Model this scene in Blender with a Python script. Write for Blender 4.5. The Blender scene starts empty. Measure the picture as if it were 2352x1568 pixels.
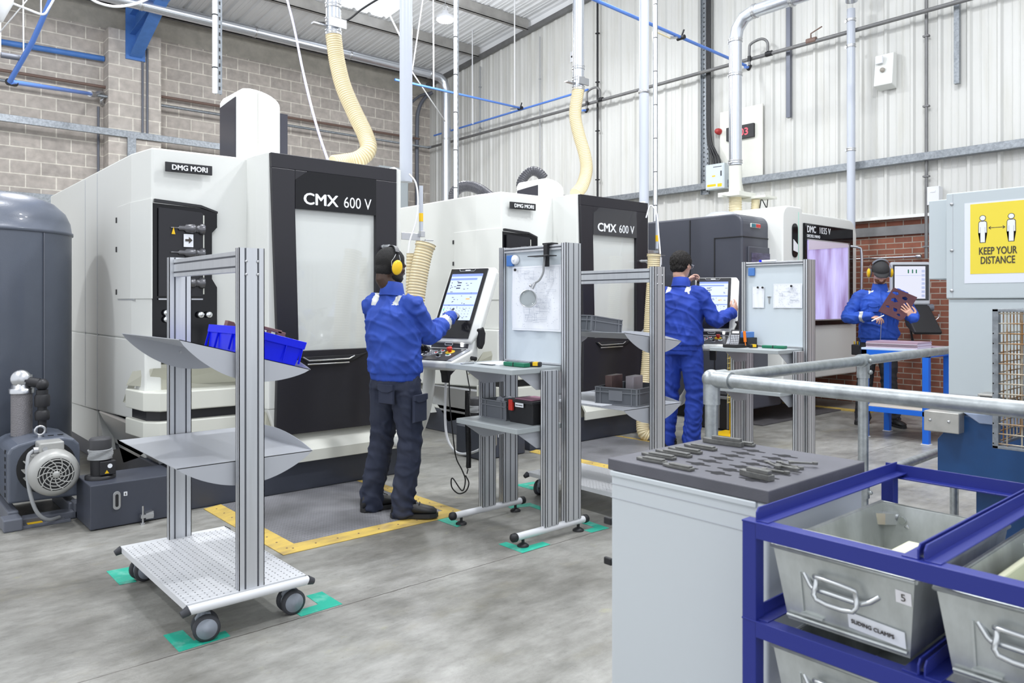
import bpy, bmesh, math, random
from mathutils import Vector, Matrix, Euler
random.seed(7)
SC = bpy.context.scene
COL = SC.collection
PI = math.pi
# ------------------------------------------------------------ camera
EYE = 1.38
cam = bpy.data.objects.new('camera', bpy.data.cameras.new('camera'))
COL.objects.link(cam)
cam.location = (0, 0, EYE)
cam.rotation_euler = (PI/2, 0, math.radians(-41.16))
cam.data.sensor_width = 36
cam.data.lens = 1745/2352*36
cam.data.shift_y = -89/2352
cam.data.clip_start = .05
cam.data.dof.use_dof = True
cam.data.dof.focus_distance = 5.4
cam.data.dof.aperture_fstop = 6.3
SC.camera = cam
# ------------------------------------------------------------ light
SC.view_settings.view_transform = 'Standard'
SC.view_settings.look = 'None'
SC.view_settings.gamma = 1
SC.view_settings.use_curve_mapping = False
SC.view_settings.exposure = 0.58
wd = bpy.data.worlds.new('world'); SC.world = wd; wd.use_nodes = True
bgn = wd.node_tree.nodes['Background']
bgn.inputs[0].default_value = (.90, .94, 1, 1)
bgn.inputs[1].default_value = .92
def area(name, loc, size, power, rot=(0,0,0), col=(.95,.97,1)):
    l = bpy.data.lights.new(name, 'AREA'); l.shape = 'DISK'; l.size = size; l.energy = power; l.color = col
    o = bpy.data.objects.new(name, l); COL.objects.link(o); o.location = loc; o.rotation_euler = rot
    return o
# the hall's high bay lamps (one is in view, the rest hang beyond the frame)
LAMPS = [(7.45, 10.2, 6.14), (6.9, 6.6, 6.4), (6.4, 2.4, 6.6), (2.2, 10.2, 6.2), (1.6, 6.0, 6.5), (1.6, .4, 6.8), (4.6,3.2,6.6), (-2.5,5.4,6.5)]
def bulb(p, power, col=(.95,.97,1)):
    l = bpy.data.lights.new('high_bay_light', 'POINT'); l.energy = power; l.shadow_soft_size = .25; l.color = col
    o = bpy.data.objects.new('high_bay_light', l); COL.objects.link(o); o.location = (p[0], p[1], p[2]-.36); return o
for i, p in enumerate(LAMPS):
    bulb(p, 85); area('high_bay_light', (p[0], p[1], p[2]-.30), .35, 65)
# ------------------------------------------------------------ helpers
ORG = {}
def tag(o, label=None, cat=None, group=None, kind=None):
    if label: o['label'] = label
    if cat: o['category'] = cat
    if group: o['group'] = group
    if kind: o['kind'] = kind
    return o
def thing(name, label, cat, loc=(0,0,0), rz=0, group=None, local=False):
    """An Empty at the base. Parts are given in world metres unless local=True."""
    o = bpy.data.objects.new(name, None); COL.objects.link(o)
    o.empty_display_size = .1
    o.location = loc; o.rotation_euler = (0, 0, rz)
    ORG[o.name] = Vector((0,0,0)) if local else Vector(loc)
    return tag(o, label, cat, group)
def place(o, loc, rz=0):
    o.location = loc; o.rotation_euler = (0, 0, rz); return o
def frame(t):
    t = t.normalized(); a = Vector((0,0,1)) if abs(t.z) < .9 else Vector((1,0,0))
    u = t.cross(a).normalized(); return u, t.cross(u).normalized()
def smoothpath(pts, n=6):
    """Catmull-Rom through the points"""
    P = [Vector(p) for p in pts]; P = [2*P[0]-P[1]] + P + [2*P[-1]-P[-2]]; out = []
    for i in range(1, len(P)-2):
        for k in range(n):
            t = k/n; a, b, c, d = P[i-1], P[i], P[i+1], P[i+2]
            out.append(.5*((2*b)+(c-a)*t+(2*a-5*b+4*c-d)*t*t+(3*b-a-3*c+d)*t**3))
    out.append(P[-2]); return out
class MB:
    def __init__(s, mat=None): s.v = []; s.f = []; s.fm = []; s.m = 0; s.sm = []; s.smooth = False; s.X = mat
    def add(s, vs, fs, smooth=None):
        b = len(s.v)
        if s.X is not None: vs = [s.X @ Vector(v) for v in vs]
        s.v += [tuple(v) for v in vs]
        for f in fs: s.f.append([b+i for i in f]); s.fm.append(s.m); s.sm.append(s.smooth if smooth is None else smooth)
        return s
    def box(s, a, b, M=None):
        (x0,y0,z0),(x1,y1,z1) = a, b
        vs = [(x0,y0,z0),(x1,y0,z0),(x1,y1,z0),(x0,y1,z0),(x0,y0,z1),(x1,y0,z1),(x1,y1,z1),(x0,y1,z1)]
        if M is not None: vs = [M @ Vector(v) for v in vs]
        return s.add(vs, [(0,3,2,1),(4,5,6,7),(0,1,5,4),(1,2,6,5),(2,3,7,6),(3,0,4,7)], False)
    def cbox(s, c, d, M=None):
        return s.box([c[i]-d[i]/2 for i in range(3)], [c[i]+d[i]/2 for i in range(3)], M)
    def prism(s, poly, ax, a, b):
        """polygon in the plane across axis ax, extruded a..b; (x: y,z) (y: x,z) (z: x,y)"""
        n = len(poly)
        def P(p, t): return {'x': (t,p[0],p[1]), 'y': (p[0],t,p[1]), 'z': (p[0],p[1],t)}[ax]
        vs = [P(p,a) for p in poly]+[P(p,b) for p in poly]
        fs = [tuple(range(n)), tuple(range(2*n-1,n-1,-1))]+[(i,(i+1)%n,n+(i+1)%n,n+i) for i in range(n)]
        return s.add(vs, fs, False)
    def poly(s, pts): return s.add(pts, [tuple(range(len(pts)))], False)
    def loft(s, rings, cap=True, smooth=True, closed=True):
        n = len(rings[0]); vs = [p for r in rings for p in r]; fs = []
        for i in range(len(rings)-1):
            for k in range(n if closed else n-1):
                q = (k+1) % n; fs.append((i*n+k, i*n+q, (i+1)*n+q, (i+1)*n+k))
        s.add(vs, fs, smooth)
        if cap and closed:
            s.add(rings[0], [tuple(range(n))[::-1]], False); s.add(rings[-1], [tuple(range(n))], False)
        return s
    def tube(s, pts, r, n=10, cap=True, rfun=None):
        pts = [Vector(p) for p in pts]; rings = []; u = v = None
        for i, p in enumerate(pts):
            t = (pts[min(i+1,len(pts)-1)]-pts[max(i-1,0)])
            t = t.normalized() if t.length > 1e-9 else Vector((0,0,1))
            if u is None: u, v = frame(t)
            else:
                u = (u-t*u.dot(t)).normalized(); v = t.cross(u)
            rr = r if rfun is None else rfun(i)
            rings.append([p+(u*math.cos(2*PI*k/n)+v*math.sin(2*PI*k/n))*rr for k in range(n)])
        return s.loft(rings, cap)
    def cyl(s, a, b, r, n=16, r2=None):
        a, b = Vector(a), Vector(b); u, v = frame(b-a); r2 = r if r2 is None else r2
        return s.loft([[a+(u*math.cos(2*PI*k/n)+v*math.sin(2*PI*k/n))*r for k in range(n)],
                       [b+(u*math.cos(2*PI*k/n)+v*math.sin(2*PI*k/n))*r2 for k in range(n)]])
    def lathe(s, prof, c=(0,0,0), ax=(0,0,1), n=24):
        """prof: list of (radius, height)"""
        c = Vector(c); t = Vector(ax).normalized(); u, v = frame(t)
        rings = [[c+t*h+(u*math.cos(2*PI*k/n)+v*math.sin(2*PI*k/n))*max(r,1e-4) for k in range(n)] for r, h in prof]
        return s.loft(rings)
    def ell(s, c, r, n=16, m=10, M=None):
        rings = []
        for i in range(m+1):
            a = -PI/2+PI*i/m; rr = max(math.cos(a), 1e-3)
            ring = [Vector((c[0]+r[0]*rr*math.cos(2*PI*k/n), c[1]+r[1]*rr*math.sin(2*PI*k/n), c[2]+r[2]*math.sin(a))) for k in range(n)]
            if M is not None: ring = [M @ p for p in ring]
            rings.append(ring)
        return s.loft(rings, True)
    def build(s, name, mat, parent=None, bevel=0, seg=2, auto=False):
        org = ORG.get(parent.name, Vector((0,0,0))) if parent is not None else Vector((0,0,0))
        me = bpy.data.meshes.new(name)
        me.from_pydata([Vector(v)-org for v in s.v], [], s.f)
        mats = mat if isinstance(mat, (list, tuple)) else [mat]
        for m in mats: me.materials.append(m)
        me.polygons.foreach_set('material_index', s.fm)
        me.polygons.foreach_set('use_smooth', s.sm)
        bm = bmesh.new(); bm.from_mesh(me); bmesh.ops.recalc_face_normals(bm, faces=bm.faces)
        bm.to_mesh(me); bm.free(); me.update()
        o = bpy.data.objects.new(name, me); COL.objects.link(o)
        if parent is not None: o.parent = parent; ORG[o.name] = org
        if bevel:
            b = o.modifiers.new('bevel', 'BEVEL'); b.width = bevel; b.segments = seg; b.limit_method = 'ANGLE'; b.angle_limit = math.radians(40)
            b.harden_normals = False
        return o
def single(name, mb, mat, label, cat, group=None, kind=None, base=None, **k):
    """a top-level thing of one mesh: origin moved to the base point"""
    vs = [Vector(v) for v in mb.v]
    if base is None:
        base = Vector(((min(v.x for v in vs)+max(v.x for v in vs))/2, (min(v.y for v in vs)+max(v.y for v in vs))/2, min(v.z for v in vs)))
    base = Vector(base); mb.v = [tuple(v-base) for v in vs]
    o = mb.build(name, mat, None, **k); o.location = base
    return tag(o, label, cat, group, kind)
def kids(o): return [c for c in bpy.data.objects if c.parent == o]
def dup(root, loc=None, rz=None, label=None, group=None):
    def rec(o, par):
        c = o.copy(); COL.objects.link(c); c.parent = par
        for ch in CH.get(o.name, []): rec(ch, c)
        return c
    CH = {}
    for c in bpy.data.objects:
        if c.parent is not None: CH.setdefault(c.parent.name, []).append(c)
    r = rec(root, None)
    if loc is not None: r.location = loc
    if rz is not None: r.rotation_euler = (0,0,rz)
    if label: r['label'] = label
    if group: r['group'] = group
    return r
def text(name, s, size, mat, parent, origin, xdir, ydir, bold=0, align='LEFT', depth=.001, sx=1, aligny='BOTTOM_BASELINE'):
    """lettering as a thin mesh"""
    cu = bpy.data.curves.new(name, 'FONT'); cu.body = s; cu.size = size; cu.extrude = depth; cu.offset = 0
    cu.align_x = align; cu.align_y = aligny; cu.resolution_u = 3
    o = bpy.data.objects.new('tmp_text', cu); COL.objects.link(o)
    dg = bpy.context.evaluated_depsgraph_get(); me = bpy.data.meshes.new_from_object(o.evaluated_get(dg))
    bpy.data.objects.remove(o); bpy.data.curves.remove(cu)
    if bold:   # heavier strokes: the same outlines laid a hair to each side
        bm = bmesh.new(); base = me.copy(); bm.from_mesh(base)
        for kk, (dx, dy) in enumerate(((bold*1.6,0),(-bold*1.6,0),(0,bold),(0,-bold))):
            n0 = len(bm.verts); bm.from_mesh(base); bm.verts.ensure_lookup_table()
            for v in bm.verts[n0:]: v.co.x += dx; v.co.y += dy; v.co.z += .00025*(kk+1)
        bm.to_mesh(me); bm.free(); bpy.data.meshes.remove(base)
    x = Vector(xdir).normalized(); y = Vector(ydir).normalized(); z = x.cross(y)
    org = ORG.get(parent.name, Vector((0,0,0))) if parent is not None else Vector((0,0,0))
    M = Matrix((x*sx, y, z)).transposed().to_4x4(); M.translation = Vector(origin)-org
    me.transform(M); me.materials.clear(); me.materials.append(mat); me.name = name
    q = bpy.data.objects.new(name, me); COL.objects.link(q)
    if parent is not None: q.parent = parent; ORG[q.name] = org
    return q
# ------------------------------------------------------------ materials
def nodes(name):
    m = bpy.data.materials.new(name); m.use_nodes = True; nt = m.node_tree
    return m, nt, nt.nodes, nt.links, nt.nodes['Principled BSDF']
def M(name, rgb, rough=.5, metal=0, var=0, vs=6, bump=0, bs=60, emit=None, es=1, coat=0, alpha=1, trans=0, ior=1.45, stretch=(1,1,1), rgb2=None, spec=.5, ramp=(.35,.65)):
    m, nt, N, L, B = nodes(name)
    B.inputs['Base Color'].default_value = (*rgb, 1); B.inputs['Roughness'].default_value = rough
    B.inputs['Metallic'].default_value = metal; B.inputs['Coat Weight'].default_value = coat
    B.inputs['Alpha'].default_value = alpha; B.inputs['Transmission Weight'].default_value = trans; B.inputs['IOR'].default_value = ior
    B.inputs['Specular IOR Level'].default_value = spec
    if emit: B.inputs['Emission Color'].default_value = (*emit, 1); B.inputs['Emission Strength'].default_value = es
    if var or bump:
        tc = N.new('ShaderNodeTexCoord'); mp = N.new('ShaderNodeMapping'); mp.inputs['Scale'].default_value = stretch
        L.new(tc.outputs['Object'], mp.inputs['Vector'])
    if var:
        n = N.new('ShaderNodeTexNoise'); n.inputs['Scale'].default_value = vs; n.inputs['Detail'].default_value = 5; n.inputs['Roughness'].default_value = .6
        L.new(mp.outputs[0], n.inputs['Vector'])
        r = N.new('ShaderNodeValToRGB'); r.color_ramp.elements[0].position = ramp[0]; r.color_ramp.elements[1].position = ramp[1]
        c2 = rgb2 or tuple(max(0, c*(1-var)) for c in rgb)
        r.color_ramp.elements[0].color = (*c2, 1); r.color_ramp.elements[1].color = (*rgb, 1)
        L.new(n.outputs['Fac'], r.inputs[0]); L.new(r.outputs[0], B.inputs['Base Color'])
    if bump:
        n2 = N.new('ShaderNodeTexNoise'); n2.inputs['Scale'].default_value = bs; n2.inputs['Detail'].default_value = 3
        L.new(mp.outputs[0], n2.inputs['Vector'])
        b = N.new('ShaderNodeBump'); b.inputs['Strength'].default_value = bump; b.inputs['Distance'].default_value = .01
        L.new(n2.outputs['Fac'], b.inputs['Height']); L.new(b.outputs[0], B.inputs['Normal'])
    return m
def brickmat(name, c1, c2, mortar, w, h, ms, axis, bumpd=.006, off=.5, rough=.9, z0=0):
    m, nt, N, L, B = nodes(name); B.inputs['Roughness'].default_value = rough
    g = N.new('ShaderNodeNewGeometry'); sp = N.new('ShaderNodeSeparateXYZ'); cb = N.new('ShaderNodeCombineXYZ')
    L.new(g.outputs['Position'], sp.inputs[0])
    if axis == 'xy':   # faces of either direction: add both
        ad = N.new('ShaderNodeMath'); ad.operation = 'ADD'; L.new(sp.outputs[0], ad.inputs[0]); L.new(sp.outputs[1], ad.inputs[1]); L.new(ad.outputs[0], cb.inputs[0])
    else: L.new(sp.outputs[0 if axis == 'x' else 1], cb.inputs[0])
    az = N.new('ShaderNodeMath'); az.operation = 'ADD'; az.inputs[1].default_value = z0; L.new(sp.outputs[2], az.inputs[0]); L.new(az.outputs[0], cb.inputs[1])
    b = N.new('ShaderNodeTexBrick'); b.offset = off; b.inputs['Scale'].default_value = 1
    b.inputs['Brick Width'].default_value = w; b.inputs['Row Height'].default_value = h; b.inputs['Mortar Size'].default_value = ms
    b.inputs['Mortar Smooth'].default_value = .2; b.inputs['Bias'].default_value = 0
    b.inputs['Color1'].default_value = (*c1, 1); b.inputs['Color2'].default_value = (*c2, 1); b.inputs['Mortar'].default_value = (*mortar, 1)
    L.new(cb.outputs[0], b.inputs['Vector'])
    n = N.new('ShaderNodeTexNoise'); n.inputs['Scale'].default_value = 9; n.inputs['Detail'].default_value = 6; L.new(g.outputs['Position'], n.inputs['Vector'])
    mr = N.new('ShaderNodeMapRange'); mr.inputs['From Min'].default_value = .3; mr.inputs['From Max'].default_value = .7; mr.inputs['To Min'].default_value = .82; mr.inputs['To Max'].default_value = 1.1
    L.new(n.outputs['Fac'], mr.inputs[0])
    mx = N.new('ShaderNodeMix'); mx.data_type = 'RGBA'; mx.blend_type = 'MULTIPLY'; mx.inputs[0].default_value = 1
    L.new(b.outputs['Color'], mx.inputs[6]); L.new(mr.outputs[0], mx.inputs[7]); L.new(mx.outputs[2], B.inputs['Base Color'])
    bp = N.new('ShaderNodeBump'); bp.inputs['Strength'].default_value = .7; bp.inputs['Distance'].default_value = bumpd; bp.invert = True
    L.new(b.outputs['Fac'], bp.inputs['Height'])
    n2 = N.new('ShaderNodeTexNoise'); n2.inputs['Scale'].default_value = 90; L.new(g.outputs['Position'], n2.inputs['Vector'])
    bp2 = N.new('ShaderNodeBump'); bp2.inputs['Strength'].default_value = .25; bp2.inputs['Distance'].default_value = .01
    L.new(n2.outputs['Fac'], bp2.inputs['Height']); L.new(bp.outputs[0], bp2.inputs['Normal']); L.new(bp2.outputs[0], B.inputs['Normal'])
    return m
def floormat():
    m, nt, N, L, B = nodes('concrete')
    g = N.new('ShaderNodeNewGeometry')
    def noise(sc, det=6, st=None, rough=.6):
        n = N.new('ShaderNodeTexNoise'); n.inputs['Scale'].default_value = sc; n.inputs['Detail'].default_value = det; n.inputs['Roughness'].default_value = rough
        if st:
            mp = N.new('ShaderNodeMapping'); mp.inputs['Scale'].default_value = st; L.new(g.outputs['Position'], mp.inputs[0]); L.new(mp.outputs[0], n.inputs['Vector'])
        else: L.new(g.outputs['Position'], n.inputs['Vector'])
        return n
    def ramp(src, a, b, ca, cb):
        r = N.new('ShaderNodeValToRGB'); r.color_ramp.elements[0].position = a; r.color_ramp.elements[1].position = b
        r.color_ramp.elements[0].color = (*ca, 1); r.color_ramp.elements[1].color = (*cb, 1); L.new(src, r.inputs[0]); return r.outputs[0]
    def mix(t, a, b, f, mode='MIX'):
        x = N.new('ShaderNodeMix'); x.data_type = 'RGBA'; x.blend_type = mode
        if isinstance(f, float): x.inputs[0].default_value = f
        else: L.new(f, x.inputs[0])
        if isinstance(a, tuple): x.inputs[6].default_value = (*a, 1)
        else: L.new(a, x.inputs[6])
        if isinstance(b, tuple): x.inputs[7].default_value = (*b, 1)
        else: L.new(b, x.inputs[7])
        return x.outputs[2]
    base = ramp(noise(.9, 8).outputs['Fac'], .36, .62, (.175,.168,.150), (.40,.395,.37))
    mid = ramp(noise(5, 8, (1,2.2,1), .7).outputs['Fac'], .3, .65, (.62,.62,.60), (1.06,1.06,1.06))
    c = mix(0, base, mid, 1.0, 'MULTIPLY')
    spk = ramp(noise(34, 4, None, .8).outputs['Fac'], .22, .42, (.55,.55,.53), (1,1,1)); c = mix(0, c, spk, .8, 'MULTIPLY')
    br = ramp(noise(1.7, 5, (1,1.6,1)).outputs['Fac'], .56, .72, (0,0,0), (1,1,1)); c = mix(0, c, (.27,.245,.165), mix(0, br, (0,0,0), .62))
    yel = ramp(noise(4.5, 5).outputs['Fac'], .66, .74, (0,0,0), (1,1,1)); c = mix(0, c, (.5,.48,.2), mix(0, yel, (0,0,0), .75))
    # the sawn joint, slightly ragged
    sp = N.new('ShaderNodeSeparateXYZ'); L.new(g.outputs['Position'], sp.inputs[0])
    nj = noise(9, 4)
    def mth(op, a, b=None):
        q = N.new('ShaderNodeMath'); q.operation = op
        for i, v in enumerate((a, b)):
            if v is None: continue
            if isinstance(v, (int, float)): q.inputs[i].default_value = v
            else: L.new(v, q.inputs[i])
        return q.outputs[0]
    wob = mth('MULTIPLY', mth('SUBTRACT', nj.outputs['Fac'], .5), .022)
    d = mth('ABSOLUTE', mth('SUBTRACT', mth('ADD', sp.outputs[1], wob), 3.113))
    j = mth('LESS_THAN', d, .0032)
    c = mix(0, c, (.10,.09,.08), j)
    L.new(c, B.inputs['Base Color'])
    rr = N.new('ShaderNodeMapRange'); rr.inputs['To Min'].default_value = .22; rr.inputs['To Max'].default_value = .5
    L.new(noise(2.3, 6).outputs['Fac'], rr.inputs[0]); L.new(rr.outputs[0], B.inputs['Roughness'])
    bp = N.new('ShaderNodeBump'); bp.inputs['Strength'].default_value = .12; bp.inputs['Distance'].default_value = .01
    L.new(noise(45, 5).outputs['Fac'], bp.inputs['Height']); L.new(bp.outputs[0], B.inputs['Normal'])
    return m
MT = {}
def defmats():
    a = MT
    a['white'] = M('white_paint', (.72,.73,.70), .38, bump=.04, bs=220)
    a['cream'] = M('cream_paint', (.66,.665,.60), .42, bump=.03, bs=220)
    a['tan'] = M('warm_grey_paint', (.46,.455,.38), .5)
    a['black'] = M('black_paint', (.018,.017,.022), .36, bump=.05, bs=300)
    a['blackm'] = M('black_plastic', (.02,.02,.023), .45)
    a['dgrey'] = M('dark_grey_paint', (.052,.058,.078), .38, bump=.05, bs=250)
    a['mgrey'] = M('mid_grey_paint', (.13,.14,.17), .42)
    a['alu'] = M('brushed_aluminium', (.62,.635,.66), .34, .55, var=.08, vs=40, stretch=(1,1,.05))
    a['groove'] = M('groove', (.10,.105,.12), .5, .5)
    a['tray'] = M('grey_powder_coat', (.46,.475,.51), .36, .15)
    a['plate'] = M('white_powder_coat', (.68,.69,.71), .42)
    a['hole'] = M('hole', (.05,.05,.06), .8)
    a['rubber'] = M('rubber', (.05,.052,.06), .6)
    a['castor'] = M('castor_grey', (.30,.33,.38), .4)
    a['galv'] = M('galvanised', (.30,.325,.35), .42, .5, var=.35, vs=28)
    a['galvd'] = M('galvanised_duct', (.64,.67,.72), .26, .9, var=.06, vs=60, stretch=(1,1,.2))
    a['pvc'] = M('grey_pvc', (.47,.50,.56), .3)
    a['steel'] = M('steel', (.55,.56,.58), .28, .95)
    a['chrome'] = M('chrome', (.75,.76,.78), .12, 1)
    a['bluepipe'] = M('blue_pipe', (.10,.22,.62), .35)
    a['bluesteel'] = M('blue_steel', (.075,.21,.56), .45, var=.15)
    a['brown'] = M('brown_pipe', (.17,.11,.09), .5)
    a['greypipe'] = M('grey_iron_pipe', (.20,.20,.20), .5, .4, var=.2)
    a['blk'] = M('black_rubber', (.015,.015,.017), .5)
    a['cable'] = M('grey_cable', (.32,.33,.34), .5)
    a['wcable'] = M('white_tube', (.75,.76,.78), .35)
    a['hose'] = M('cream_hose', (.80,.71,.47), .35)
    a['hosed'] = M('hose_spiral', (.55,.44,.25), .4)
    a['bhose'] = M('black_corrugated', (.06,.06,.07), .35)
    a['purlin'] = M('purlin', (.42,.41,.39), .5, .35, var=.25, vs=3)
    a['roof'] = M('roof_sheet', (.86,.87,.88), .45)
    a['eave'] = M('eave_beam', (.20,.20,.20), .5, .4, var=.2)
    a['glass'] = M('glass', (1,1,1), .02, alpha=1, trans=1, ior=1.45)
    a['green'] = M('green_case', (.01,.16,.085), .35)
    a['paper'] = M('paper', (.82,.84,.88), .7)
    a['board'] = M('whiteboard', (.60,.66,.70), .22)
    a['bbin'] = M('blue_plastic', (.003,.012,.72), .34, spec=.4)
    a['gbin'] = M('grey_crate', (.12,.13,.145), .45)
    a['gbinl'] = M('grey_crate_rim', (.19,.20,.22), .42)
    a['brz'] = M('brown_part', (.19,.095,.085), .45, .2)
    a['wood'] = M('yellow_edging', (.60,.43,.10), .6, var=.5, vs=11, stretch=(.4,1,1), rgb2=(.34,.24,.10), ramp=(.28,.58))
    a['tape'] = M('green_tape', (.02,.40,.28), .45, var=.35, vs=9, rgb2=(.16,.50,.40), ramp=(.35,.5))
    a['yellow'] = M('yellow_plastic', (.80,.50,.01), .35)
    a['red'] = M('red_plastic', (.55,.03,.02), .35)
    a['orange'] = M('orange_plastic', (.85,.20,.01), .4)
    a['blueb'] = M('bench_blue', (.012,.13,.62), .4)
    a['rackb'] = M('rack_blue', (.020,.030,.23), .38)
    a['zinc'] = M('zinc_sheet', (.58,.61,.60), .34, .5, var=.35, vs=9, stretch=(1,1,.5), rgb2=(.38,.40,.385))
    a['cabw'] = M('cabinet_paint', (.60,.64,.665), .40)
    a['bluem'] = M('machine_blue', (.012,.065,.20), .35, var=.2, vs=2)
    a['kgrey'] = M('pale_blue_grey', (.52,.575,.60), .45)
    a['text_w'] = M('letter_white', (.85,.87,.9), .4, .1)
    a['text_d'] = M('letter_dark', (.06,.05,.04), .6)
    a['panel_glass'] = M('black_gloss', (.006,.006,.008), .08, spec=.35)
defmats()
# ------------------------------------------------------------ the hall
XW, YW = 10.5, 15.0
def roofz(y): return 6.62+.098*(15-y)
f = MB(); f.box((-6,-4,-.2),(XW+.3,YW+.3,0))
f = f.build('floor', floormat()); f['kind'] = 'structure'
# concrete block wall with a pier
BM = brickmat('blockwork', (.53,.48,.435), (.44,.40,.365), (.74,.70,.62), .45, .225, .011, 'x', z0=.06)
BMp = brickmat('blockwork_pier', (.53,.48,.435), (.49,.45,.41), (.74,.70,.62), .45, .225, .011, 'x', z0=.06)
w = MB(); w.box((-6,YW,0),(XW+.3,YW+.25,6.95)); w = w.build('wall_back', BM); w['kind'] = 'structure'
w = MB(); w.box((3.43,YW-.36,0),(4.30,YW,6.2)); w = w.build('wall_pier', BMp); w['kind'] = 'structure'
w = MB(); w.box((-6,YW-.004,6.28),(XW,YW+.2,6.95)); w = w.build('trim_1', M('wall_plate', (.52,.49,.43), .9, var=.2, vs=5)); w['kind'] = 'structure'
# profiled white cladding above a brick plinth
def cladding(y0, y1, zb, zt, x, name):
    pts = []; y = y0
    while y < y1:   # 333 mm pitch: a raised rib, two small ridges between
        for dy, dx in ((0,0),(.022,-.034),(.052,-.034),(.074,0),(.155,0),(.160,-.006),(.168,-.006),(.173,0),(.235,0),(.240,-.006),(.248,-.006),(.253,0)):
            pts.append((y+dy, x+dx))
        y += .3333
    m = MB(); n = len(pts); vs = []
    for yy, xx in pts: vs += [(xx, yy, zb), (xx, yy, zt(yy))]
    m.add(vs, [(2*i, 2*i+1, 2*i+3, 2*i+2) for i in range(n-1)], False)
    o = m.build(name, M(name+'_sheet', (.585,.585,.56), .42, var=.1, vs=2.2, stretch=(1,3,.25), rgb2=(.53,.525,.485), ramp=(.3,.5)))
    o['kind'] = 'structure'; return o
cladding(-4, YW, 2.53, roofz, XW, 'wall_right')
b = MB(); b.box((XW+.06,-4,2.53),(XW+.3,YW,8.6)); b = b.build('wall_right_core', MT['roof']); b['kind'] = 'structure'
BR = brickmat('red_brick', (.25,.088,.052), (.19,.07,.045), (.34,.29,.24), .225, .075, .007, 'y')
b = MB(); b.box((XW+.02,-4,0),(XW+.3,YW,2.53)); b = b.build('wall_right_plinth', BR); b['kind'] = 'structure'
t = MB(); t.box((XW-.09,-4,2.49),(XW+.05,YW,2.53)); t = t.build('trim_2', MT['white']); t['kind'] = 'structure'
t = MB(); t.box((XW-.02,-4,2.28),(XW+.04,YW,2.40)); t = t.build('trim_3', MT['greypipe']); t['kind'] = 'structure'
# roof sheet with ribs down the slope and a skylight opening
def roof():
    m = MB(); th = .03
    def ribs(xa, xb, ya, yb):
        pts = []; x = xa
        while x < xb-1e-6:
            for dx, dz in ((0,0),(.03,.035),(.07,.035),(.10,0),(.18,0),(.19,-.008),(.20,0),(.26,0),(.27,-.008),(.28,0)):
                if x+dx < xb: pts.append((x+dx, dz))
            x += .333
        pts.append((xb,0))
        vs = []
        for xx, dz in pts: vs += [(xx, ya, roofz(ya)+.2+dz), (xx, yb, roofz(yb)+.2+dz)]
        m.add(vs, [(2*i,2*i+1,2*i+3,2*i+2) for i in range(len(pts)-1)], False)
    sx0, sx1, sy0, sy1 = 6.95, 8.05, 9.2, 13.0
    ribs(-6, sx0, -4, YW+.4); ribs(sx0, sx1, -4, sy0); ribs(sx0, sx1, sy1, YW+.4); ribs(sx1, XW+.3, -4, YW+.4)
    o = m.build('ceiling', MT['roof']); o['kind'] = 'structure'
    s = MB(); s.poly([(sx0,sy0,roofz(sy0)+.24),(sx1,sy0,roofz(sy0)+.24),(sx1,sy1,roofz(sy1)+.24),(sx0,sy1,roofz(sy1)+.24)])
    mm, nt, N, L, B = nodes('rooflight_sheet'); tr = N.new('ShaderNodeBsdfTranslucent'); tr.inputs[0].default_value = (.95,.96,.98,1)
    tp = N.new('ShaderNodeBsdfTransparent'); mx = N.new('ShaderNodeMixShader'); mx.inputs[0].default_value = .5
    L.new(tr.outputs[0], mx.inputs[1]); L.new(tp.outputs[0], mx.inputs[2]); L.new(mx.outputs[0], N['Material Output'].inputs[0])
    s = s.build('window_1', mm); s['kind'] = 'structure'
roof()
i = 0
for y in (YW-.32, 13.05, 11.45, 9.6, 7.8):
    z = roofz(y); m = MB(); h = .24 if y < 14 else .22
    m.box((-6,y-.008,z-.06),(XW-.05,y+.008,z-.06+h)); m.box((-6,y-.075,z-.06),(XW-.05,y,z-.045)); m.box((-6,y-.075,z-.06),(XW-.05,y-.065,z-.035)); m.box((-6,y,z+.165),(XW-.05,y+.075,z+.18))
    o = m.build('roof_purlin', MT['purlin'] if y < 14 else MT['eave']); 
    tag(o, {0:'grey eaves beam running along the top of the block wall', 1:'steel roof purlin nearest the block wall, above the long duct', 2:'steel roof purlin second from the block wall, behind the skylight', 3:'steel roof purlin crossing above the hanging high bay lamp', 4:'steel roof purlin highest up near the frame top'}[i], 'roof beam'); i += 1
m = MB(); m.box((XW-.12,-4,0),(XW-.06,YW,.10)); 
for v in range(len(m.v)):
    x,y,z = m.v[v]; m.v[v] = (x,y,roofz(y)-.12+(z))
o = m.build('trim_4', MT['greypipe']); o['kind'] = 'structure'
# rails on the cladding and the block wall
def rail(name, a, b, lab, mat=MT['galv']):
    m = MB(); m.box(a, b); return single(name, m, mat, lab, 'rail', bevel=.004)
rail('wall_rail', (XW-.16,-1,3.20),(XW-.045,14.2,3.30), 'galvanised channel rail running along the white cladding wall')
rail('wall_rail', (-2,YW-.42,4.30),(6.2,YW-.37,4.42), 'galvanised channel running across the block wall above the left machine')
m = MB(); m.box((3.72,YW-.43,3.2),(3.86,YW-.385,4.30)); single('support_strut', m, MT['galv'], 'short galvanised strut hanging below the channel at the block pier', 'strut')
m = MB(); m.box((.9,YW-.10,3.05),(3.2,YW-.02,3.22)); single('window_lintel', m, MT['galv'], 'galvanised lintel low on the block wall behind the pressure tank', 'lintel')
m = MB(); m.box((.9,YW-.08,2.7),(3.2,YW-.02,3.02)); single('timber_board', m, M('timber', (.62,.33,.12), .6, var=.3), 'orange timber board on the block wall behind the pressure tank', 'board')
MT['dkpanel'] = M('dark_header', (.035,.035,.04), .15, coat=.3)
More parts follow.
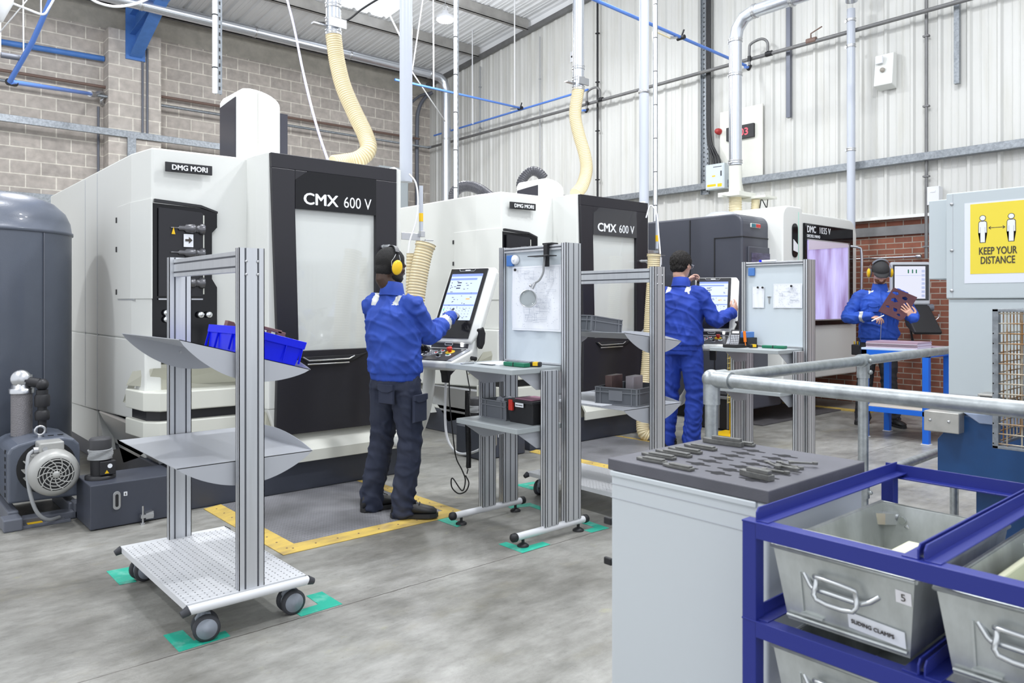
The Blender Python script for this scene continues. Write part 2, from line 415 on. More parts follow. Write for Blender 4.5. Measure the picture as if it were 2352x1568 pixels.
MT['dkcol'] = M('dark_gloss_side', (.06,.06,.075), .12, .3)
MT['smoke'] = M('smoked_pane', (.022,.022,.026), .1, spec=.35)
MT['chamber'] = M('chamber_lining', (.80,.83,.86), .35)
MT['worklight'] = M('work_light', (1,1,1), .5, emit=(.9,.95,1), es=3.5)
def doorglass():
    m, nt, N, L, B = nodes('door_glass')
    tp = N.new('ShaderNodeBsdfTransparent'); tp.inputs[0].default_value = (.985,.99,.99,1)
    gl = N.new('ShaderNodeBsdfGlossy'); gl.inputs[1].default_value = .05
    mx = N.new('ShaderNodeMixShader'); mx.inputs[0].default_value = .05; L.new(tp.outputs[0], mx.inputs[1]); L.new(gl.outputs[0], mx.inputs[2])
    L.new(mx.outputs[0], N['Material Output'].inputs[0]); return m
MT['doorglass'] = doorglass()
def chamber_lamp(o, x, y, z, w=6):
    l = bpy.data.lights.new('chamber_lamp', 'AREA'); l.shape = 'RECTANGLE'; l.size = .6; l.size_y = .06; l.energy = w; l.color = (.86,.93,1)
    q = bpy.data.objects.new('chamber_lamp', l); COL.objects.link(q); q.location = (x, y, z)
MT['steel_dimmed'] = M('tool_steel_dimmed', (.16,.16,.17), .3, .8)  # steel darkened in colour, standing in for the dimming by the smoked pane
# ------------------------------------------------------------ machining centres
def cnc_machine(lab, head, smoked):
    """local: x to the right along the front, y into the machine, origin at the left front foot"""
    t = thing('milling_machine', lab, 'milling machine', local=True)
    X1 = 1.89
    # lower plinth (dark) and casing
    m = MB(); m.box((.10,.02,0),(X1-.08,3.55,.24)); m.build('base', MT['dgrey'], t, .01)
    m = MB()
    # casing: chamfered plan; left part set back .37, from the slanted sill up
    plan = [(0,3.58),(0,.70),(.045,.37),(.70,.33),(.70,.24),(X1,.24),(X1,3.58)]
    m.prism(plan, 'z', 1.12, 2.45)
    m.prism([(.10,3.58),(.10,.75),(.50,.45),(X1,.36),(X1,3.58)], 'z', .24, 1.12)
    # left side wall with slanted lower edge
    m.prism([(3.58,.44),(2.0,.49),(.62,.55),(.37,.62),(.37,1.12),(3.58,1.12)], 'x', 0, .11)
    m.build('casing', MT['white'], t, .012)
    m = MB()   # joints of the side panels
    for y in (2.10, 1.68): m.box((-.002,y-.004,.50),(.002,y+.004,2.43))
    for z in (1.70,): m.box((.001,.62,1.398),(-.002,1.05,1.406))
    m.build('panel_joint', MT['tray'], t)
    # side foot panel
    m = MB(); m.prism([(3.5,.44),(1.75,.49),(1.75,.20),(3.5,.20)], 'x', .015, .10); m.prism([(1.75,.49),(1.5,.20),(1.75,.20)], 'x', .02, .10)
    m.build('side_skirt', MT['white'], t, .006)
    m = MB(); m.prism([(1.75,.485),(.60,.50),(.36,.44),(.9,.22),(1.3,.12)], 'x', .10, .13); m.build('chip_chute', MT['steel'], t, .004)
    m = MB(); m.prism([(-.002,.50),(.02,.52),(.17,.25),(.12,.24)], 'y', .45, 1.62); m.build('slanted_panel', MT['steel'], t, .003)
    # recess and the two-lipped fascia low on the left of the front
    m = MB()
    m.poly([(-.03,.55,.90),(.045,.33,.93),(.68,.27,.93),(.68,.34,.80),(.02,.42,.80),(-.06,.60,.80)])
    m.poly([(.045,.33,.93),(-.03,.55,.90),(-.03,.80,.66),(-.01,.60,.66),(.045,.52,.80)])
    m.box((.02,.38,.60),(.70,.50,.95))
    m.build('fascia_recess', MT['tan'], t)
    def lip(za, zb, y0, name, mat=MT['cream']):
        q = MB(); q.prism([(-.06,.62),(-.03,.30+y0),(.05,.20+y0),(.72,.16+y0),(.72,.5),(.0,.62)], 'z', za, zb); return q.build(name, mat, t, .008)
    lip(.645,.775,0,'upper_lip'); lip(.46,.575,0,'lower_lip')
    m = MB(); m.prism([(-.02,.60),(.0,.33),(.07,.27),(.70,.24),(.70,.5)], 'z', .57, .65); m.build('coolant_slot', MT['blackm'], t)
    m = MB(); m.prism([(.06,.46),(.70,.46),(.70,.24),(.22,.24)], 'y', .20, .5); m.build('lower_skirt', MT['tan'], t, .01)
    # front sill below the door
    m = MB(); m.prism([(.72,.60),(.70,.44),(.80,.225),(1.80,.225),(1.86,.30),(1.86,.44)], 'y', .04, .5)
    m.build('sill', MT['tan'], t, .008)
    m = MB(); m.prism([(-.06,.225),(-.06,.305),(.04,.44),(.06,.43),(-.03,.30),(-.03,.22)], 'x', .78, 1.86); m.build('sill_rail', MT['cream'], t, .004)
    # door frame box
    dx0, dx1 = .715, 1.885
    m = MB()
    m.prism([(dx0-.025,.33),(dx0-.02,.17),(dx0,.0),(1.765,.0),(1.80,-.012),(1.80,.30)], 'z', .62, 2.452)
    m.prism([(dx0+.0,.62),(dx0+.085,.36),(dx0+.085,.62)], 'y', .005, .20)
    m.prism([(1.765,.0),(1.89,.10),(1.91,.33),(1.765,.33)], 'z', .46, 2.47)
    m.build('door_frame', MT['white'], t, .008)
    fr = MB()   # black front, with the opening
    xl = lambda z: dx0+.008+(2.45-z)*.035
    wl = lambda z: .905+(2.06-z)*.028
    wr = 1.575
    for seg in (0,):
        fr.prism([(xl(2.45),2.445),(1.765,2.445),(1.765,2.34),(.905,2.34),(xl(2.34),2.34)], 'y', -.035, .003)
        fr.prism([(xl(2.34),2.34),(.905,2.34),(.905,2.06),(wl(1.03),1.03),(xl(1.03),1.03)], 'y', -.035, .003)
        fr.prism([(.905,2.26),(1.01,2.34),(.905,2.34)], 'y', -.034, .003)
        fr.prism([(wr,2.34),(1.765,2.34),(1.765,1.03),(wr,1.03)], 'y', -.035, .003)
        fr.prism([(xl(1.03),1.03),(1.765,1.03),(1.765,.43),(.80,.43),(.76,.50)], 'y', -.035, .003)
    d = fr.build('door', MT['black'], t, .004)
    m = MB(); m.prism([(.905,2.06),(wr,2.06),(wr,2.34),(1.00,2.34),(.905,2.27)], 'y', -.037, -.028)
    h = m.build('header_panel', MT['panel_glass'] if not smoked else MT['dkpanel'], d)
    text('lettering', 'CMX', .118, MT['text_w'], h, (.965,-.038,2.10), (1,0,0), (0,0,1), bold=.0022, sx=1.08)
    text('lettering', '600 V', .118, MT['text_w'], h, (1.29,-.038,2.10), (1,0,0), (0,0,1), sx=.86)
    # glazing and lit chamber
    m = MB(); m.prism([(wl(2.06),2.06),(wr,2.06),(wr,1.03),(wl(1.03),1.03)], 'y', -.018, -.012)
    m.build('door_glass', MT['doorglass'], d)
    m = MB(); cz0, cz1 = .98, 2.30
    A = [(.80,.30),(.80,1.0),(1.17,1.35),(1.72,.95),(1.72,.30)]
    for i in range(4):
        p, q = A[i], A[i+1]; m.poly([(p[0],p[1],cz0),(q[0],q[1],cz0),(q[0],q[1],cz1),(p[0],p[1],cz1)])
    m.poly([(x,y,cz1) for x,y in A]); m.poly([(x,y,cz0) for x,y in A])
    m.box((.78,.0,1.0),(.80,.34,2.34)); m.box((1.70,.0,1.0),(1.72,.34,2.34)); m.box((.78,0,2.2),(1.72,.34,2.32)); m.box((.78,0,.96),(1.72,.34,1.0))
    m.build('chamber', MT['chamber'], t)
    m = MB(); m.box((.82,.36,2.26),(1.6,.44,2.29)); m.build('work_light', MT['worklight'], t)
    m = MB(); m.cyl((1.02,1.17,1.20),(1.01,1.16,1.20),.035,20); m.build('chamber_plug', MT['mgrey'], t)
    m = MB(); m.tube([(1.20,1.28,1.08),(1.70,.93,1.08)],.012,8); m.cyl((1.22,1.15,1.10),(1.17,1.32,1.10),.03,12); m.build('coolant_pipe', MT['steel'], t)
    m = MB(); m.prism([(.83,1.02),(1.62,1.02),(1.62,1.0),(.83,1.0)],'y',-.03,.06); m.build('chamber_sill', MT['steel'], t, .003)
    # door pull recess below the window
    m = MB(); m.prism([(.94,.985),(1.42,.985),(1.49,1.0),(1.40,.955),(1.36,.94),(1.00,.94)], 'y', -.05, -.034)
    g = m.build('pull_recess', MT['blackm'], d, .003)
    m = MB(); m.tube([(.955,-.055,.985),(1.0,-.058,.957),(1.33,-.058,.957),(1.375,-.055,.978)],.006,6); m.tube([(.99,-.055,.93),(1.33,-.055,.93)],.006,6); m.build('pull_trim', MT['chrome'], g)
    # door handle bar on the right
    m = MB(); q = smoothpath([(1.63,-.05,2.0-.18),(1.66,-.12,1.80),(1.705,-.14,1.66),(1.705,-.14,1.30),(1.66,-.12,1.15),(1.63,-.05,1.05)],5)
    m.tube(q,.016,10); m.cyl((1.63,-.14,1.82),(1.63,-.02,1.82),.012); m.cyl((1.63,-.14,1.05),(1.63,-.02,1.05),.012)
    m.build('door_handle', MT['alu'], d)
    # tool magazine window and door
    m = MB(); m.prism([(.046,2.065),(.36,2.05),(.47,2.02),(.47,1.92),(.435,1.88),(.435,1.55),(.47,1.49),(.47,1.04),(.046,1.04)], 'y', .33, .345)
    for i in range(len(m.v)):
        x,y,z = m.v[i]; m.v[i] = (x, y-.06*(x-.045)/.655+.018, z)
    mw = m.build('magazine_window', MT['panel_glass'], t, .002)
    m = MB(); m.prism([(.075,2.035),(.36,2.02),(.385,2.00),(.385,1.44),(.36,1.425),(.075,1.425)], 'y', .312, .33)
    mg = m.build('window_pane', MT['smoke'], mw, .001)
    for z in (1.90, 1.73, 1.52):
        m = MB(); m.lathe([(.006,0),(.006,.05),(.018,.055),(.018,.09),(.03,.10),(.036,.15),(.036,.16),(.028,.165),(.028,.19),(.04,.2),(.04,.225)], (.15,.308,z), (1,0,.0), 12)
        m.build('tool_holder', MT['steel_dimmed'], mg)
    m = MB(); m.box((.370,.306,1.44),(.378,.309,2.0)); m.build('magazine_rim', MT['cream'], mg)
    m = MB(); m.prism([(.155,1.855),(.18,1.855),(.168,1.905)],'y',.302,.306); m.build('warning_sticker', MT['yellow'], mg)
    m = MB(); m.box((.235,.299,1.77),(.30,.303,1.86)); ars = m.build('arrow_sticker', MT['paper'], mg)
    m = MB(); m.prism([(.245,1.81),(.27,1.81),(.27,1.795),(.293,1.818),(.27,1.84),(.27,1.825),(.245,1.825)],'y',.295,.298); m.build('arrow', MT['text_d'], ars)
    m = MB(); m.prism([(.075,1.41),(.46,1.41),(.46,1.40),(.075,1.40)],'y',.318,.33); m.build('window_trim', MT['steel'], mw)
    for k, (x, z) in enumerate(((.125,1.31),(.125,1.265),(.345,1.295),(.40,1.295))):
        m = MB(); m.lathe([(.024,0),(.024,.012),(.019,.03),(.0,.032)], (x,.325-.04*(x/.4),z), (0,-1,0), 14); m.build('push_button', MT['chrome'], mw)
    m = MB(); m.prism([(-.006,1.06),(-.006,.70),(.038,.358),(.046,.352),(.046,.372),(.006,.70),(.006,1.06)], 'z', 1.408, 2.098); 
    m.build('magazine_door', MT['white'], t, .002)
    for z in (2.0,1.78,1.46): m = MB(); m.box((-.012,1.055,z-.02),(.0,1.075,z+.02)); m.build('hinge', MT['blackm'], t)
    m = MB(); m.prism([(.05,2.092),(.36,2.074),(.478,2.036),(.478,2.022),(.36,2.056),(.05,2.07)], 'y', .318, .347)
    m.build('window_eyebrow', MT['blackm'], t)
    m = MB(); m.box((.12,.322,2.288),(.43,.336,2.355)); 
    for i in range(len(m.v)):
        x,y,z = m.v[i]; m.v[i] = (x, y-.06*(x-.045)/.655+.018-.012, z)
    b = m.build('badge', MT['blackm'], t, .003)
    text('lettering', 'DMG MORI', .050, MT['text_w'], b, (.275,.292,2.302), (1,-.09,0), (0,0,1), bold=.0011, align='CENTER', sx=.96)
    # column cover on the roof
    y0 = .50; s = head; 
    cx0, cx1 = .70, 1.035
    if s > 0:
        m = MB(); prof = [(cx0,2.45),(cx0,2.45+s-.06),(cx0+.03,2.45+s-.01),(cx0+.09,2.45+s)]+[(cx0+.09+.245*math.sin(a),2.45+s-.11*(1-math.cos(a))) for a in [k*PI/16 for k in range(1,9)]]+[(cx1,2.45+s-.14),(cx1,2.45)]
        m.prism(prof, 'y', y0, y0+.04)
        m.prism([(x, z) for x, z in prof], 'y', y0+.02, y0+.40)
        c = m.build('column_cover', MT['white'], t, .02, 3)
        m = MB(); m.prism([(y0+.05,2.46),(y0+.05,2.45+s-.075),(y0+.2,2.45+s-.085),(y0+.37,2.45+s-.10),(y0+.37,2.46)],'x',cx0-.006,cx0+.004)
        m.build('column_side', MT['dkcol'], c); m = MB()
        m.prism([(y0+.06,2.46),(y0+.06,2.45+s-.14),(y0+.36,2.45+s-.14),(y0+.36,2.46)],'x',cx1-.01,cx1+.085)
        m.build('column_side', MT['dkcol'], c)
        m = MB(); m.box((cx0+.15,y0-.004,2.46),(cx0+.153,y0,2.45+s-.03)); m.build('column_joint', MT['cream'], c)
    return t
m1 = cnc_machine('white and black milling machine at the left with a tall white column cover above it', .575, False)
place(m1, (1.53, 5.20, 0)); chamber_lamp(None, 1.53+1.2, 5.2+.5, 2.24, 120)
m2 = cnc_machine('white and black milling machine in the middle with a low rounded column cover', .225, True)
place(m2, (4.685, 5.20, 0)); chamber_lamp(None, 4.685+1.2, 5.2+.5, 2.24, 120)
# ------------------------------------------------------------ perforated sheet: real see-through holes
def perf(name, rgb, pitch=.029, r=.0036, rough=.42):
    m, nt, N, L, B = nodes(name); B.inputs['Base Color'].default_value = (*rgb, 1); B.inputs['Roughness'].default_value = rough
    tc = N.new('ShaderNodeTexCoord'); sp = N.new('ShaderNodeSeparateXYZ'); L.new(tc.outputs['Object'], sp.inputs[0])
    def m_(op, a, b=None):
        q = N.new('ShaderNodeMath'); q.operation = op
        for i, v in enumerate((a, b)):
            if v is None: continue
            if isinstance(v, (int, float)): q.inputs[i].default_value = v
            else: L.new(v, q.inputs[i])
        return q.outputs[0]
    fx = m_('SUBTRACT', m_('FLOORED_MODULO', sp.outputs[0], pitch), pitch/2); fy = m_('SUBTRACT', m_('FLOORED_MODULO', sp.outputs[1], pitch), pitch/2)
    d = m_('SQRT', m_('ADD', m_('MULTIPLY', fx, fx), m_('MULTIPLY', fy, fy)))
    L.new(m_('GREATER_THAN', d, r), B.inputs['Alpha']); return m
MT['perf'] = perf('perforated_deck', (.70,.71,.73))
def profile(m, x0, x1, y0, y1, z0, z1, axis='z'):
    m.box((x0,y0,z0),(x1,y1,z1))
def groovebars(faces):
    m = MB()
    for a, b in faces: m.box(a, b)
    return m
def alu_post(t, x0, x1, y0, y1, z0, z1, n=2, name='post'):
    """slotted extrusion: wide face grooves along z"""
    m = MB(); e = .0028
    m.box((x0+e,y0+e,z0),(x1-e,y1-e,z1)); gw = .008
    xs = [x0]
    for k in range(1, n+1): xs += [x0+(x1-x0)*(k-.5)/n-gw/2+.0, x0+(x1-x0)*(k-.5)/n+gw/2]
    xs.append(x1)
    for i in range(0, len(xs), 2): m.box((xs[i],y0,z0),(xs[i+1],y0+e*1.2,z1)); m.box((xs[i],y1-e*1.2,z0),(xs[i+1],y1,z1))
    ym = (y0+y1)/2
    for a, b in ((y0,ym-gw/2),(ym+gw/2,y1)): m.box((x0,a,z0),(x0+e*1.2,b,z1)); m.box((x1-e*1.2,a,z0),(x1,b,z1))
    o = m.build(name, MT['alu'], t); g = MB()
    for k in range(1, n+1):
        c = x0+(x1-x0)*(k-.5)/n
        g.box((c-gw/2,y0+e-.0005,z0+.001),(c+gw/2,y0+e+.0003,z1-.001)); g.box((c-gw/2,y1-e-.0003,z0+.001),(c+gw/2,y1-e+.0005,z1-.001))
    g.box((x0+e-.0005,ym-gw/2,z0+.001),(x0+e+.0003,ym+gw/2,z1-.001)); g.build('slot', MT['groove'], o)
    return o
def alu_beam(t, x0, x1, y0, y1, z0, z1, n=2, name='top_beam'):
    m = MB(); m.box((x0+.003,y0,z0+.001),(x1-.003,y1,z1-.001)); gw = .008; zs = [z0]
    for k in range(1, n+1): c = z0+(z1-z0)*(k-.5)/n; zs += [c-gw/2, c+gw/2]
    zs.append(z1)
    for i in range(0, len(zs), 2): m.box((x0,y0,zs[i]),(x1,y1,zs[i+1]))
    o = m.build(name, MT['alu'], t, .001, 1); g = MB()
    for k in range(1, n+1): c = z0+(z1-z0)*(k-.5)/n; g.box((x0+.002,y0+.001,c-gw/2),(x0+.0032,y1-.001,c+gw/2))
    g.build('slot', MT['groove'], o); return o
def castor(t, x, y, a):
    r = .054; R = Matrix.Translation((x,y,0)) @ Matrix.Rotation(a, 4, 'Z')
    m = MB(R); m.cyl((0,0,.10),(0,0,.15),.014); m.prism([(-.035,.075),(-.03,.108),(.012,.118),(.03,.09),(.02,.06),(-.02,.055)], 'x', -.010, .010)
    h = m.build('castor', MT['castor'], t, .002)
    for s in (-1, 1):
        m = MB(R); m.lathe([(r-.012,-.012),(r,-.008),(r,.008),(r-.012,.012)], (s*.026,-.012,r), (1,0,0), 24); w = m.build('wheel', MT['rubber'], h)
        m = MB(R); m.lathe([(0,-.011),(r-.013,-.0135),(r-.013,.0135),(.018,.0125),(.016,.017),(0,.018)] if s > 0 else [(0,-.018),(.016,-.017),(.018,-.0125),(r-.013,-.0135),(r-.013,.0135),(0,.011)], (s*.026,-.012,r), (1,0,0), 24); m.build('hub', MT['castor'], w)
def tray(t, z, tilt, lip=True):
    """flat shelf carried on two arc-bottomed end brackets, tilted about the posts"""
    x0, x1, y0, y1 = -.02, .575, .075, .935; c = Vector((.275,0,z))
    R = Matrix.Translation(c) @ Matrix.Rotation(tilt, 4, 'Y') @ Matrix.Translation(-c)
    m = MB(R); m.box((x0,y0,z-.003),(x1,y1,z)); n = 24
    if lip:
        for i in range(n):
            a, b = y0+(y1-y0)*i/n, y0+(y1-y0)*(i+1)/n; f = lambda y: .055*(1-((y-(y0+y1)/2)/((y1-y0)/2))**2)
            m.add([(x1-.002,a,z-.003),(x1-.002,b,z-.003),(x1-.002,b,z+f(b)),(x1-.002,a,z+f(a)),(x1,a,z-.003),(x1,b,z-.003),(x1,b,z+f(b)),(x1,a,z+f(a))],[(0,1,2,3),(4,7,6,5),(3,2,6,7),(0,4,5,1)])
    o = m.build('tray', MT['tray'], t, .0)
    for y in (y0, y1-.002):
        q = MB(R); P = [(x0,z),(x1,z)]+[(x1-(x1-x0)*k/n, z-.108*math.sin(PI*(k/n))**.8 if 0 < k < n else z) for k in range(1,n)]
        q.prism(P, 'y', y, y+.002); b = q.build('end_bracket', MT['tray'], o)
        q = MB(R); q.cyl((.275,y-.004,z-.03),(.275,y+.006,z-.03),.007,10); q.build('bolt', MT['steel'], b)
    return o
def trolley(lab, tilt):
    t = thing('shelf_trolley', lab, 'trolley', local=True)
    m = MB(); m.box((.0,.02,.168),(.515,.97,.170)); m.build('deck', MT['perf'], t)
    m = MB(); m.box((-.0005,.02,.142),(.003,.97,.1675)); m.box((.512,.02,.142),(.5155,.97,.1675)); m.box((0,.02,.142),(.515,.023,.1675)); m.box((0,.967,.142),(.515,.97,.1675))
    m.build('deck_edge', MT['plate'], t)
    for y in (.0, .99):
        m = MB(); m.cyl((.0,y,.152),(.515,y,.152),.019,18); e = m.build('end_rail', MT['plate'], t)
        for s, x in ((-1,.0),(1,.515)):
            m = MB(); m.cyl((x-s*.004,y,.153),(x+s*.026,y,.141),.0205,16,.014); m.build('end_cap', MT['rubber'], e)
    for x, y, a in ((.075,.05,1.35),(.455,.07,.35+1.2),(.075,.93,1.75),(.455,.93,1.2)): castor(t, x, y, a)
    p = alu_post(t, .215,.325,.022,.062,.17,1.612)
    q = MB()
    for x in (.245,.295):
        for z in (1.555,1.50): q.lathe([(.006,0),(.006,.003),(.003,.005),(0,.005)], (x,.0215,z), (0,-1,0), 12)
    q.build('bolt_heads', MT['steel'], p)
    alu_post(t, .215,.325,.94,.98,.17,1.612)
    alu_beam(t, .235,.275,.062,.94,1.512,1.602)
    tray(t, .708, 0.0); tray(t, 1.155 if tilt > .2 else 1.158, tilt)
    return t
tr1 = trolley('grey shelf trolley in the foreground carrying a bright blue bin', .262)
place(tr1, (1.02,3.13,0), .0)
tr2 = trolley('grey shelf trolley between the drawing stands, holding dark grey crates', .12)
place(tr2, (3.66,3.03,0), .0)
# ------------------------------------------------------------ drawing stands
def stand(lab):
    t = thing('drawing_stand', lab, 'stand', local=True)
    for y in (.0,.575):
        m = MB(); m.cyl((.0,y,.062),(.545,y,.062),.021,18); f = m.build('foot', MT['plate'], t)
        for s, x in ((-1,.0),(1,.545)):
            m = MB(); m.lathe([(.022,0),(.026,.008),(.024,.03),(.012,.04),(0,.041)], (x,y,.062), (s,0,0), 14); m.build('end_cap', MT['blk'], f)
        for x in (.05,.50):
            m = MB(); m.cyl((x,y,.012),(x,y,.05),.009,10); m.lathe([(.034,0),(.034,.008),(.02,.018),(0,.02)], (x,y,.0), (0,0,1), 18); m.build('levelling_foot', MT['blk'], f)
        alu_post(t, .205,.315,y-.02,y+.02,.08,.958 if y else .985, 3, 'short_post')
        alu_post(t, .375,.505,y-.02,y+.02,.08,1.738, 3, 'tall_post')
    for z, x0 in ((1.0,-.01),(.66,.03)):
        m = MB(); y0, y1 = (.025,.66) if z > .9 else (.03,.60); m.box((x0,y0,z-.030),(.40,y1,z))
        o = m.build('worktop' if z > .9 else 'shelf', MT['shelfgrey'], t, .003)
        for y in (.05,.545):
            m = MB(); m.prism([(.05,z-.031),(.38,z-.031),(.38,z-.13),(.2,z-.13)], 'y', y-.0015, y+.0015); m.build('bracket', MT['tray'], o)
    alu_beam(t, .385,.415,.02,.555,1.70,1.732, 1); alu_beam(t, .385,.415,.02,.555,.985,1.015, 1, 'lower_beam')
    m = MB(); m.box((.405,.02,1.0),(.410,.555,1.71)); m.build('whiteboard', MT['board'], t)
    return t
MT['shelfgrey'] = M('grey_laminate', (.36,.39,.40), .35)
S1 = (2.83,3.20); S2 = (5.56,3.12)
st1 = stand('aluminium stand with a large drawing and a magnifier, beside the first operator'); place(st1, (*S1,0))
st2 = stand('aluminium stand with two small papers on its whiteboard, beside the second operator'); place(st2, (*S2,0))
def sheet(S, y0, y1, z0, z1, lab, seed, group=None, curl=.006, rows=26, mags=((.2,.93),)):
    x = S[0]+.400; y0 += S[1]; y1 += S[1]; rnd = random.Random(seed); m = MB(); n = 12; rings = []
    for i in range(n+1):
        y = y0+(y1-y0)*i/n
        rings.append([(x-curl*(.5+.5*math.sin(i*1.3+seed+k*.5))*(k/8 if True else 1), y, z1+(z0-z1)*k/8) for k in range(9)])
    m.loft(rings, False, True, False)
    base = (x, (y0+y1)/2, z0); m.v = [tuple(Vector(v)-Vector(base)) for v in m.v]
    o = m.build('drawing_sheet', MT['paper'], None); o.location = base; tag(o, lab, 'paper', group); ORG[o.name] = Vector(base)
    l = MB(); xx = x-curl-.0016
    def ln(ya, za, yb, zb, w=.0009): l.box((xx,min(ya,yb)-w/2,min(za,zb)-w/2),(xx+.0004,max(ya,yb)+w/2,max(za,zb)+w/2))
    W, H = y1-y0, z1-z0
    for f in (.03,.97): ln(y0+W*f,z0+H*.03,y0+W*f,z1-H*.03); ln(y0+W*.03,z0+H*f,y1-W*.03,z0+H*f)
    for k in range(rows):
        a, b = y0+W*rnd.uniform(.08,.7), z0+H*rnd.uniform(.12,.9); w, h = W*rnd.uniform(.04,.25), H*rnd.uniform(.02,.12)
        ln(a,b,a+w,b); 
        if k % 2: ln(a,b+h,a+w,b+h); ln(a,b,a,b+h); ln(a+w,b,a+w,b+h)
    for k in range(rows*3):
        a, b = y0+W*rnd.uniform(.06,.9), z0+H*rnd.uniform(.06,.94); ln(a,b,a+.006,b,.0014)
    l.build('linework', MT['ink'], o)
    for fy, fz in mags:
        q = MB(); q.cyl((xx-.001,y0+W*fy,z0+H*fz),(xx-.008,y0+W*fy,z0+H*fz),.009,14); q.build('magnet', MT['blk'], o)
    return o
MT['ink'] = M('ink', (.32,.36,.45), .7)
sheet(S1, .035,.49,1.205,1.61,'large folded engineering drawing on the whiteboard behind the magnifier', 3, curl=.012, rows=46, mags=((.9,.95),))
sheet(S2, .385,.50,1.335,1.52,'small blank paper pinned by two magnets at left of the far whiteboard', 5, rows=1, mags=((.5,.96),(.1,.95)))
sheet(S2, .04,.30,1.335,1.54,'printed drawing sheet at the right of the far whiteboard', 8, rows=26, mags=((.35,.9),))
for S, lab in ((S1,'blue magnetic block at the top corner of the board with the large drawing'),(S2,'blue magnetic block at the top corner of the far whiteboard')):
    m = MB(); m.box((S[0]+.385,S[1]+.475,1.615),(S[0]+.404,S[1]+.535,1.685)); single('board_eraser', m, MT['bluesteel'], lab, 'eraser', bevel=.004)
m = MB(); c = (S1[0]+.40,S1[1]+.455,1.655); m.lathe([(.030,0),(.030,.016),(.022,.022),(0,.022)], c, (-1,0,0), 20); m.lathe([(.012,.0225),(.012,.024),(0,.024)], c, (-1,0,0), 4)
single('round_magnet', m, MT['paper'], 'round white badge magnet beside the blue block', 'magnet')
m = MB(); m.box((S2[0]+.38,S2[1]+.27,1.745-.012),(S2[0]+.40,S2[1]+.40,1.748)); 
o = single('whiteboard_marker', m, MT['paper'], 'white and blue marker lying on top of the far whiteboard frame', 'pen', base=(S2[0]+.39,S2[1]+.33,1.733)); ORG[o.name] = Vector(o.location)
m = MB(); m.box((S2[0]+.379,S2[1]+.40,1.732),(S2[0]+.401,S2[1]+.425,1.749)); m.build('cap', MT['bbin'], o)
m = MB(); m.box((S2[0]+.398,S2[1]+.335,1.375),(S2[0]+.404,S2[1]+.345,1.43)); m.box((S2[0]+.398,S2[1]+.325,1.425),(S2[0]+.404,S2[1]+.357,1.435)); single('hanging_key', m, MT['steel'], 'small T shaped key hanging between two papers on the far board', 'key')
# magnifier clamped to the first stand
t = thing('magnifier', 'round magnifying glass on a gooseneck clamped to the top of the drawing stand', 'magnifier', (3.235,3.34,1.735))
m = MB(); m.box((3.20,3.30,1.733),(3.26,3.38,1.745)); m.box((3.19,3.33,1.60),(3.215,3.36,1.735)); m.box((3.13,3.26,1.66),(3.21,3.44,1.666)); m.build('clamp', MT['blk'], t, .003)
m = MB(); m.tube(smoothpath([(3.19,3.345,1.66),(3.17,3.335,1.60),(3.165,3.335,1.56),(3.16,3.36,1.52),(3.15,3.39,1.50)],6),.0065,8); m.build('gooseneck', MT['cable'], t)
m = MB(); m.cyl((3.15,3.39,1.50),(3.14,3.405,1.465),.010,10); m.ell((3.145,3.425,1.485),(.010,.010,.010),10,6); m.build('knuckle', MT['steel'], t)
c = Vector((3.13,3.43,1.405)); ax = Vector((-.75,-.62,.05)).normalized()
m = MB(); m.lathe([(.050,-.006),(.055,-.006),(.055,.006),(.050,.006),(.050,-.006)], c, ax, 32); m.build('lens_rim', MT['steel'], t)

mm, nt, N, L, B = nodes('lens_glass'); tp = N.new('ShaderNodeBsdfTransparent'); tp.inputs[0].default_value = (.97,.99,.985,1); gl = N.new('ShaderNodeBsdfGlossy'); gl.inputs[1].default_value = .05
mx = N.new('ShaderNodeMixShader'); mx.inputs[0].default_value = .05; L.new(tp.outputs[0], mx.inputs[1]); L.new(gl.outputs[0], mx.inputs[2]); L.new(mx.outputs[0], N['Material Output'].inputs[0])
m = MB(); m.lathe([(0,-.004),(.03,-.003),(.05,-.001),(.05,.001),(.03,.003),(0,.004)], c, ax, 32); m.build('lens', mm, t)
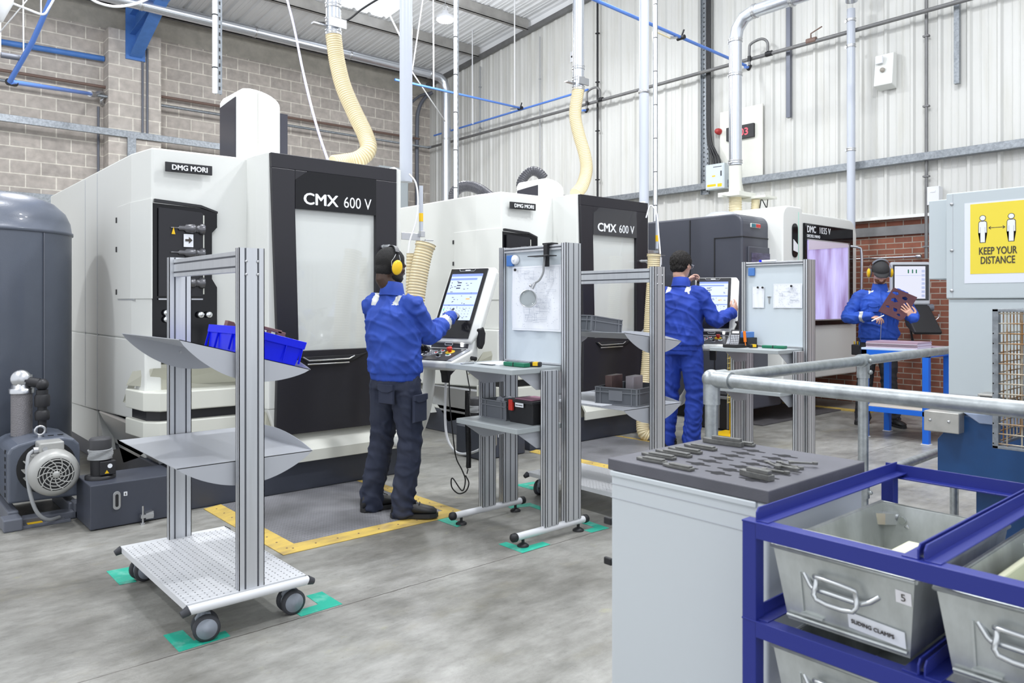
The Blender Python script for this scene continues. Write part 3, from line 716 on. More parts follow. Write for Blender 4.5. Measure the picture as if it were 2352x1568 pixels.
# ------------------------------------------------------------ control pendants
def pendant(lab, seed):
    """local: x right along the screen, front faces -y, origin on the floor under the screen's lower edge"""
    t = thing('control_pendant', lab, 'control panel', local=True)
    z0, z1 = 1.135, 1.625; L = math.radians(26); H = (z1-z0)/math.cos(L)
    R = Matrix.Translation((0,0,z0)) @ Matrix.Rotation(-L, 4, 'X')      # local v up the leaning panel
    w = .165
    m = MB(R); m.prism([(-w-.02,-.03),(w+.03,-.03),(w+.075,.06),(w+.075,H-.03),(w+.05,H+.012),(-w,H+.012),(-w-.02,H-.01)], 'y', .006, .05)
    m.X = None
    m.prism([(.02,1.135),(.05,1.20),(.06,1.0),(-.20,.93),(-.245,.945),(-.245,.985),(.0,1.055)], 'x', -w-.03, w+.045)
    hs = m.build('housing', MT['white'], t, .012, 3)
    m = MB(R); m.prism([(-w,.0),(w,.0),(w,H),(-w,H)], 'y', -.004, .008); sc = m.build('screen_panel', MT['gloss'], t, .003)
    m = MB(R); m.prism([(-.138,.135),(.138,.135),(.138,H-.045),(-.138,H-.045)], 'y', -.006, -.0035); s = m.build('screen', MT['screen'], sc)
    q = MB(R); rnd = random.Random(seed)
    def bar(a, b, c, d, k=0): q.m = k; q.prism([(a,b),(c,b),(c,d),(a,d)], 'y', -.0075, -.006)
    T = H-.045
    bar(-.138,T-.02,.138,T,1); bar(-.138,T-.05,.10,T-.035,1); bar(-.138,T-.165,.138,T-.15,1); bar(-.138,T-.255,.138,T-.245,1)
    for k in range(3): bar(-.065,T-.075-.022*k,-.03,T-.067-.022*k,0); bar(-.12,T-.075-.022*k,-.115,T-.067-.022*k,0)
    for k in range(26):
        a = rnd.uniform(-.12,.12); b = rnd.uniform(.15,T-.06); bar(a,b,a+rnd.uniform(.006,.022),b+.0035,0)
    for i in range(9):
        for j in range(4): bar(-.12+.028*i,.16+.022*j,-.115+.028*i,.163+.022*j,0)
    bar(.05,T-.205,.085,T-.197,2); bar(-.125,.21,-.115,.222,3)
    q.build('display_marks', [MT['scr_ink'],MT['scr_blue'],MT['scr_org'],MT['scr_grn']], s)
    m = MB(R); m.tube([(-.085,-.006,H-.008),(-.075,-.006,H-.022),(.05,-.006,H-.022),(.06,-.006,H-.008)],.0012,5); m.prism([(-.03,H-.018),(.015,H-.018),(.015,H-.012),(-.03,H-.012)],'y',-.006,-.004); m.build('trim_line', MT['text_w'], sc)
    # upright strip, sloping keypad
    m = MB(); m.prism([(.018,1.135),(.0,1.055),(.02,1.05),(.03,1.135)], 'x', -w, w); st = m.build('port_strip', MT['mdk'], t, .002)
    m = MB(); m.tube([(-.03,-.0,1.10),(.03,-.0,1.10),(.035,-.002,1.092),(.03,-.004,1.085),(-.03,-.004,1.085),(-.035,-.002,1.092),(-.03,0,1.10)],.002,5); m.build('port_frame', MT['text_w'], st)
    m = MB(); m.box((.105,-.005,1.077),(.125,.004,1.103)); m.build('lit_button', MT['worklight'], st, .002)
    K = Matrix.Translation((0,0,1.058)) @ Matrix.Rotation(math.radians(16.5), 4, 'X')
    m = MB(K); m.box((-w-.005,-.225,.0),(w-.01,-.0,.006)); kp = m.build('keypad', MT['mdk'], t, .003)
    m = MB(K); m.box((w-.005,-.225,.0),(w+.03,-.01,.006)); m.build('palm_rest', MT['tray'], t, .003)
    def knob(x, y, r, h, mat, name, base=None):
        if base is not None:
            m = MB(K); m.lathe([(r*1.7,.006),(r*1.7,.009),(0,.009)], (x,y,0), (0,0,1), 18); b = m.build(name+'_ring', base, kp)
        m = MB(K); m.lathe([(r*.6,.008),(r*.6,h*.5),(r,h*.55),(r*.95,h),(0,h*1.05)], (x,y,0), (0,0,1), 16); m.build(name, mat, kp)
    knob(.07,-.075,.020,.042,MT['red'],'emergency_stop',MT['yellow'])
    knob(-.005,-.06,.009,.012,MT['red'],'button',MT['text_w']); knob(-.035,-.10,.009,.012,MT['red'],'button',MT['text_w'])
    knob(.01,-.11,.009,.012,MT['green'],'button',MT['text_w']); knob(.095,-.13,.012,.012,MT['green'],'button',MT['text_w'])
    knob(.035,-.165,.011,.025,MT['blk'],'key_switch',MT['steel'])
    knob(-.145,-.06,.021,.03,MT['blk'],'dial',MT['steel']); knob(-.15,-.14,.018,.03,MT['blk'],'dial',MT['steel'])
    m = MB(K)
    for i in range(3):
        for j in range(4): m.box((-.10+.02*i,-.15+.026*j,.006),(-.087+.02*i,-.137+.026*j,.0085))
    m.build('key_block', MT['tray'], kp)
    kinds = 0
    m = MB(K); m.tube([(-.11,-.16,.007),(-.055,-.16,.007),(-.03,-.12,.007),(-.03,-.035,.007),(-.05,-.03,.007)],.0012,5); m.build('key_frame', MT['text_w'], kp)
    # handle on the right flank, hook below it, lower fittings
    m = MB(); m.prism([(.03,1.20),(.07,1.215),(.095,1.17),(.085,1.10),(.055,1.06),(.03,1.08)], 'x', w+.05, w+.085); m.build('side_grip', MT['blk'], t, .008)
    m = MB(); m.cyl((w+.04,-.02,1.005),(w+.085,-.02,1.0),.014,10); m.tube(smoothpath([(w+.075,-.02,1.0),(w+.078,-.022,.97),(w+.086,-.02,.945),(w+.08,-.01,.925),(w+.073,-.02,.945),(w+.078,-.022,.97)],4),.003,6); m.build('ring_hook', MT['blk'], t)
    m = MB(); m.prism([(-.10,.935),(.02,.95),(.01,.91),(-.04,.88),(-.05,.83),(-.07,.83),(-.08,.89)], 'x', -.01, .05); m.build('cable_gland', MT['blk'], t, .006)
    return t
MT['gloss'] = M('screen_surround', (.012,.012,.015), .15, coat=.3)
MT['mdk'] = M('console_dark', (.035,.035,.04), .4)
MT['screen'] = M('lit_screen', (.05,.05,.06), .3, emit=(.52,.62,.93), es=.95)
MT['scr_ink'] = M('screen_ink', (.02,.02,.05), .5); MT['scr_blue'] = M('screen_blue', (.02,.02,.05), .5, emit=(.22,.32,.72), es=.8)
MT['scr_org'] = M('screen_orange', (.1,.05,.01), .5, emit=(.8,.42,.05), es=.8); MT['scr_grn'] = M('screen_green', (.01,.1,.03), .5, emit=(.1,.75,.25), es=.8)
PD1 = (3.15,4.27,0); PD2 = (6.27,4.25,0)
pd1 = pendant('white control pendant with a lit screen touched by the first operator', 1); place(pd1, PD1, math.radians(-75.4))
pd2 = pendant('white control pendant gripped on both sides by the second operator', 2); place(pd2, PD2, math.radians(-62))
def swan(p, lab):
    x, y = p[0], p[1]; t = MB()
    t.tube(smoothpath([(x-.07,y+.13,.94),(x-.08,y+.14,.75),(x-.10,y+.17,.58),(x-.11,y+.25,.44),(x-.08,y+.42,.36),(x-.03,y+.62,.33),(x+.0,y+.83,.325)],6),.042,18)
    single('pendant_arm', t, MT['white'], lab, 'support arm', base=(x-.14,y+.24,.3))
swan(PD1, 'curved white tube carrying the first control pendant from the left machine')
swan(PD2, 'curved white tube carrying the second control pendant from the middle machine')
def line(name, pts, r, mat, lab, cat, n=8, sm=6, group=None, base=None):
    m = MB(); m.tube(smoothpath(pts, sm) if sm else pts, r, n)
    return single(name, m, mat, lab, cat, group, base=base)
x, y = PD1[0], PD1[1]
line('air_tube', [(3.17,4.33,.90),(3.16,4.33,.6),(3.15,4.28,.42),(3.19,4.20,.335),(3.28,4.08,.375),(3.33,4.0,.50),(3.38,3.94,.72),(3.42,3.9,.96)], .009, MT['wcable'], 'translucent white air tube looping below the first pendant', 'tube')
line('black_lead', [(3.10,4.20,.84),(3.09,4.18,.70),(3.10,4.16,.50),(3.12,4.15,.33),(3.15,4.12,.24),(3.17,4.11,.17),(3.15,4.12,.10)]+[(3.14+.045*math.cos(a),4.13-.04*math.cos(a),.15+.07*math.sin(a)) for a in (2.6,3.5,4.5,5.4,6.3,.9)], .0045, MT['blk'], 'black lead ending in a hanging loop below the first pendant', 'cable')
# coiled lead
m = MB(); c = [(3.17+.018*math.cos(k*2.1),4.08+.018*math.sin(k*2.1),.78-.0047*k*.0-.52*k/300) for k in range(301)]
m.tube([(3.17,4.10,.93),(3.17,4.08,.86)]+c+[(3.17,4.08,.25),(3.165,4.085,.22)], .0042, 5); single('coiled_lead', m, MT['blk'], 'black coiled lead hanging between the pendant and the drawing stand', 'cable', base=(3.17,4.08,.2))
# ------------------------------------------------------------ third machine, at the gable wall
MT['scrglass'] = M('violet_window', (.30,.26,.48), .25, emit=(.62,.58,.95), es=.32)
def vio():
    m, nt, N, L, B = nodes('lit_window'); B.inputs['Roughness'].default_value = .2
    B.inputs['Base Color'].default_value = (.42,.38,.58,1)
    tc = N.new('ShaderNodeTexCoord'); n = N.new('ShaderNodeTexNoise'); mp = N.new('ShaderNodeMapping'); mp.inputs['Scale'].default_value = (3.2,1,.7)
    L.new(tc.outputs['Object'], mp.inputs[0]); L.new(mp.outputs[0], n.inputs[0]); n.inputs['Scale'].default_value = 1.4; n.inputs['Detail'].default_value = 5
    r = N.new('ShaderNodeValToRGB'); r.color_ramp.elements[0].position = .3; r.color_ramp.elements[1].position = .7
    r.color_ramp.elements[0].color = (.20,.13,.28,1); r.color_ramp.elements[1].color = (.50,.47,.80,1); L.new(n.outputs[0], r.inputs[0]); L.new(r.outputs[0], B.inputs['Base Color'])
    L.new(r.outputs[0], B.inputs['Emission Color']); B.inputs['Emission Strength'].default_value = .55
    return m
def dmc():
    t = thing('machining_centre', 'dark grey and white machining centre with a violet lit window by the brick wall', 'machining centre', (7.56,4.6,0))
    Y = 4.72
    def rbox(x0,x1,y0,y1,z0,z1,r,ax):
        m = MB(); P = [(a0+ (0),0) for a0 in ()]
        return m
    m = MB(); pr = [(4.72,.16),(4.72,2.27)]+[(4.72+.12-.12*math.cos(a),2.27+.12*math.sin(a)) for a in [k*PI/12 for k in range(1,7)]]+[(7.2,2.39),(7.2,.16)]
    m.prism(pr, 'x', 7.56, 8.40); m.build('body', MT['dgrey2'], t, .02, 3)
    m = MB(); m.box((7.66,5.5,0),(9.0,7.1,.16)); m.build('base', MT['blackm'], t)
    m = MB()
    for y in (5.42,5.08,): m.box((7.553,y-.006,.2),(7.562,y+.006,2.36 if y > 5.2 else 2.13))
    m.box((7.553,4.72,2.12),(7.562,5.08,2.13)); m.box((7.57,4.712,2.12),(8.38,4.722,2.13)); m.box((7.553,4.72,1.02),(7.562,5.42,1.028)); m.build('panel_gap', MT['blk'], t)
    m = MB(); m.box((7.66,4.70,.85),(8.20,4.722,2.02)); w = m.build('magazine_door', MT['dgrey2'], t, .01)
    m = MB(); m.box((7.72,4.692,.92),(8.12,4.702,1.95)); m.build('window_pane', MT['smokev'], w, .004)
    m = MB(); m.box((7.72,4.705,2.235),(7.92,4.722,2.285)); b = m.build('badge', MT['white'], t, .006)
    m = MB(); m.box((7.726,4.702,2.24),(7.815,4.706,2.28)); m.build('teal_field', M('teal', (.03,.16,.2), .3), b)
    m = MB(); m.box((7.823,4.702,2.24),(7.914,4.706,2.28)); m.build('red_field', MT['red'], b)
    m = MB(); m.box((8.36,4.75,.16),(8.50,7.0,2.36)); m.build('dark_column', MT['blackm'], t, .02)
    # white front cover, rounded at its left top and right
    def shell(x0, x1, y0, y1, z0, z1, r, name, mat, rt=None):
        rt = rt or r; P = [(x0,z0),(x0,z1-r)]+[(x0+r-r*math.cos(a), z1-r+r*math.sin(a)) for a in [k*PI/16 for k in range(1,9)]]
        P += [(x1-rt+rt*math.sin(a), z1-rt+rt*math.cos(a)) for a in [k*PI/16 for k in range(0,9)]]+[(x1,z0)]
        m = MB(); m.prism(P, 'y', y0, y1); return m.build(name, mat, t, .02, 4)
    shell(8.13,10.12,4.60,5.3,.45,2.47,.10,'front_cover',MT['white'],.22)
    shell(8.30,10.0,5.2,6.9,.45,2.42,.10,'rear_cover',MT['cream'],.16)
    shell(8.10,8.55,4.53,5.3,.30,2.51,.14,'corner_column',MT['white'],.05)
    m = MB(); m.tube([(8.45,4.525,2.45),(8.45,4.525,.4)],.0025,6); m.build('green_line', M('mint', (.3,.75,.6), .4), t)
    m = MB(); P = [(8.36+.06*math.cos(a), 2.25+.06*math.sin(a)) for a in [k*PI/10 for k in range(0,11)]]+[(8.36+.06*math.cos(a), 1.97+.06*math.sin(a)) for a in [PI+k*PI/10 for k in range(0,11)]]
    m.prism(P, 'y', 4.515, 4.53); s = m.build('signal_light', MT['panel_glass'], t, .004)
    m = MB(); m.prism([(8.31,1.99),(8.41,1.97),(8.41,2.06),(8.31,2.12)],'y',4.510,4.516); m.build('light_lens', MT['text_w'], s)
    # door
    X = (8.69, 9.97); Z = (1.10, 2.345)
    m = MB(); m.box((X[0],4.575,Z[0]),(X[1],4.605,Z[1])); d = m.build('door_panel', MT['panel_glass'], t, .01)
    m = MB(); m.box((8.75,4.565,1.175),(9.83,4.577,2.145)); m.build('window', vio(), d, .003)
    m = MB()
    for a, b in (((8.745,4.562,2.14),(9.84,4.572,2.155)),((8.745,4.562,1.16),(9.84,4.572,1.175)),((9.80,4.562,1.17),(9.835,4.572,2.15))): m.box(a, b)
    m.build('window_frame', MT['alu'], d)
    m = MB(); m.prism([(8.76,2.14),(9.80,2.14),(9.80,2.10),(8.76,2.02)],'y',4.558,4.564); m.build('chamber_roof', M('pinkish', (.72,.64,.76), .4), d)
    text('lettering', 'DMC', .115, MT['text_w'], d, (8.74,4.573,2.235), (1,0,0), (0,0,1), bold=.0018, sx=.86)
    text('lettering', '1035 V', .115, MT['text_w'], d, (9.04,4.573,2.235), (1,0,0), (0,0,1), sx=.9)
    text('lettering', 'DECKEL MAHO', .05, MT['text_w'], d, (8.74,4.573,2.175), (1,0,0), (0,0,1), bold=.0009, sx=.95)
    m = MB(); m.tube(smoothpath([(9.90,4.58,2.12),(9.95,4.50,2.10),(9.98,4.47,2.02),(9.98,4.47,1.5),(9.98,4.47,1.30),(9.93,4.56,1.22)],5),.017,10); m.build('door_handle', MT['steel'], t)
    m = MB(); m.lathe([(.24,0),(.22,.05),(.14,.10),(0,.11)], (8.05,5.3,2.38), (0,0,1), 24); m.build('extraction_cowl', MT['tray'], t)
    return t
MT['dgrey2'] = M('anthracite', (.062,.066,.085), .33, bump=.05, bs=260, coat=.1)
MT['smokev'] = M('smoked_window', (.05,.045,.08), .25, var=.6, vs=7, stretch=(1,1,4), rgb2=(.11,.10,.17))
dmc()
# monitor of the third machine on its arm
t = thing('machine_monitor', 'grey framed monitor and slanted keypad behind the man in the cap', 'monitor', (9.85,3.80,0))
fr = Vector((.658,.753,0)); Rz = Matrix.Translation((9.80,3.80,1.62)) @ Matrix.Rotation(math.radians(-41-3), 4, 'Z')
m = MB(Rz); m.box((-.24,-.02,-.27),(.24,.035,.26)); h = m.build('housing', MT['tray'], t, .03, 4)
m = MB(Rz); m.box((-.215,-.026,-.21),(.215,-.018,.225)); b = m.build('bezel', MT['gloss'], t, .01)
m = MB(Rz); m.box((-.195,-.030,-.19),(.17,-.0255,.205)); s = m.build('screen', M('pale_screen', (.05,.05,.06), .3, emit=(.80,.82,.95), es=.62), b)
m = MB(Rz)
for k, x in enumerate((-.04,.01,.055)): m.m = 0; m.box((x,-.032,.12),(x+.014,-.0295,.165))
m.m = 1
for k in range(7): m.box((.125,-.032,-.17+.05*k),(.162,-.0295,-.14+.05*k))
m.box((-.19,-.032,.09),(.12,-.0295,.094)); m.box((-.19,-.032,.175),(-.17,-.0295,.18)); m.build('display_marks', [MT['green'], M('mark_blue', (.5,.55,.75), .5)], s)
m = MB(Rz); m.prism([(-.02,-.27),(.03,-.27),(-.10,-.52),(-.32,-.62),(-.34,-.585)], 'x', -.10, .22); k = m.build('keypad_housing', MT['blk'], t, .015)
q = Matrix.Translation((0,-.02,-.285)) @ Matrix.Rotation(math.radians(47), 4, 'X')
m = MB(Rz @ q); m.box((-.08,-.40,.0),(.20,-.02,.006)); kp = m.build('keypad', MT['tray'], k, .003)
m = MB(Rz @ q); 
for i in range(5):
    for j in range(7): m.box((-.04+.04*i,-.30+.035*j,.006),(-.015+.04*i,-.28+.035*j,.010))
m.build('key_block', MT['blk'], kp)
m = MB(Rz); m.cyl((.20,.02,-.30),(.28,.02,-.30),.045,18); m.build('arm_joint', MT['mgrey'], t, .004)
m = MB(Rz); m.tube(smoothpath([(.25,.0,-.36),(.255,-.02,-.42),(.29,-.02,-.45),(.33,-.02,-.42),(.335,-.02,-.38)],5),.007,8); m.build('hook', MT['steel'], t)
m = MB(); m.cyl((9.95,3.72,1.33),(10.49,3.9,1.33),.035,14); m.build('wall_arm', MT['mgrey'], t)
m = MB(); m.tube(smoothpath([(9.75,3.78,1.1),(9.74,3.75,.95),(9.78,3.74,.85),(9.75,3.78,.78),(9.80,3.80,.74)],5),.012,7); m.tube(smoothpath([(9.79,3.80,1.1),(9.80,3.78,.93),(9.77,3.76,.80),(9.73,3.78,.76)],5),.008,7); m.build('leads', MT['blk'], t)
m = MB(); m.cyl((10.45,4.75,1.98),(10.45,3.95,1.98),.014,10); m.lathe([(.02,0),(.03,.02),(.03,.06),(.018,.07)],(10.45,3.98,1.98),(0,-1,0),12)
o = single('wall_bar', m, MT['steel'], 'slim steel bar fixed along the red brick behind the man in the cap', 'bar')
# ------------------------------------------------------------ floor mats and tape
def matmat():
    m, nt, N, L, B = nodes('chequer_mat'); B.inputs['Roughness'].default_value = .45
    tc = N.new('ShaderNodeNewGeometry')
    n = N.new('ShaderNodeTexNoise'); n.inputs['Scale'].default_value = 2.4; n.inputs['Detail'].default_value = 7; L.new(tc.outputs['Position'], n.inputs[0])
    r = N.new('ShaderNodeValToRGB'); r.color_ramp.elements[0].position = .32; r.color_ramp.elements[1].position = .66
    r.color_ramp.elements[0].color = (.15,.15,.155,1); r.color_ramp.elements[1].color = (.30,.30,.32,1); L.new(n.outputs[0], r.inputs[0])
    b = N.new('ShaderNodeTexBrick'); b.offset = .5; b.inputs['Scale'].default_value = 1; b.inputs['Brick Width'].default_value = .034; b.inputs['Row Height'].default_value = .017
    b.inputs['Mortar Size'].default_value = .0052; b.inputs['Mortar Smooth'].default_value = .35
    mp = N.new('ShaderNodeMapping'); mp.inputs['Rotation'].default_value = (0,0,.5); L.new(tc.outputs['Position'], mp.inputs[0]); L.new(mp.outputs[0], b.inputs['Vector'])
    mx = N.new('ShaderNodeMix'); mx.data_type = 'RGBA'; mx.blend_type = 'MULTIPLY'; mx.inputs[0].default_value = .55; L.new(r.outputs[0], mx.inputs[6])
    L.new(b.outputs['Color'], mx.inputs[7]); b.inputs['Color1'].default_value = (1.1,1.1,1.1,1); b.inputs['Color2'].default_value = (1,1,1,1); b.inputs['Mortar'].default_value = (.35,.35,.37,1)
    L.new(mx.outputs[2], B.inputs['Base Color'])
    bp = N.new('ShaderNodeBump'); bp.invert = True; bp.inputs['Strength'].default_value = .8; bp.inputs['Distance'].default_value = .003; L.new(b.outputs['Fac'], bp.inputs['Height']); L.new(bp.outputs[0], B.inputs['Normal'])
    return m
MT['mat'] = matmat()
def floormat_(x0, x1, y0, y1, lab, sides, w=.115):
    t = thing('operator_mat', lab, 'mat', ((x0+x1)/2,(y0+y1)/2,0))
    m = MB(); m.box((x0+w*('l' in sides),y0+w*('f' in sides),.001),(x1-w*('r' in sides),y1,.013)); m.build('mat_field', MT['mat'], t, .002)
    E = {'l': [(x0,y0),(x0+w,y0+w),(x0+w,y1),(x0,y1)], 'f': [(x0,y0),(x1,y0),(x1-w,y0+w),(x0+w,y0+w)], 'r': [(x1,y0),(x1,y1),(x1-w,y1),(x1-w,y0+w)]}
    for k in sides:
        P = E[k]; m = MB(); n = len(P); outer = {'l':(0,3),'f':(0,1),'r':(0,1)}[k]
        vs = [(x,y,.001) for x,y in P]+[(x,y,.004 if i in outer else .014) for i,(x,y) in enumerate(P)]
        m.add(vs, [(0,1,2,3),(4,5,6,7),(0,1,5,4),(1,2,6,5),(2,3,7,6),(3,0,4,7)], False); e = m.build('wooden_edging', MT['wood'], t)
        q = MB(); (ax, ay), (bx, by) = P[outer[0]], P[outer[1]]; cx, cy = sum(p[0] for p in P)/4, sum(p[1] for p in P)/4
        for i in range(9):
            f = (i+.6)/9.2; px, py = ax+(bx-ax)*f, ay+(by-ay)*f
            if k == 'f': py += w*.5
            else: px += (w*.5 if k == 'l' else -w*.5)
            q.cyl((px,py,.008),(px,py,.0102),.006,8)
        q.build('screw_heads', MT['brown'], e)
    return t
floormat_(1.79,3.06,3.945,5.18,'chequered grey mat with yellow wooden edging under the first operator','lfr')
floormat_(4.74,6.02,3.95,5.18,'chequered grey mat with yellow edging before the middle machine','lr',.09)
m = MB(); m.box((9.58,4.2,.001),(9.72,5.4,.014)); single('edging_strip', m, MT['wood'], 'yellow wooden edging strip on the floor below the violet lit window', 'edging')
MT['dkmat'] = M('dark_mat', (.10,.095,.10), .55, var=.3, vs=4)
m = MB(); m.box((7.7,4.55,.001),(9.57,5.45,.012)); single('rubber_mat', m, MT['dkmat'], 'dark flat mat on the floor under the violet lit machine', 'mat')
def tape(P, lab):
    m = MB(); m.prism(P, 'z', .0006, .0016); single('floor_tape', m, MT['tape'], lab, 'floor marking', 'green corner marks taped to the floor')
tape([(1.0,4.31),(1.12,4.30),(1.13,4.17),(1.08,4.16),(1.075,4.05),(1.0,4.06)],'green tape corner at the back left castor of the front trolley')
tape([(.985,3.325),(1.063,3.325),(1.063,3.19),(1.195,3.20),(1.192,3.135),(.985,3.125)],'green tape corner at the front left castor of the front trolley')
tape([(1.50,3.195),(1.62,3.20),(1.625,3.33),(1.705,3.33),(1.705,3.13),(1.50,3.125)],'green tape corner at the front right castor of the front trolley')
tape([(2.80,3.32),(2.86,3.32),(2.865,3.185),(3.02,3.185),(3.02,3.12),(2.80,3.115)],'green tape corner at the front left foot of the first drawing stand')
tape([(2.82,3.95),(3.0,3.95),(2.98,3.90),(2.90,3.89),(2.90,3.76),(2.82,3.74)],'green tape corner at the back left foot of the first drawing stand')
tape([(3.36,3.12),(3.51,3.11),(3.525,3.31),(3.46,3.31),(3.455,3.18),(3.36,3.185)],'green tape corner at the front right foot of the first drawing stand')
tape([(3.47,3.68),(3.52,3.66),(3.54,3.86),(3.36,3.90),(3.35,3.84),(3.48,3.80)],'green tape corner at the back right foot of the first drawing stand')
tape([(3.80,4.32),(3.98,4.30),(3.98,4.24),(3.87,4.25),(3.87,4.12),(3.80,4.12)],'green tape corner at the castor of the farther trolley')
# ------------------------------------------------------------ things on the trolleys
def blue_bin():
    """local: bin standing at 0,0; long side x"""
    t = thing('blue_bin', 'bright blue plastic bin tilted on the upper tray of the front trolley', 'bin', local=True)
    L_, W_, H_ = .30, .40, .115
    def ring(l, w, z): return [(-l/2,-w/2,z),(l/2,-w/2,z),(l/2,w/2,z),(-l/2,w/2,z)]
    m = MB(); m.loft([ring(L_*.88,W_*.9,0), ring(L_*.94,W_*.95,H_*.68), ring(L_,W_,H_*.70), ring(L_+.004,W_+.004,H_), ring(L_-.012,W_-.012,H_), ring(L_*.94-.006,W_*.95-.008,H_*.65), ring(L_*.86,W_*.88,.004)], True, False)
    b = 0
    for f in (-.47,-.2,.2,.47):
        for s in (-1,1): m.box((f*L_-.002, s*W_/2*.97-.006, .01),(f*L_+.002, s*W_/2*.97+.004, H_*.98))
        for s in (-1,1): m.box((s*L_/2*.96-.007, f*W_-.002, .01),(s*L_/2*.96+.004, f*W_+.002, H_*.98))
    m.build('shell', MT['bbin'], t, .002); return t
b = blue_bin(); tl = .262; cx, cy = 1.02+.275, 3.13
def on_tray(o, base, z, tilt, lx, ly, h=0, rz=0):
    """stand a thing on a tilted tray: lx, ly local to the trolley"""
    M4 = Matrix.Translation((base[0],base[1],0)) @ Matrix.Translation((.275,0,z)) @ Matrix.Rotation(tilt, 4, 'Y') @ Matrix.Translation((lx-.275,ly,h)) @ Matrix.Rotation(rz, 4, 'Z')
    o.location = M4.to_translation(); o.rotation_euler = M4.to_euler()
T1 = (1.02,3.13); T2 = (3.66,3.03)
on_tray(b, T1, 1.155, tl, .385, .305, .001, .03)
for i, (lx, ly, h, r, L_, lab) in enumerate(((.285,.385,.006,.3,.055,'reddish brown metal part poking up at the left of the blue bin'),(.35,.40,.006,-.2,.07,'reddish brown metal part poking up in the middle of the blue bin'),(.42,.37,.006,.1,.07,'reddish brown angled part behind the near post in the blue bin'),(.40,.24,.006,0,.15,'long reddish brown slotted part standing at the right of the blue bin'))):
    m = MB()
    if i < 3: m.prism([(-L_/2,0),(L_/2,0),(L_/2,.115),(L_/2-.02,.135),(-L_/2,.135)],'y',-.012,.012)
    else:
        for a, c in (((-.08,-.006,0),(.09,.006,.105)),((-.08,-.006,.125),(.07,.006,.14)),((-.08,-.006,.105),(-.02,.006,.125)),((.0,-.006,.105),(.02,.006,.125)),((.05,-.006,.105),(.09,.006,.135))): m.box(a, c)
    o = m.build('metal_part', MT['brz'], None, .002); tag(o, lab, 'metal part'); on_tray(o, T1, 1.155, tl, lx, ly, h+.004, r)
def crate(lab, L_, W_, H_, group=None):
    t = thing('storage_crate', lab, 'crate', local=True, group=group)
    m = MB(); w = .004
    for a, c in (((-L_/2,-W_/2,0),(L_/2,W_/2,.004)),((-L_/2,-W_/2,0),(L_/2,-W_/2+w,H_)),((-L_/2,W_/2-w,0),(L_/2,W_/2,H_)),((-L_/2,-W_/2,0),(-L_/2+w,W_/2,H_)),((L_/2-w,-W_/2,0),(L_/2,W_/2,H_))): m.box(a, c)
    b = m.build('shell', MT['gbin'], t); e = .006; m = MB()
    for z0, z1 in ((H_-.006,H_),(H_-.036,H_-.030),(.0,.006)):
        for a, c in (((-L_/2-e,-W_/2-e,z0),(L_/2+e,-W_/2,z1)),((-L_/2-e,W_/2,z0),(L_/2+e,W_/2+e,z1)),((-L_/2-e,-W_/2,z0),(-L_/2,W_/2,z1)),((L_/2,-W_/2,z0),(L_/2+e,W_/2,z1))): m.box(a, c)

    for sx in (-1,1):
        for sy in (-1,1):
            for d in (0,.035):
                m.box((sx*(L_/2-d)-.003, sy*W_/2-(e if sy<0 else 0), .0),(sx*(L_/2-d)+.003, sy*W_/2+(e if sy>0 else 0), H_))
                m.box((sx*L_/2-(e if sx<0 else 0), sy*(W_/2-d)-.003, .0),(sx*L_/2+(e if sx>0 else 0), sy*(W_/2-d)+.003, H_))
    m.build('rim', MT['gbinl'], t, .001); return t
MT['lbl'] = M('label_paper', (.75,.74,.76), .6)
c1 = crate('dark grey crate holding two bare metal blocks on the lower tray', .40, .30, .115); place(c1, (3.66+.32,3.03+.31,.7095), .55*0+.22)
m = MB(); m.box((-.2065,-.05,.03),(-.2045,.05,.095)); m.build('label_holder', MT['gbinl'], c1)
c2 = crate('dark grey crate on the upper tray behind the drawing stand', .30, .20, .105); on_tray(c2, T2, 1.158, .12, .13, .46, .002, .0)
def block(x, y, z, rz, lab, mat, w, d, h, notch):
    m = MB(); P = [(-w/2,0),(w/2,0),(w/2,h),(-w/2+notch,h),(-w/2+notch,h*.35),(-w/2,h*.35)] if notch else [(-w/2,0),(w/2,0),(w/2,h),(-w/2,h)]
    m.prism(P, 'y', -d/2, d/2); o = m.build('metal_block', mat, None, .004); o.location = (x,y,z); o.rotation_euler = (0,0,rz); tag(o, lab, 'metal block')
MT['blk_br'] = M('block_brown', (.20,.13,.12), .4, .3, var=.3, vs=9); MT['blk_al'] = M('block_pale', (.52,.47,.50), .4, .3, var=.15, vs=12)
block(3.93,3.44,.716,.22,'brownish metal block standing at the back of the dark grey crate',MT['blk_br'],.16,.05,.175,0)
block(3.99,3.33,.716,.22,'pale notched metal block at the front of the dark grey crate',MT['blk_al'],.20,.06,.17,.06)
m = MB(); m.box((3.67,3.32,.7098),(3.78,3.72,.7135)); single('paper_sheet', m, MT['paper'], 'white papers lying on the lower tray beside the crate with metal blocks', 'paper')
m = MB(); m.loft([[(3.628,3.55,1.12),(3.633,3.55,1.29)],[(3.632,3.72,1.11),(3.636,3.72,1.28)]],False,False,False); m.box((3.628,3.55,1.12),(3.632,3.74,1.30)); o = single('paper_sheet', m, MT['paper'], 'white sheet standing against the crate on the farther upper tray', 'paper')
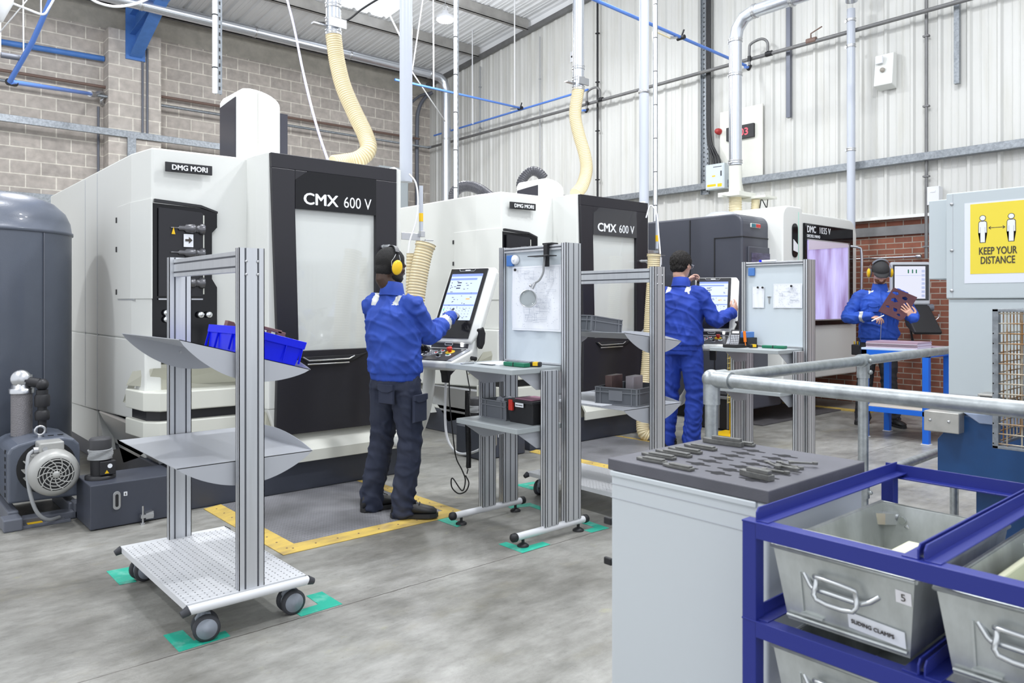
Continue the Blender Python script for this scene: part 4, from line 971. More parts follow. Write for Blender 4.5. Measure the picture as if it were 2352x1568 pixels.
# things on the two stands
x0, y0 = S1
c3 = crate('dark grey crate with clear bags on the stand shelf below the drawing', .19, .225, .115); place(c3, (x0+.285,y0+.425,.6605), 0)
m = MB(); rnd = random.Random(4); 
for k in range(9): 
    a = Vector((x0+.26+rnd.uniform(0,.09),y0+.37+rnd.uniform(0,.11),.76)); m.ell(a,(.025,.03,.028),7,5,None)
single('plastic_bags', m, M('clear_bag', (.55,.57,.62), .15, alpha=.75), 'crumpled clear bags filling the crate on the stand shelf', 'bags', kind='stuff')
t = thing('tool_box', 'black tool box with a red latch and white label on the stand shelf', 'tool box', (x0+.30,y0+.20,.66))
m = MB(); m.loft([[(x0+.19,y0+.07,.661),(x0+.370,y0+.07,.661),(x0+.370,y0+.275,.661),(x0+.19,y0+.275,.661)],[(x0+.175,y0+.055,.79),(x0+.372,y0+.055,.79),(x0+.372,y0+.29,.79),(x0+.175,y0+.29,.79)]],True,False); m.build('body', MT['blk'], t, .006)
m = MB(); m.box((x0+.165,y0+.05,.785),(x0+.374,y0+.30,.80)); m.build('rim', MT['blackm'], t, .003)
m = MB(); m.box((x0+.160,y0+.22,.735),(x0+.177,y0+.255,.80)); m.build('latch', MT['red'], t, .003)
m = MB(); m.box((x0+.1625,y0+.125,.762),(x0+.166,y0+.195,.786)); l = m.build('label', MT['paper'], t)
text('lettering','LINE MARKER',.010,MT['text_d'],l,(x0+.1620,y0+.16,.770),(0,-1,0),(0,0,1),align='CENTER')
m = MB(); m.box((x0+.20,y0+.09,.801),(x0+.36,y0+.24,.806)); single('cloth', m, M('pink_cloth', (.62,.30,.42), .8), 'pink cloth lying on the black tool box', 'cloth', bevel=.002)
def green_case(p, rz, lab, L_=.19):
    t = thing('tool_case', lab, 'case', local=True)
    m = MB(); m.box((-L_/2,-.028,0),(L_/2,.028,.024)); m.build('case', MT['green'], t, .005); m = MB(); m.box((-.004,-.029,0),(.004,.029,.0246)); m.build('hinge_line', MT['blk'], t)
    place(t, p, rz); return t
green_case((x0+.17,y0+.19,1.001), math.radians(-92), 'green tool case on the stand top below the drawing')
t2c = green_case((S2[0]+.24,S2[1]+.20,1.001), math.radians(-88), 'green tool case on the far stand top, by the larger printed sheet', .20)
def knife(p, rz, lab):
    t = thing('tape_measure', lab, 'tape measure', local=True)
    m = MB(); m.box((-.035,-.022,0),(.035,.022,.028)); m.build('body', MT['blk'], t, .006); m = MB(); m.box((-.012,-.0235,.006),(.02,.0235,.0285)); m.build('yellow_panel', MT['yellow'], t, .002); place(t, p, rz)
knife((x0+.24,y0+.10,1.001), math.radians(-60), 'black and yellow tape measure beside the green case at the first stand')
knife((S2[0]+.18,S2[1]+.36,1.001), math.radians(-40), 'black and yellow tape measure beside the green case at the far stand')
m = MB(); m.box((x0+.13,y0+.30,1.001),(x0+.33,y0+.46,1.006)); m.box((x0+.10,y0+.34,1.0065),(x0+.30,y0+.49,1.010)); single('paper_stack', m, MT['paper'], 'small pile of white papers on the first stand top', 'papers')
m = MB(); m.box((x0+.02,y0+.52,1.001),(x0+.11,y0+.545,1.006)); m.tube(smoothpath([(x0+.05,y0+.53,1.006),(x0+.055,y0+.535,1.02),(x0+.07,y0+.54,1.02),(x0+.075,y0+.535,1.006)],5),.002,6); single('key_bunch', m, MT['steel'], 'small bunch of keys at the back corner of the first stand top', 'keys')
x0, y0 = S2
t = thing('calculator', 'black desk calculator standing in a holder on the far stand', 'calculator', (x0+.10,y0+.47,1.0))
Mx = Matrix.Translation((x0+.10,y0+.49,1.002)) @ Matrix.Rotation(math.radians(-70),4,'Z') @ Matrix.Rotation(math.radians(62),4,'X')
m = MB(Mx); m.box((-.04,0,0),(.04,.16,.014)); c = m.build('body', MT['blk'], t, .004); m = MB(Mx); m.box((-.028,.125,.014),(.028,.145,.0155)); m.build('display', MT['text_w'], c)
m = MB(Mx)
for i in range(5):
    for j in range(6): m.box((-.033+.014*i,.018+.016*j,.014),(-.023+.014*i,.029+.016*j,.0165))
m.build('key_block', MT['tray'], c)
m = MB(); m.box((x0+.03,y0+.42,1.001),(x0+.19,y0+.56,1.03)); m.build('holder', MT['blk'], t, .006)
m = MB(); m.tube([(x0+.13,y0+.40,1.02),(x0+.13,y0+.405,1.05)],.004,8); m.tube([(x0+.13,y0+.405,1.05),(x0+.125,y0+.41,1.14)],.012,10); single('screwdriver', m, MT['orange'], 'orange handled screwdriver leaning before the calculator', 'screwdriver')
m = MB(); m.box((x0+.21,y0+.43,1.001),(x0+.36,y0+.56,1.08)); single('parts_tray', m, MT['blk'], 'small black tray block behind the calculator on the far stand', 'tray', bevel=.004)
m = MB(); m.box((x0+.22,y0+.44,1.081),(x0+.33,y0+.53,1.13)); single('parts_box', m, MT['bluesteel'], 'small blue box on top of the black tray on the far stand', 'box', bevel=.003)
m = MB(); m.box((x0+.10,y0+.10,.661),(x0+.36,y0+.34,.672)); m.box((x0+.08,y0+.14,.673),(x0+.34,y0+.38,.684)); single('magazine_pile', m, MT['brz'], 'thin pile of dark magazines on the lower shelf of the far stand', 'magazines')
# ------------------------------------------------------------ left corner
def tank():
    c = (.75,6.75,0); t = thing('pressure_tank', 'tall dark grey cylindrical pressure tank at the left edge behind the motor', 'tank', c)
    m = MB(); R = .56
    m.lathe([(R*.96,.12),(R,.16),(R,1.88)], c, n=64); b = m.build('shell', MT['tankg'], t)
    m = MB(); m.lathe([(R,1.88),(R+.012,1.885),(R+.012,1.905),(R+.002,1.91),(R*.985,1.98),(R*.93,2.05),(R*.80,2.12),(R*.6,2.165),(R*.3,2.19),(0,2.195)], c, n=64); m.build('dome', MT['tankg'], t)
    m = MB(); m.box((c[0]+.30,c[1]-.482,.16),(c[0]+.306,c[1]-.47,1.88)); m.build('seam', MT['mgrey'], b)
    for a in (.6,2.2,4.2,5.4):
        m = MB(); x, y = c[0]+.45*math.cos(a), c[1]+.45*math.sin(a); m.box((x-.04,y-.04,0),(x+.04,y+.04,.2)); m.build('leg', MT['tankg'], t)
    m = MB(); x, y = c[0]-.06, c[1]-.1; m.cyl((x,y,2.17),(x,y,2.26),.03,12); m.box((x-.09,y-.02,2.24),(x+.09,y+.02,2.30)); m.cyl((x+.12,y,2.17),(x+.12,y,2.31),.012,8); m.build('valve', MT['steel'], t)
MT['tankg'] = M('tank_grey', (.105,.12,.155), .35, bump=.08, bs=90, coat=.15, var=.08, vs=3)
tank()
def grille(m, c, r, ax='y', n=9, blades=10):
    """spiralled fan guard on a face looking to -y"""
    for k in range(4):
        rr = r*(.32+.2*k); pts = [(c[0]+rr*math.cos(a), c[1], c[2]+rr*math.sin(a)) for a in [2*PI*i/28 for i in range(29)]]; m.tube(pts, .0035, 5, False)
    for b in range(blades):
        a0 = 2*PI*b/blades; m.tube([(c[0]+r*(.15+.85*i/6)*math.cos(a0+.7*i/6), c[1], c[2]+r*(.15+.85*i/6)*math.sin(a0+.7*i/6)) for i in range(7)], .004, 5, False)
    m.ell((c[0],c[1]-.004,c[2]), (.022,.010,.022), 12, 6)
def vacpump():
    t = thing('vacuum_pump', 'dark grey motor unit with a round silver fan guard before the tank', 'pump', (.93,5.75,0))
    m = MB(); m.box((.76,5.50,.0),(1.13,5.60,.05)); m.box((.74,5.56,.0),(.80,6.10,.09)); m.box((1.07,5.56,.0),(1.13,6.10,.09)); m.box((.70,5.42,.0),(.80,5.56,.075)); m.box((1.09,5.50,.0),(1.16,5.62,.10)); m.build('skid', MT['mgrey'], t, .008)
    m = MB(); m.box((.80,5.44,.0),(1.06,5.56,.02)); pl = m.build('foot_plate', MT['mgrey'], t, .003)
    m = MB(); m.box((.93,5.46,.0205),(1.03,5.53,.022)); m.build('data_plate', MT['steel'], pl); m = MB(); m.box((.83,5.455,.0205),(.91,5.52,.022)); m.build('warning_label', MT['yellow'], pl)
    m = MB(); P = [(.745,.13),(.745,.44),(.76,.475),(.80,.495),(.9,.515),(1.05,.512),(1.11,.495),(1.14,.46),(1.145,.42),(1.145,.12)]
    m.prism(P, 'y', 5.60, 6.12); h = m.build('housing', MT['tankg'], t, .015, 3)
    m = MB(); 
    for k in range(3): m.prism([(.93+.055*k,5.70),(.955+.055*k,5.70),(.96+.055*k,5.72),(.925+.055*k,5.72)],'z',.513,.517)
    for k in range(7): m.box((.741,5.68+.0,.16+.045*k),(.746,5.70,.185+.045*k))
    m.build('vent_slots', MT['blk'], h)
    c = (.955,0,.335)
    m = MB(); m.cyl((c[0],5.597,c[2]),(c[0],5.604,c[2]),.165,36); m.build('opening', MT['blk'], h)
    m = MB(); m.lathe([(.12,0),(.125,.05),(.125,.14),(.138,.16),(.142,.20),(.136,.26),(.118,.285),(.10,.29),(0,.289)], (c[0],5.60,c[2]), (0,-1,0), 36); mo = m.build('motor', MT['motor'], t)
    m = MB()
    for k in range(16):
        a = 2*PI*k/16; R = Matrix.Translation((c[0],0,c[2])) @ Matrix.Rotation(a,4,'Y'); m.box((-.003,5.46,.118),(.003,5.595,.140), R)
    m.build('cooling_fins', MT['motor'], mo)
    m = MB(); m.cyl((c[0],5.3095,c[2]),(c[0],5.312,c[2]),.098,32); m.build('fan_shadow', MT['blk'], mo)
    m = MB(); grille(m, (c[0],5.306,c[2]), .098); m.build('fan_guard', MT['motor'], mo)
    m = MB(); m.box((.885,5.42,.455),(1.02,5.56,.515)); jb = m.build('terminal_box', MT['motor'], t, .008); m = MB(); m.cyl((.86,5.46,.47),(.89,5.46,.47),.022,12); m.lathe([(.014,0),(.014,.01)],(.915,5.42,.48),(0,-1,0),12); m.build('cable_gland', MT['steel'], jb)
    m = MB(); m.tube(smoothpath([(.86,5.46,.47),(.83,5.44,.44),(.82,5.40,.33),(.835,5.37,.20),(.87,5.37,.10),(.93,5.40,.045),(1.0,5.46,.035)],6),.011,8); m.build('motor_lead', MT['cable'], t)
    m = MB(); m.tube([(.935+.028*math.cos(a),5.70,.555+.028*math.sin(a)) for a in [2*PI*k/20 for k in range(21)]],.008,8); m.cyl((.935,5.70,.51),(.935,5.70,.53),.014,10); m.build('lifting_eye', MT['steel'], t)
    m = MB(); m.cyl((.93,5.598,.19),(.93,5.592,.19),.012,12); m.build('housing_bolt', MT['steel'], h)
    # filter column with mesh body and hose
    f = (.87,5.95); m = MB(); m.cyl((f[0],f[1],.50),(f[0],f[1],.79),.062,28); fb = m.build('filter_body', MT['meshgrey'], t)
    m = MB(); m.lathe([(.072,.78),(.074,.81),(.062,.815),(.05,.86),(.02,.88),(0,.88)],(f[0],f[1],0),n=24); m.lathe([(.02,-.05),(.058,-.03),(.062,.01),(.05,.035),(0,.04)],(f[0]-.005,f[1]-.01,.875),(-.4,-.9,.2),20); m.cyl((f[0]+.05,f[1],.84),(f[0]+.05,f[1],.90),.012,10); m.build('filter_head', MT['steel'], t)
    m = MB(); m.cyl((f[0]+.02,f[1]-.03,.86),(f[0]+.09,f[1]-.07,.845),.032,16); m.ell((f[0]+.105,f[1]-.08,.835),(.04,.04,.04),14,10); m.cyl((f[0]+.105,f[1]-.08,.80),(f[0]+.105,f[1]-.08,.76),.036,16); m.lathe([(.043,.69),(.046,.70),(.046,.755),(.04,.77)],(f[0]+.105,f[1]-.08,0)); m.lathe([(.028,.66),(.028,.69)],(f[0]+.105,f[1]-.08,0)); m.lathe([(.04,.60),(.044,.61),(.044,.65),(.034,.665)],(f[0]+.105,f[1]-.08,0)); m.cyl((f[0]+.105,f[1]-.08,.50),(f[0]+.105,f[1]-.08,.61),.025,14)
    m.build('hose_coupling', MT['blackm'], t)
MT['motor'] = M('motor_grey', (.40,.40,.385), .4, .25, bump=.05, bs=120); MT['meshgrey'] = M('mesh_grey', (.24,.23,.24), .5, .4, bump=.6, bs=180)
vacpump()
def oilbox():
    t = thing('coolant_tank', 'dark coolant tank with a coiled pump on it at the foot of the left machine', 'tank', local=True)
    m = MB(); m.box((0,0,.005),(.51,.37,.275)); b = m.build('tank', MT['dgrey'], t, .006)
    m = MB(); P = [(.145+.022*math.cos(a),.20+.022*math.sin(a)) for a in [k*PI/10 for k in range(0,11)]]+[(.145+.022*math.cos(a),.13+.022*math.sin(a)) for a in [PI+k*PI/10 for k in range(0,11)]]
    m.prism(P,'y',-.008,0); g = m.build('level_gauge', MT['steel'], b, .002); m = MB(); P = [(.145+.009*math.cos(a),.195+.009*math.sin(a)) for a in [k*PI/8 for k in range(0,9)]]+[(.145+.009*math.cos(a),.135+.009*math.sin(a)) for a in [PI+k*PI/8 for k in range(0,9)]]; m.prism(P,'y',-.0095,-.0075); m.build('sight_glass', MT['blk'], g)
    m = MB(); m.box((.185,-.002,.185),(.205,0,.21)); l = m.build('letter_label', MT['paper'], b); text('lettering','S',.018,MT['text_d'],l,(.195,-.0028,.191),(1,0,0),(0,0,1),bold=.0006,align='CENTER')
    m = MB(); m.box((.27,-.055,.04),(.345,-.02,.06)); m.prism([(.30,.03),(.345,.03),(.345,.075),(.30,.065)],'y',-.05,0); m.cyl((.283,-.045,.0),(.283,-.045,.115),.006,10); m.cyl((.283,-.045,.0),(.283,-.045,.012),.015,12); m.build('levelling_bolt', MT['steel'], b)
    # pump
    p = (.10,.20); m = MB(); m.lathe([(.088,.276),(.088,.295),(.07,.30)],(p[0],p[1],0),n=32); pb = m.build('pump_flange', MT['blackm'], t)
    m = MB(); m.lathe([(.055,.295),(.058,.40)],(p[0],p[1],0),n=24); m.box((p[0]-.02,p[1]-.085,.305),(p[0]+.07,p[1]-.03,.39)); q = m.build('pump_body', MT['blackm'], t, .004)
    m = MB(); m.lathe([(.062,.455),(.064,.47),(.064,.52),(.055,.53),(0,.53)],(p[0],p[1],0),n=28); m.build('pump_cap', MT['mdk2'], t, .002)
    m = MB(); m.tube([(p[0]+(.066+.004*math.sin(k*.9))*math.cos(2*PI*k/20),p[1]+(.066+.004*math.sin(k*.9))*math.sin(2*PI*k/20),.395+.062*k/160+.0) for k in range(161)],.0048,6); m.build('coiled_lead', MT['cable'], t)
    m = MB(); m.cyl((p[0]+.035,p[1]-.0855,.36),(p[0]+.035,p[1]-.0865,.36),.014,16); m.build('round_label', MT['paper'], q); m = MB(); m.prism([(p[0]+.005,.315),(p[0]+.03,.315),(p[0]+.0175,.336)],'y',p[1]-.0865,p[1]-.085); m.build('warning_triangle', MT['yellow'], q)
    return t
MT['mdk2'] = M('pump_cap', (.05,.05,.055), .5)
ob = oilbox(); place(ob, (1.10,5.12,0)); ob2 = dup(ob, (1.10+3.06,5.16,0), 0, 'dusty dark coolant tank with a small pump at the foot of the middle machine')
# ------------------------------------------------------------ foreground: cabinet with foam tray
def cabinet():
    t = thing('tool_cabinet', 'pale grey tool cabinet in the foreground with a black foam tray on top', 'cabinet', (1.94,1.25,0))
    x0,x1,y0,y1 = 1.70,2.215,.99,1.50
    m = MB(); m.box((x0,y0,.06),(x1,y1,.885)); b = m.build('body', MT['cabw'], t, .008, 3)
    m = MB(); m.box((x0-.002,y0+.01,.846),(x0,y1,.8475)); m.box((x0-.002,y0+.01,.805),(x0,y1,.8065)); m.build('panel_seam', MT['tray'], b)
    m = MB(); m.box((x0-.007,y0+.03,.87),(x0-.0005,y1-.002,.886)); m.build('top_lip', MT['cabw'], b, .004)
    for x in (x0+.06,x1-.06):
        for y in (y0+.06,y1-.06):
            m = MB(); m.cyl((x-.012,y,.031),(x+.012,y,.031),.03,18); m.build('wheel', MT['rubber'], t)
    for z in (.72,.60):
        m = MB(); m.box((x0+.0,y1,z),(x0+.012,y1+.03,z+.022)); m.build('latch', MT['blk'], t, .004)
cabinet()
def foam():
    x0,x1,y0,y1 = 1.695,2.22,.985,1.508; z = .92
    t = thing('foam_tool_tray', 'black foam tray with tool shaped cut-outs on the grey cabinet', 'tray', (1.94,1.25,.887))
    m = MB(); m.box((x0,y0,.887),(x1,y1,z)); f = m.build('foam', MT['foam'], t, .003)
    def plier(cx, cy, s=1):
        P = [(-.044,-.003),(-.018,-.005),(-.014,-.012),(.010,-.013),(.016,-.006),(.044,-.004),(.044,.002),(.018,.004),(.008,.013),(-.010,.013),(-.02,.005),(-.044,.003)]
        return [(cx+py*1.5, cy-px*.92) for px, py in P]
    for i in range(3):
        for j in range(7):
            cx = x0+.075+j*.058; cy = y1-.225-i*.105+.0*j
            if i == 2 and j > 3: continue
            m = MB(); m.prism(plier(cx, cy), 'z', z-.001, z+.0006); m.build('cut_out', MT['hole2'], f)
    return t
MT['foam'] = M('foam_black', (.115,.115,.135), .5, bump=.1, bs=300, var=.2, vs=5); MT['hole2'] = M('cut_out_dark', (.012,.012,.015), .9)  # foam is black; the glare on its top is lifted into the base colour
foam()
MT['toolsteel'] = M('tool_steel', (.20,.20,.19), .4, .5, var=.3, vs=40)
rnd = random.Random(11)
for i, (lx, ly, L_, r, lab) in enumerate(((.055,.405,.085,.05,'flat steel tool nearest the left corner of the foam tray'),(.04,.30,.085,.0,'flat steel tool second along the near edge of the foam tray'),(.12,.43,.10,.06,'grey steel tool third in the left row of the foam tray'),(.185,.425,.11,.0,'pale rounded steel tool in the left row of the foam tray'),(.25,.43,.10,.05,'grey steel tool fourth in the left row of the foam tray'),(.33,.43,.10,.0,'slim steel tool toward the back of the foam tray'),(.10,.095,.085,-.1,'blocky steel tool at the front corner of the foam tray'),(.44,.42,.12,.1,'thick stack of steel tools at the far corner of the foam tray'),(.48,.36,.05,.2,'small steel part at the far corner of the foam tray'))):
    L_ *= 1.15; m = MB(); h = .013 if i not in (7,6) else .026
    m.prism([(-.012,-L_/2),(.012,-L_/2),(.014,0),(.008,L_/2-.02),(.012,L_/2),(-.006,L_/2),(-.012,L_/4)], 'z', 0, h*.6); m.box((-.010,-L_/2+.005,h*.6),(.008,L_/4,h))
    o = m.build('steel_tool', MT['toolsteel'], None, .0015); o.location = (1.695+lx,.985+ly,.9207); o.rotation_euler = (0,0,r); tag(o, lab, 'tool')
for i, (lx, ly, r) in enumerate(((.20,.10,.9),(.235,.085,.6),(.27,.10,1.2),(.24,.13,.2),(.30,.12,.4),(.32,.085,1.4))):
    m = MB(); m.box((-.035,-.004,0),(.02,.004,.006)); m.box((.02,-.008,0),(.035,.008,.007)); m.cyl((-.035,0,0),(-.035,0,.007),.008,10)
    o = m.build('small_tool', MT['toolsteel'], None, .001); o.location = (1.695+lx,.985+ly,.9207+.0072*(i%2)); o.rotation_euler = (0,0,r+PI/4); tag(o, 'small steel tool in the jumbled pile at the front of the foam tray', 'tool', 'jumbled small tools on the foam tray')
# ------------------------------------------------------------ blue rack and its bins
def rack():
    t = thing('bin_rack', 'dark blue steel rack of angle bars holding the zinc bins', 'rack', (1.92,.4,0))
    X0,X1,Y0,Y1 = 1.54,2.31,-.42,.963
    for n_, (x, y) in enumerate(((X0,Y1-.036),(X1-.036,Y1-.036),(X0,Y0),(X1-.036,Y0))):
        m = MB(); m.box((x+.0006,y+.0006,0),(x+.0354,y+.0354,.8842)); m.build('post', MT['rackb'], t, .002)
    for z in (.885,.663,.441,.219):
        m = MB(); m.box((X0-.0012,Y0,z-.036),(X0+.004,Y1-.036,z)); m.box((X0-.001,Y0,z-.004),(X0+.034,Y1,z+.0002)); m.build('front_rail', MT['rackb'], t, .001)
        m = MB(); m.box((X1-.004,Y0,z-.012),(X1,Y1,z+.024)); m.box((X1-.034,Y0,z-.012),(X1,Y1,z-.008)); m.build('back_rail', MT['rackb'], t, .001)
        for y in (Y1-.030,.587,.575,.245,.233):
            s = -1 if y in (Y1-.030,.575,.233) else 1
            m = MB(); m.prism([(X0+.012,z),(X1,z),(X1,z+.030),(X0+.022,z+.030),(X0+.012,z+.02)],'y',y-.002,y+.002); m.box((X0+.01,min(y,y+s*.03),z-.001),(X1,max(y,y+s*.03),z+.003)); m.build('runner', MT['rackb'], t, .001)
rack()
def zbin():
    """local: open zinc bin; front face at x=0, centre y=0, floor z=0"""
    t = thing('zinc_bin', 'x', 'bin', local=True); H = .165; D = .56
    R = lambda x0,x1,w,z: [(x0,-w,z),(x1,-w,z),(x1,w,z),(x0,w,z)]
    m = MB(); m.loft([R(.03,D-.03,.130,0),R(.0,D,.150,H),R(.004,D-.004,.146,H),R(.034,D-.034,.126,.004)], True, False); b = m.build('shell', MT['zinc'], t)
    m = MB(); m.tube([(-.002,-.152,H),(D+.002,-.152,H),(D+.002,.152,H),(-.002,.152,H),(-.002,-.152,H)], .005, 8); m.build('rolled_rim', MT['zinc'], b)
    m = MB(); m.tube([(.022,-.128,.012),(.022,.128,.012)],.004,6); m.prism([(.02,.03),(.024,.03),(.008,.12),(.004,.12)], 'y', .088, .092); m.box((.018,.095,.022),(.028,.045,.026)); m.build('pressed_edge', MT['zinc'], b)
    for s in (0, 1):
        f = lambda x: x if s == 0 else D-x
        m = MB(); Q = [(f(.012),.082,.118),(f(.004),.064,.098),(f(.001),.058,.094),(f(.001),-.045,.090),(f(.006),-.062,.098),(f(.012),-.078,.112)]
        m.tube(Q, .0058, 8); m.build('hinge_rod', MT['zincb'], b)
        m = MB(); Q = [(f(-.001),.048,.112),(f(-.008),.044,.116),(f(-.012),-.030,.112),(f(-.008),-.038,.102),(f(-.014),-.036,.068),(f(-.014),.042,.070),(f(-.008),.046,.10),(f(-.001),.048,.112)]
        m.tube([V0+Vector((0,0,.008)) for V0 in smoothpath(Q,3)], .0055, 8); m.build('handle', MT['zincb'], b)
    for sy in (-1,1):
        m = MB(); m.cyl((D-.012,sy*.09,.130),(D-.018,sy*.09,.130),.010,12); m.build('rivet', MT['zincb'], b)
    m = MB(); m.prism([(D-.006,.146),(D-.05,.144),(D-.035,.125),(D-.008,.10)],'z',.115,.145); m.build('corner_strap', MT['zincb'], b)
    return t
MT['zincb'] = M('bright_zinc', (.62,.64,.65), .25, .9); MT['cream_bar'] = M('cream_plastic', (.70,.70,.50), .45); MT['pgreen'] = M('pale_green', (.52,.62,.50), .5); MT['tanb'] = M('tan_block', (.55,.38,.22), .5)
zb = zbin(); place(zb, (1.562,.747,.672)); zb['label'] = 'zinc bin in the upper left of the blue rack, labelled sliding clamps'
zb2 = dup(zb, (1.562,.408,.672), 0, 'zinc bin in the upper right of the blue rack, partly cut by the frame')
zb3 = dup(zb, (1.562,.747,.450), 0, 'zinc bin on the lower level of the blue rack, below the labelled one')
for z in (zb, zb2, zb3): z['group'] = 'zinc bins in the blue rack'
def slab(name, mt, pts, lab, cat):
    m = MB(); m.loft(pts, True, False); return single(name, m, mt, lab, cat)
ORG[zb.name] = Vector((0,0,0))
# labels: paper strips on the front of the first bin (bin coordinates)
m = MB(); m.add([(.0158,-.010,.062),(.0158,-.125,.054),(.0243,-.125,.018),(.0243,-.010,.026)],[(0,1,2,3)],False); l = m.build('label_strip', MT['paper'], zb); 
ql = (Vector((0,-1,-.07)), Vector((-.22,-.0,1)))
text('lettering','SLIDING CLAMPS',.0125,MT['text_d'],l,(.0175,-.018,.040),ql[0],ql[1],bold=.0002,sx=.92,depth=.0003)
m = MB(); m.add([(.0035,-.112,.140),(.0035,-.142,.138),(.0075,-.142,.112),(.0075,-.112,.114)],[(0,1,2,3)],False); l = m.build('number_label', MT['lbl'], zb); text('lettering','5',.022,MT['text_d'],l,(.0055,-.127,.119),(0,-1,0),(-.22,0,1),align='CENTER',depth=.0003)
for i, (a, b, mt, lab) in enumerate((((1.590,.625,.70),(1.64,.87,.866),MT['cream_bar'],'cream bar lying across the front of the labelled bin'),((1.76,.72,.69),(1.95,.76,.80),MT['cream_bar'],'short cream bar sticking up inside the labelled bin'),((1.80,.62,.69),(1.96,.69,.745),MT['tanb'],'tan block lying inside the labelled bin'),((1.72,.74,.68),(2.0,.86,.72),MT['zinc'],'dull metal parts on the floor of the labelled bin'),
      ((1.60,.290,.70),(1.74,.51,.825),MT['pgreen'],'pale green block lying in the right hand bin'),((1.77,.29,.70),(2.02,.46,.765),MT['pgreen'],'second pale green block farther back in the right hand bin'),((1.62,.512,.72),(2.05,.526,.815),MT['cream_bar'],'long cream strip along the left side of the right hand bin'))):
    m = MB(); m.box(a, b); single('clamp_part', m, mt, lab, 'part', bevel=.004)
# ------------------------------------------------------------ tubular railing
def railing():
    t = thing('guard_rail', 'galvanised tube railing with an elbow at its corner, between cabinet and machines', 'railing', (2.45,1.65,0)); z = 1.093; r = .0242
    E = Vector((2.45,1.66,z))
    m = MB(); m.cyl(E,(2.30,-.35,z),r,24); m.build('top_rail', MT['galvr'], t)
    m = MB(); m.cyl(E,(6.4,1.76,z),r,24); m.build('top_rail', MT['galvr'], t)
    m = MB(); m.cyl((2.452,1.664,0),E,r,24); m.build('post', MT['galvr'], t)
    m = MB(); m.cyl((3.79,1.69,0),(3.79,1.69,z),r,24); m.build('post', MT['galvr'], t)
    m = MB(); m.cyl((5.1,1.72,0),(5.1,1.72,z),r,24); m.build('post', MT['galvr'], t)
    m = MB(); m.cyl((2.45,1.66,.5),(6.4,1.76,.5),r,24); m.build('mid_rail', MT['galvr'], t)
    m = MB(); m.ell(E,(.036,.036,.036),20,12); m.cyl(E,E+Vector((-.0065,-.09,0)),.031,24); m.cyl(E,E+Vector((.09,.002,0)),.031,24); m.cyl(E,E-Vector((0,0,.095)),.031,24); m.build('corner_fitting', MT['galvr'], t)
    for zz in (z,.5):
        m = MB(); c = Vector((3.79,1.69,zz)); m.cyl(c-Vector((.035,0,0)),c+Vector((.035,0,0)),.033,24); m.cyl(c-Vector((0,0,.085)),c,.030,24); m.ell(c-Vector((0,.035,.0)),(.012,.012,.012),10,6); m.ell(c-Vector((0,.035,.055)),(.012,.012,.012),10,6); m.build('tee_fitting', MT['galvr'], t)
MT['galvr'] = M('galvanised_tube', (.46,.49,.50), .38, .7, var=.3, vs=22, bump=.05, bs=120)
railing()
# ------------------------------------------------------------ pale grey machine at the right edge
def greymc():
    t = thing('grey_machine', 'pale grey and blue machine at the right edge bearing the yellow sign', 'machine', (4.6,.6,0)); X = 4.135
    m = MB(); m.box((X,-.9,1.40),(X+1.2,1.432,1.925)); b = m.build('upper_casing', MT['kgrey'], t, .006)
    m = MB(); m.box((X+.012,-.9,.84),(X+1.2,1.425,1.398)); m.build('lower_casing', MT['kgrey'], t, .004)
    m = MB(); m.box((X+.008,.55,1.33),(X+.014,.98,1.39)); m.build('recess', MT['tray'], t)
    m = MB(); m.box((X+.010,-.9,.925),(X+.0125,1.42,.927)); m.box((X-.001,1.40,1.405),(X+.0005,1.402,1.92)); m.build('panel_gap', MT['tray'], t)
    m = MB(); m.box((X+.06,1.432,1.50),(X+.45,1.535,1.905)); m.build('side_cabinet', MT['kgrey'], t, .005)
    for y, z in ((1.405,1.87),(1.405,1.64),(1.405,1.44),(.985,1.415)):
        m = MB(); m.lathe([(.009,0),(.008,.004),(.004,.006),(0,.0065)], (X,y,z), (-1,0,0), 12); m.build('bolt', MT['steel'], b)
    m = MB(); m.prism([(1.462,.47),(1.462,.70),(1.36,.83),(-.9,.83),(-.9,.47)],'x',X-.03,X+1.1); m.build('blue_body', MT['bluem'], t, .006)
    m = MB(); m.box((X+.10,-.9,0),(X+1.0,1.33,.47)); m.build('blue_base', MT['bluem'], t, .006)
    m = MB(); m.prism([(1.34,.845),(1.27,.80),(-.9,.82),(-.9,.86)],'x',X-.045,X+.1); m.build('blue_ledge', M('ledge', (.30,.36,.50), .4), t, .004)
    m = MB(); m.box((X-.10,1.34,.745),(X+.0,1.50,.845)); k = m.build('corner_bracket', MT['stain'], t, .004)
    for y in (1.47,1.385):
        m = MB(); m.lathe([(.008,0),(.006,.005),(0,.006)], (X-.10,y,.80), (-1,0,0), 10); m.build('bolt', MT['steel'], k)
    m = MB(); m.box((X-.10,1.00,.88),(X+.02,1.26,.95)); s = m.build('chute_box', MT['stain'], t, .004); m = MB(); m.box((X-.102,1.06,.89),(X-.099,1.25,.94)); m.build('chute_mouth', MT['blk'], s)
MT['stain'] = M('stainless_sheet', (.50,.49,.46), .35, .6, var=.15, vs=12)
greymc()
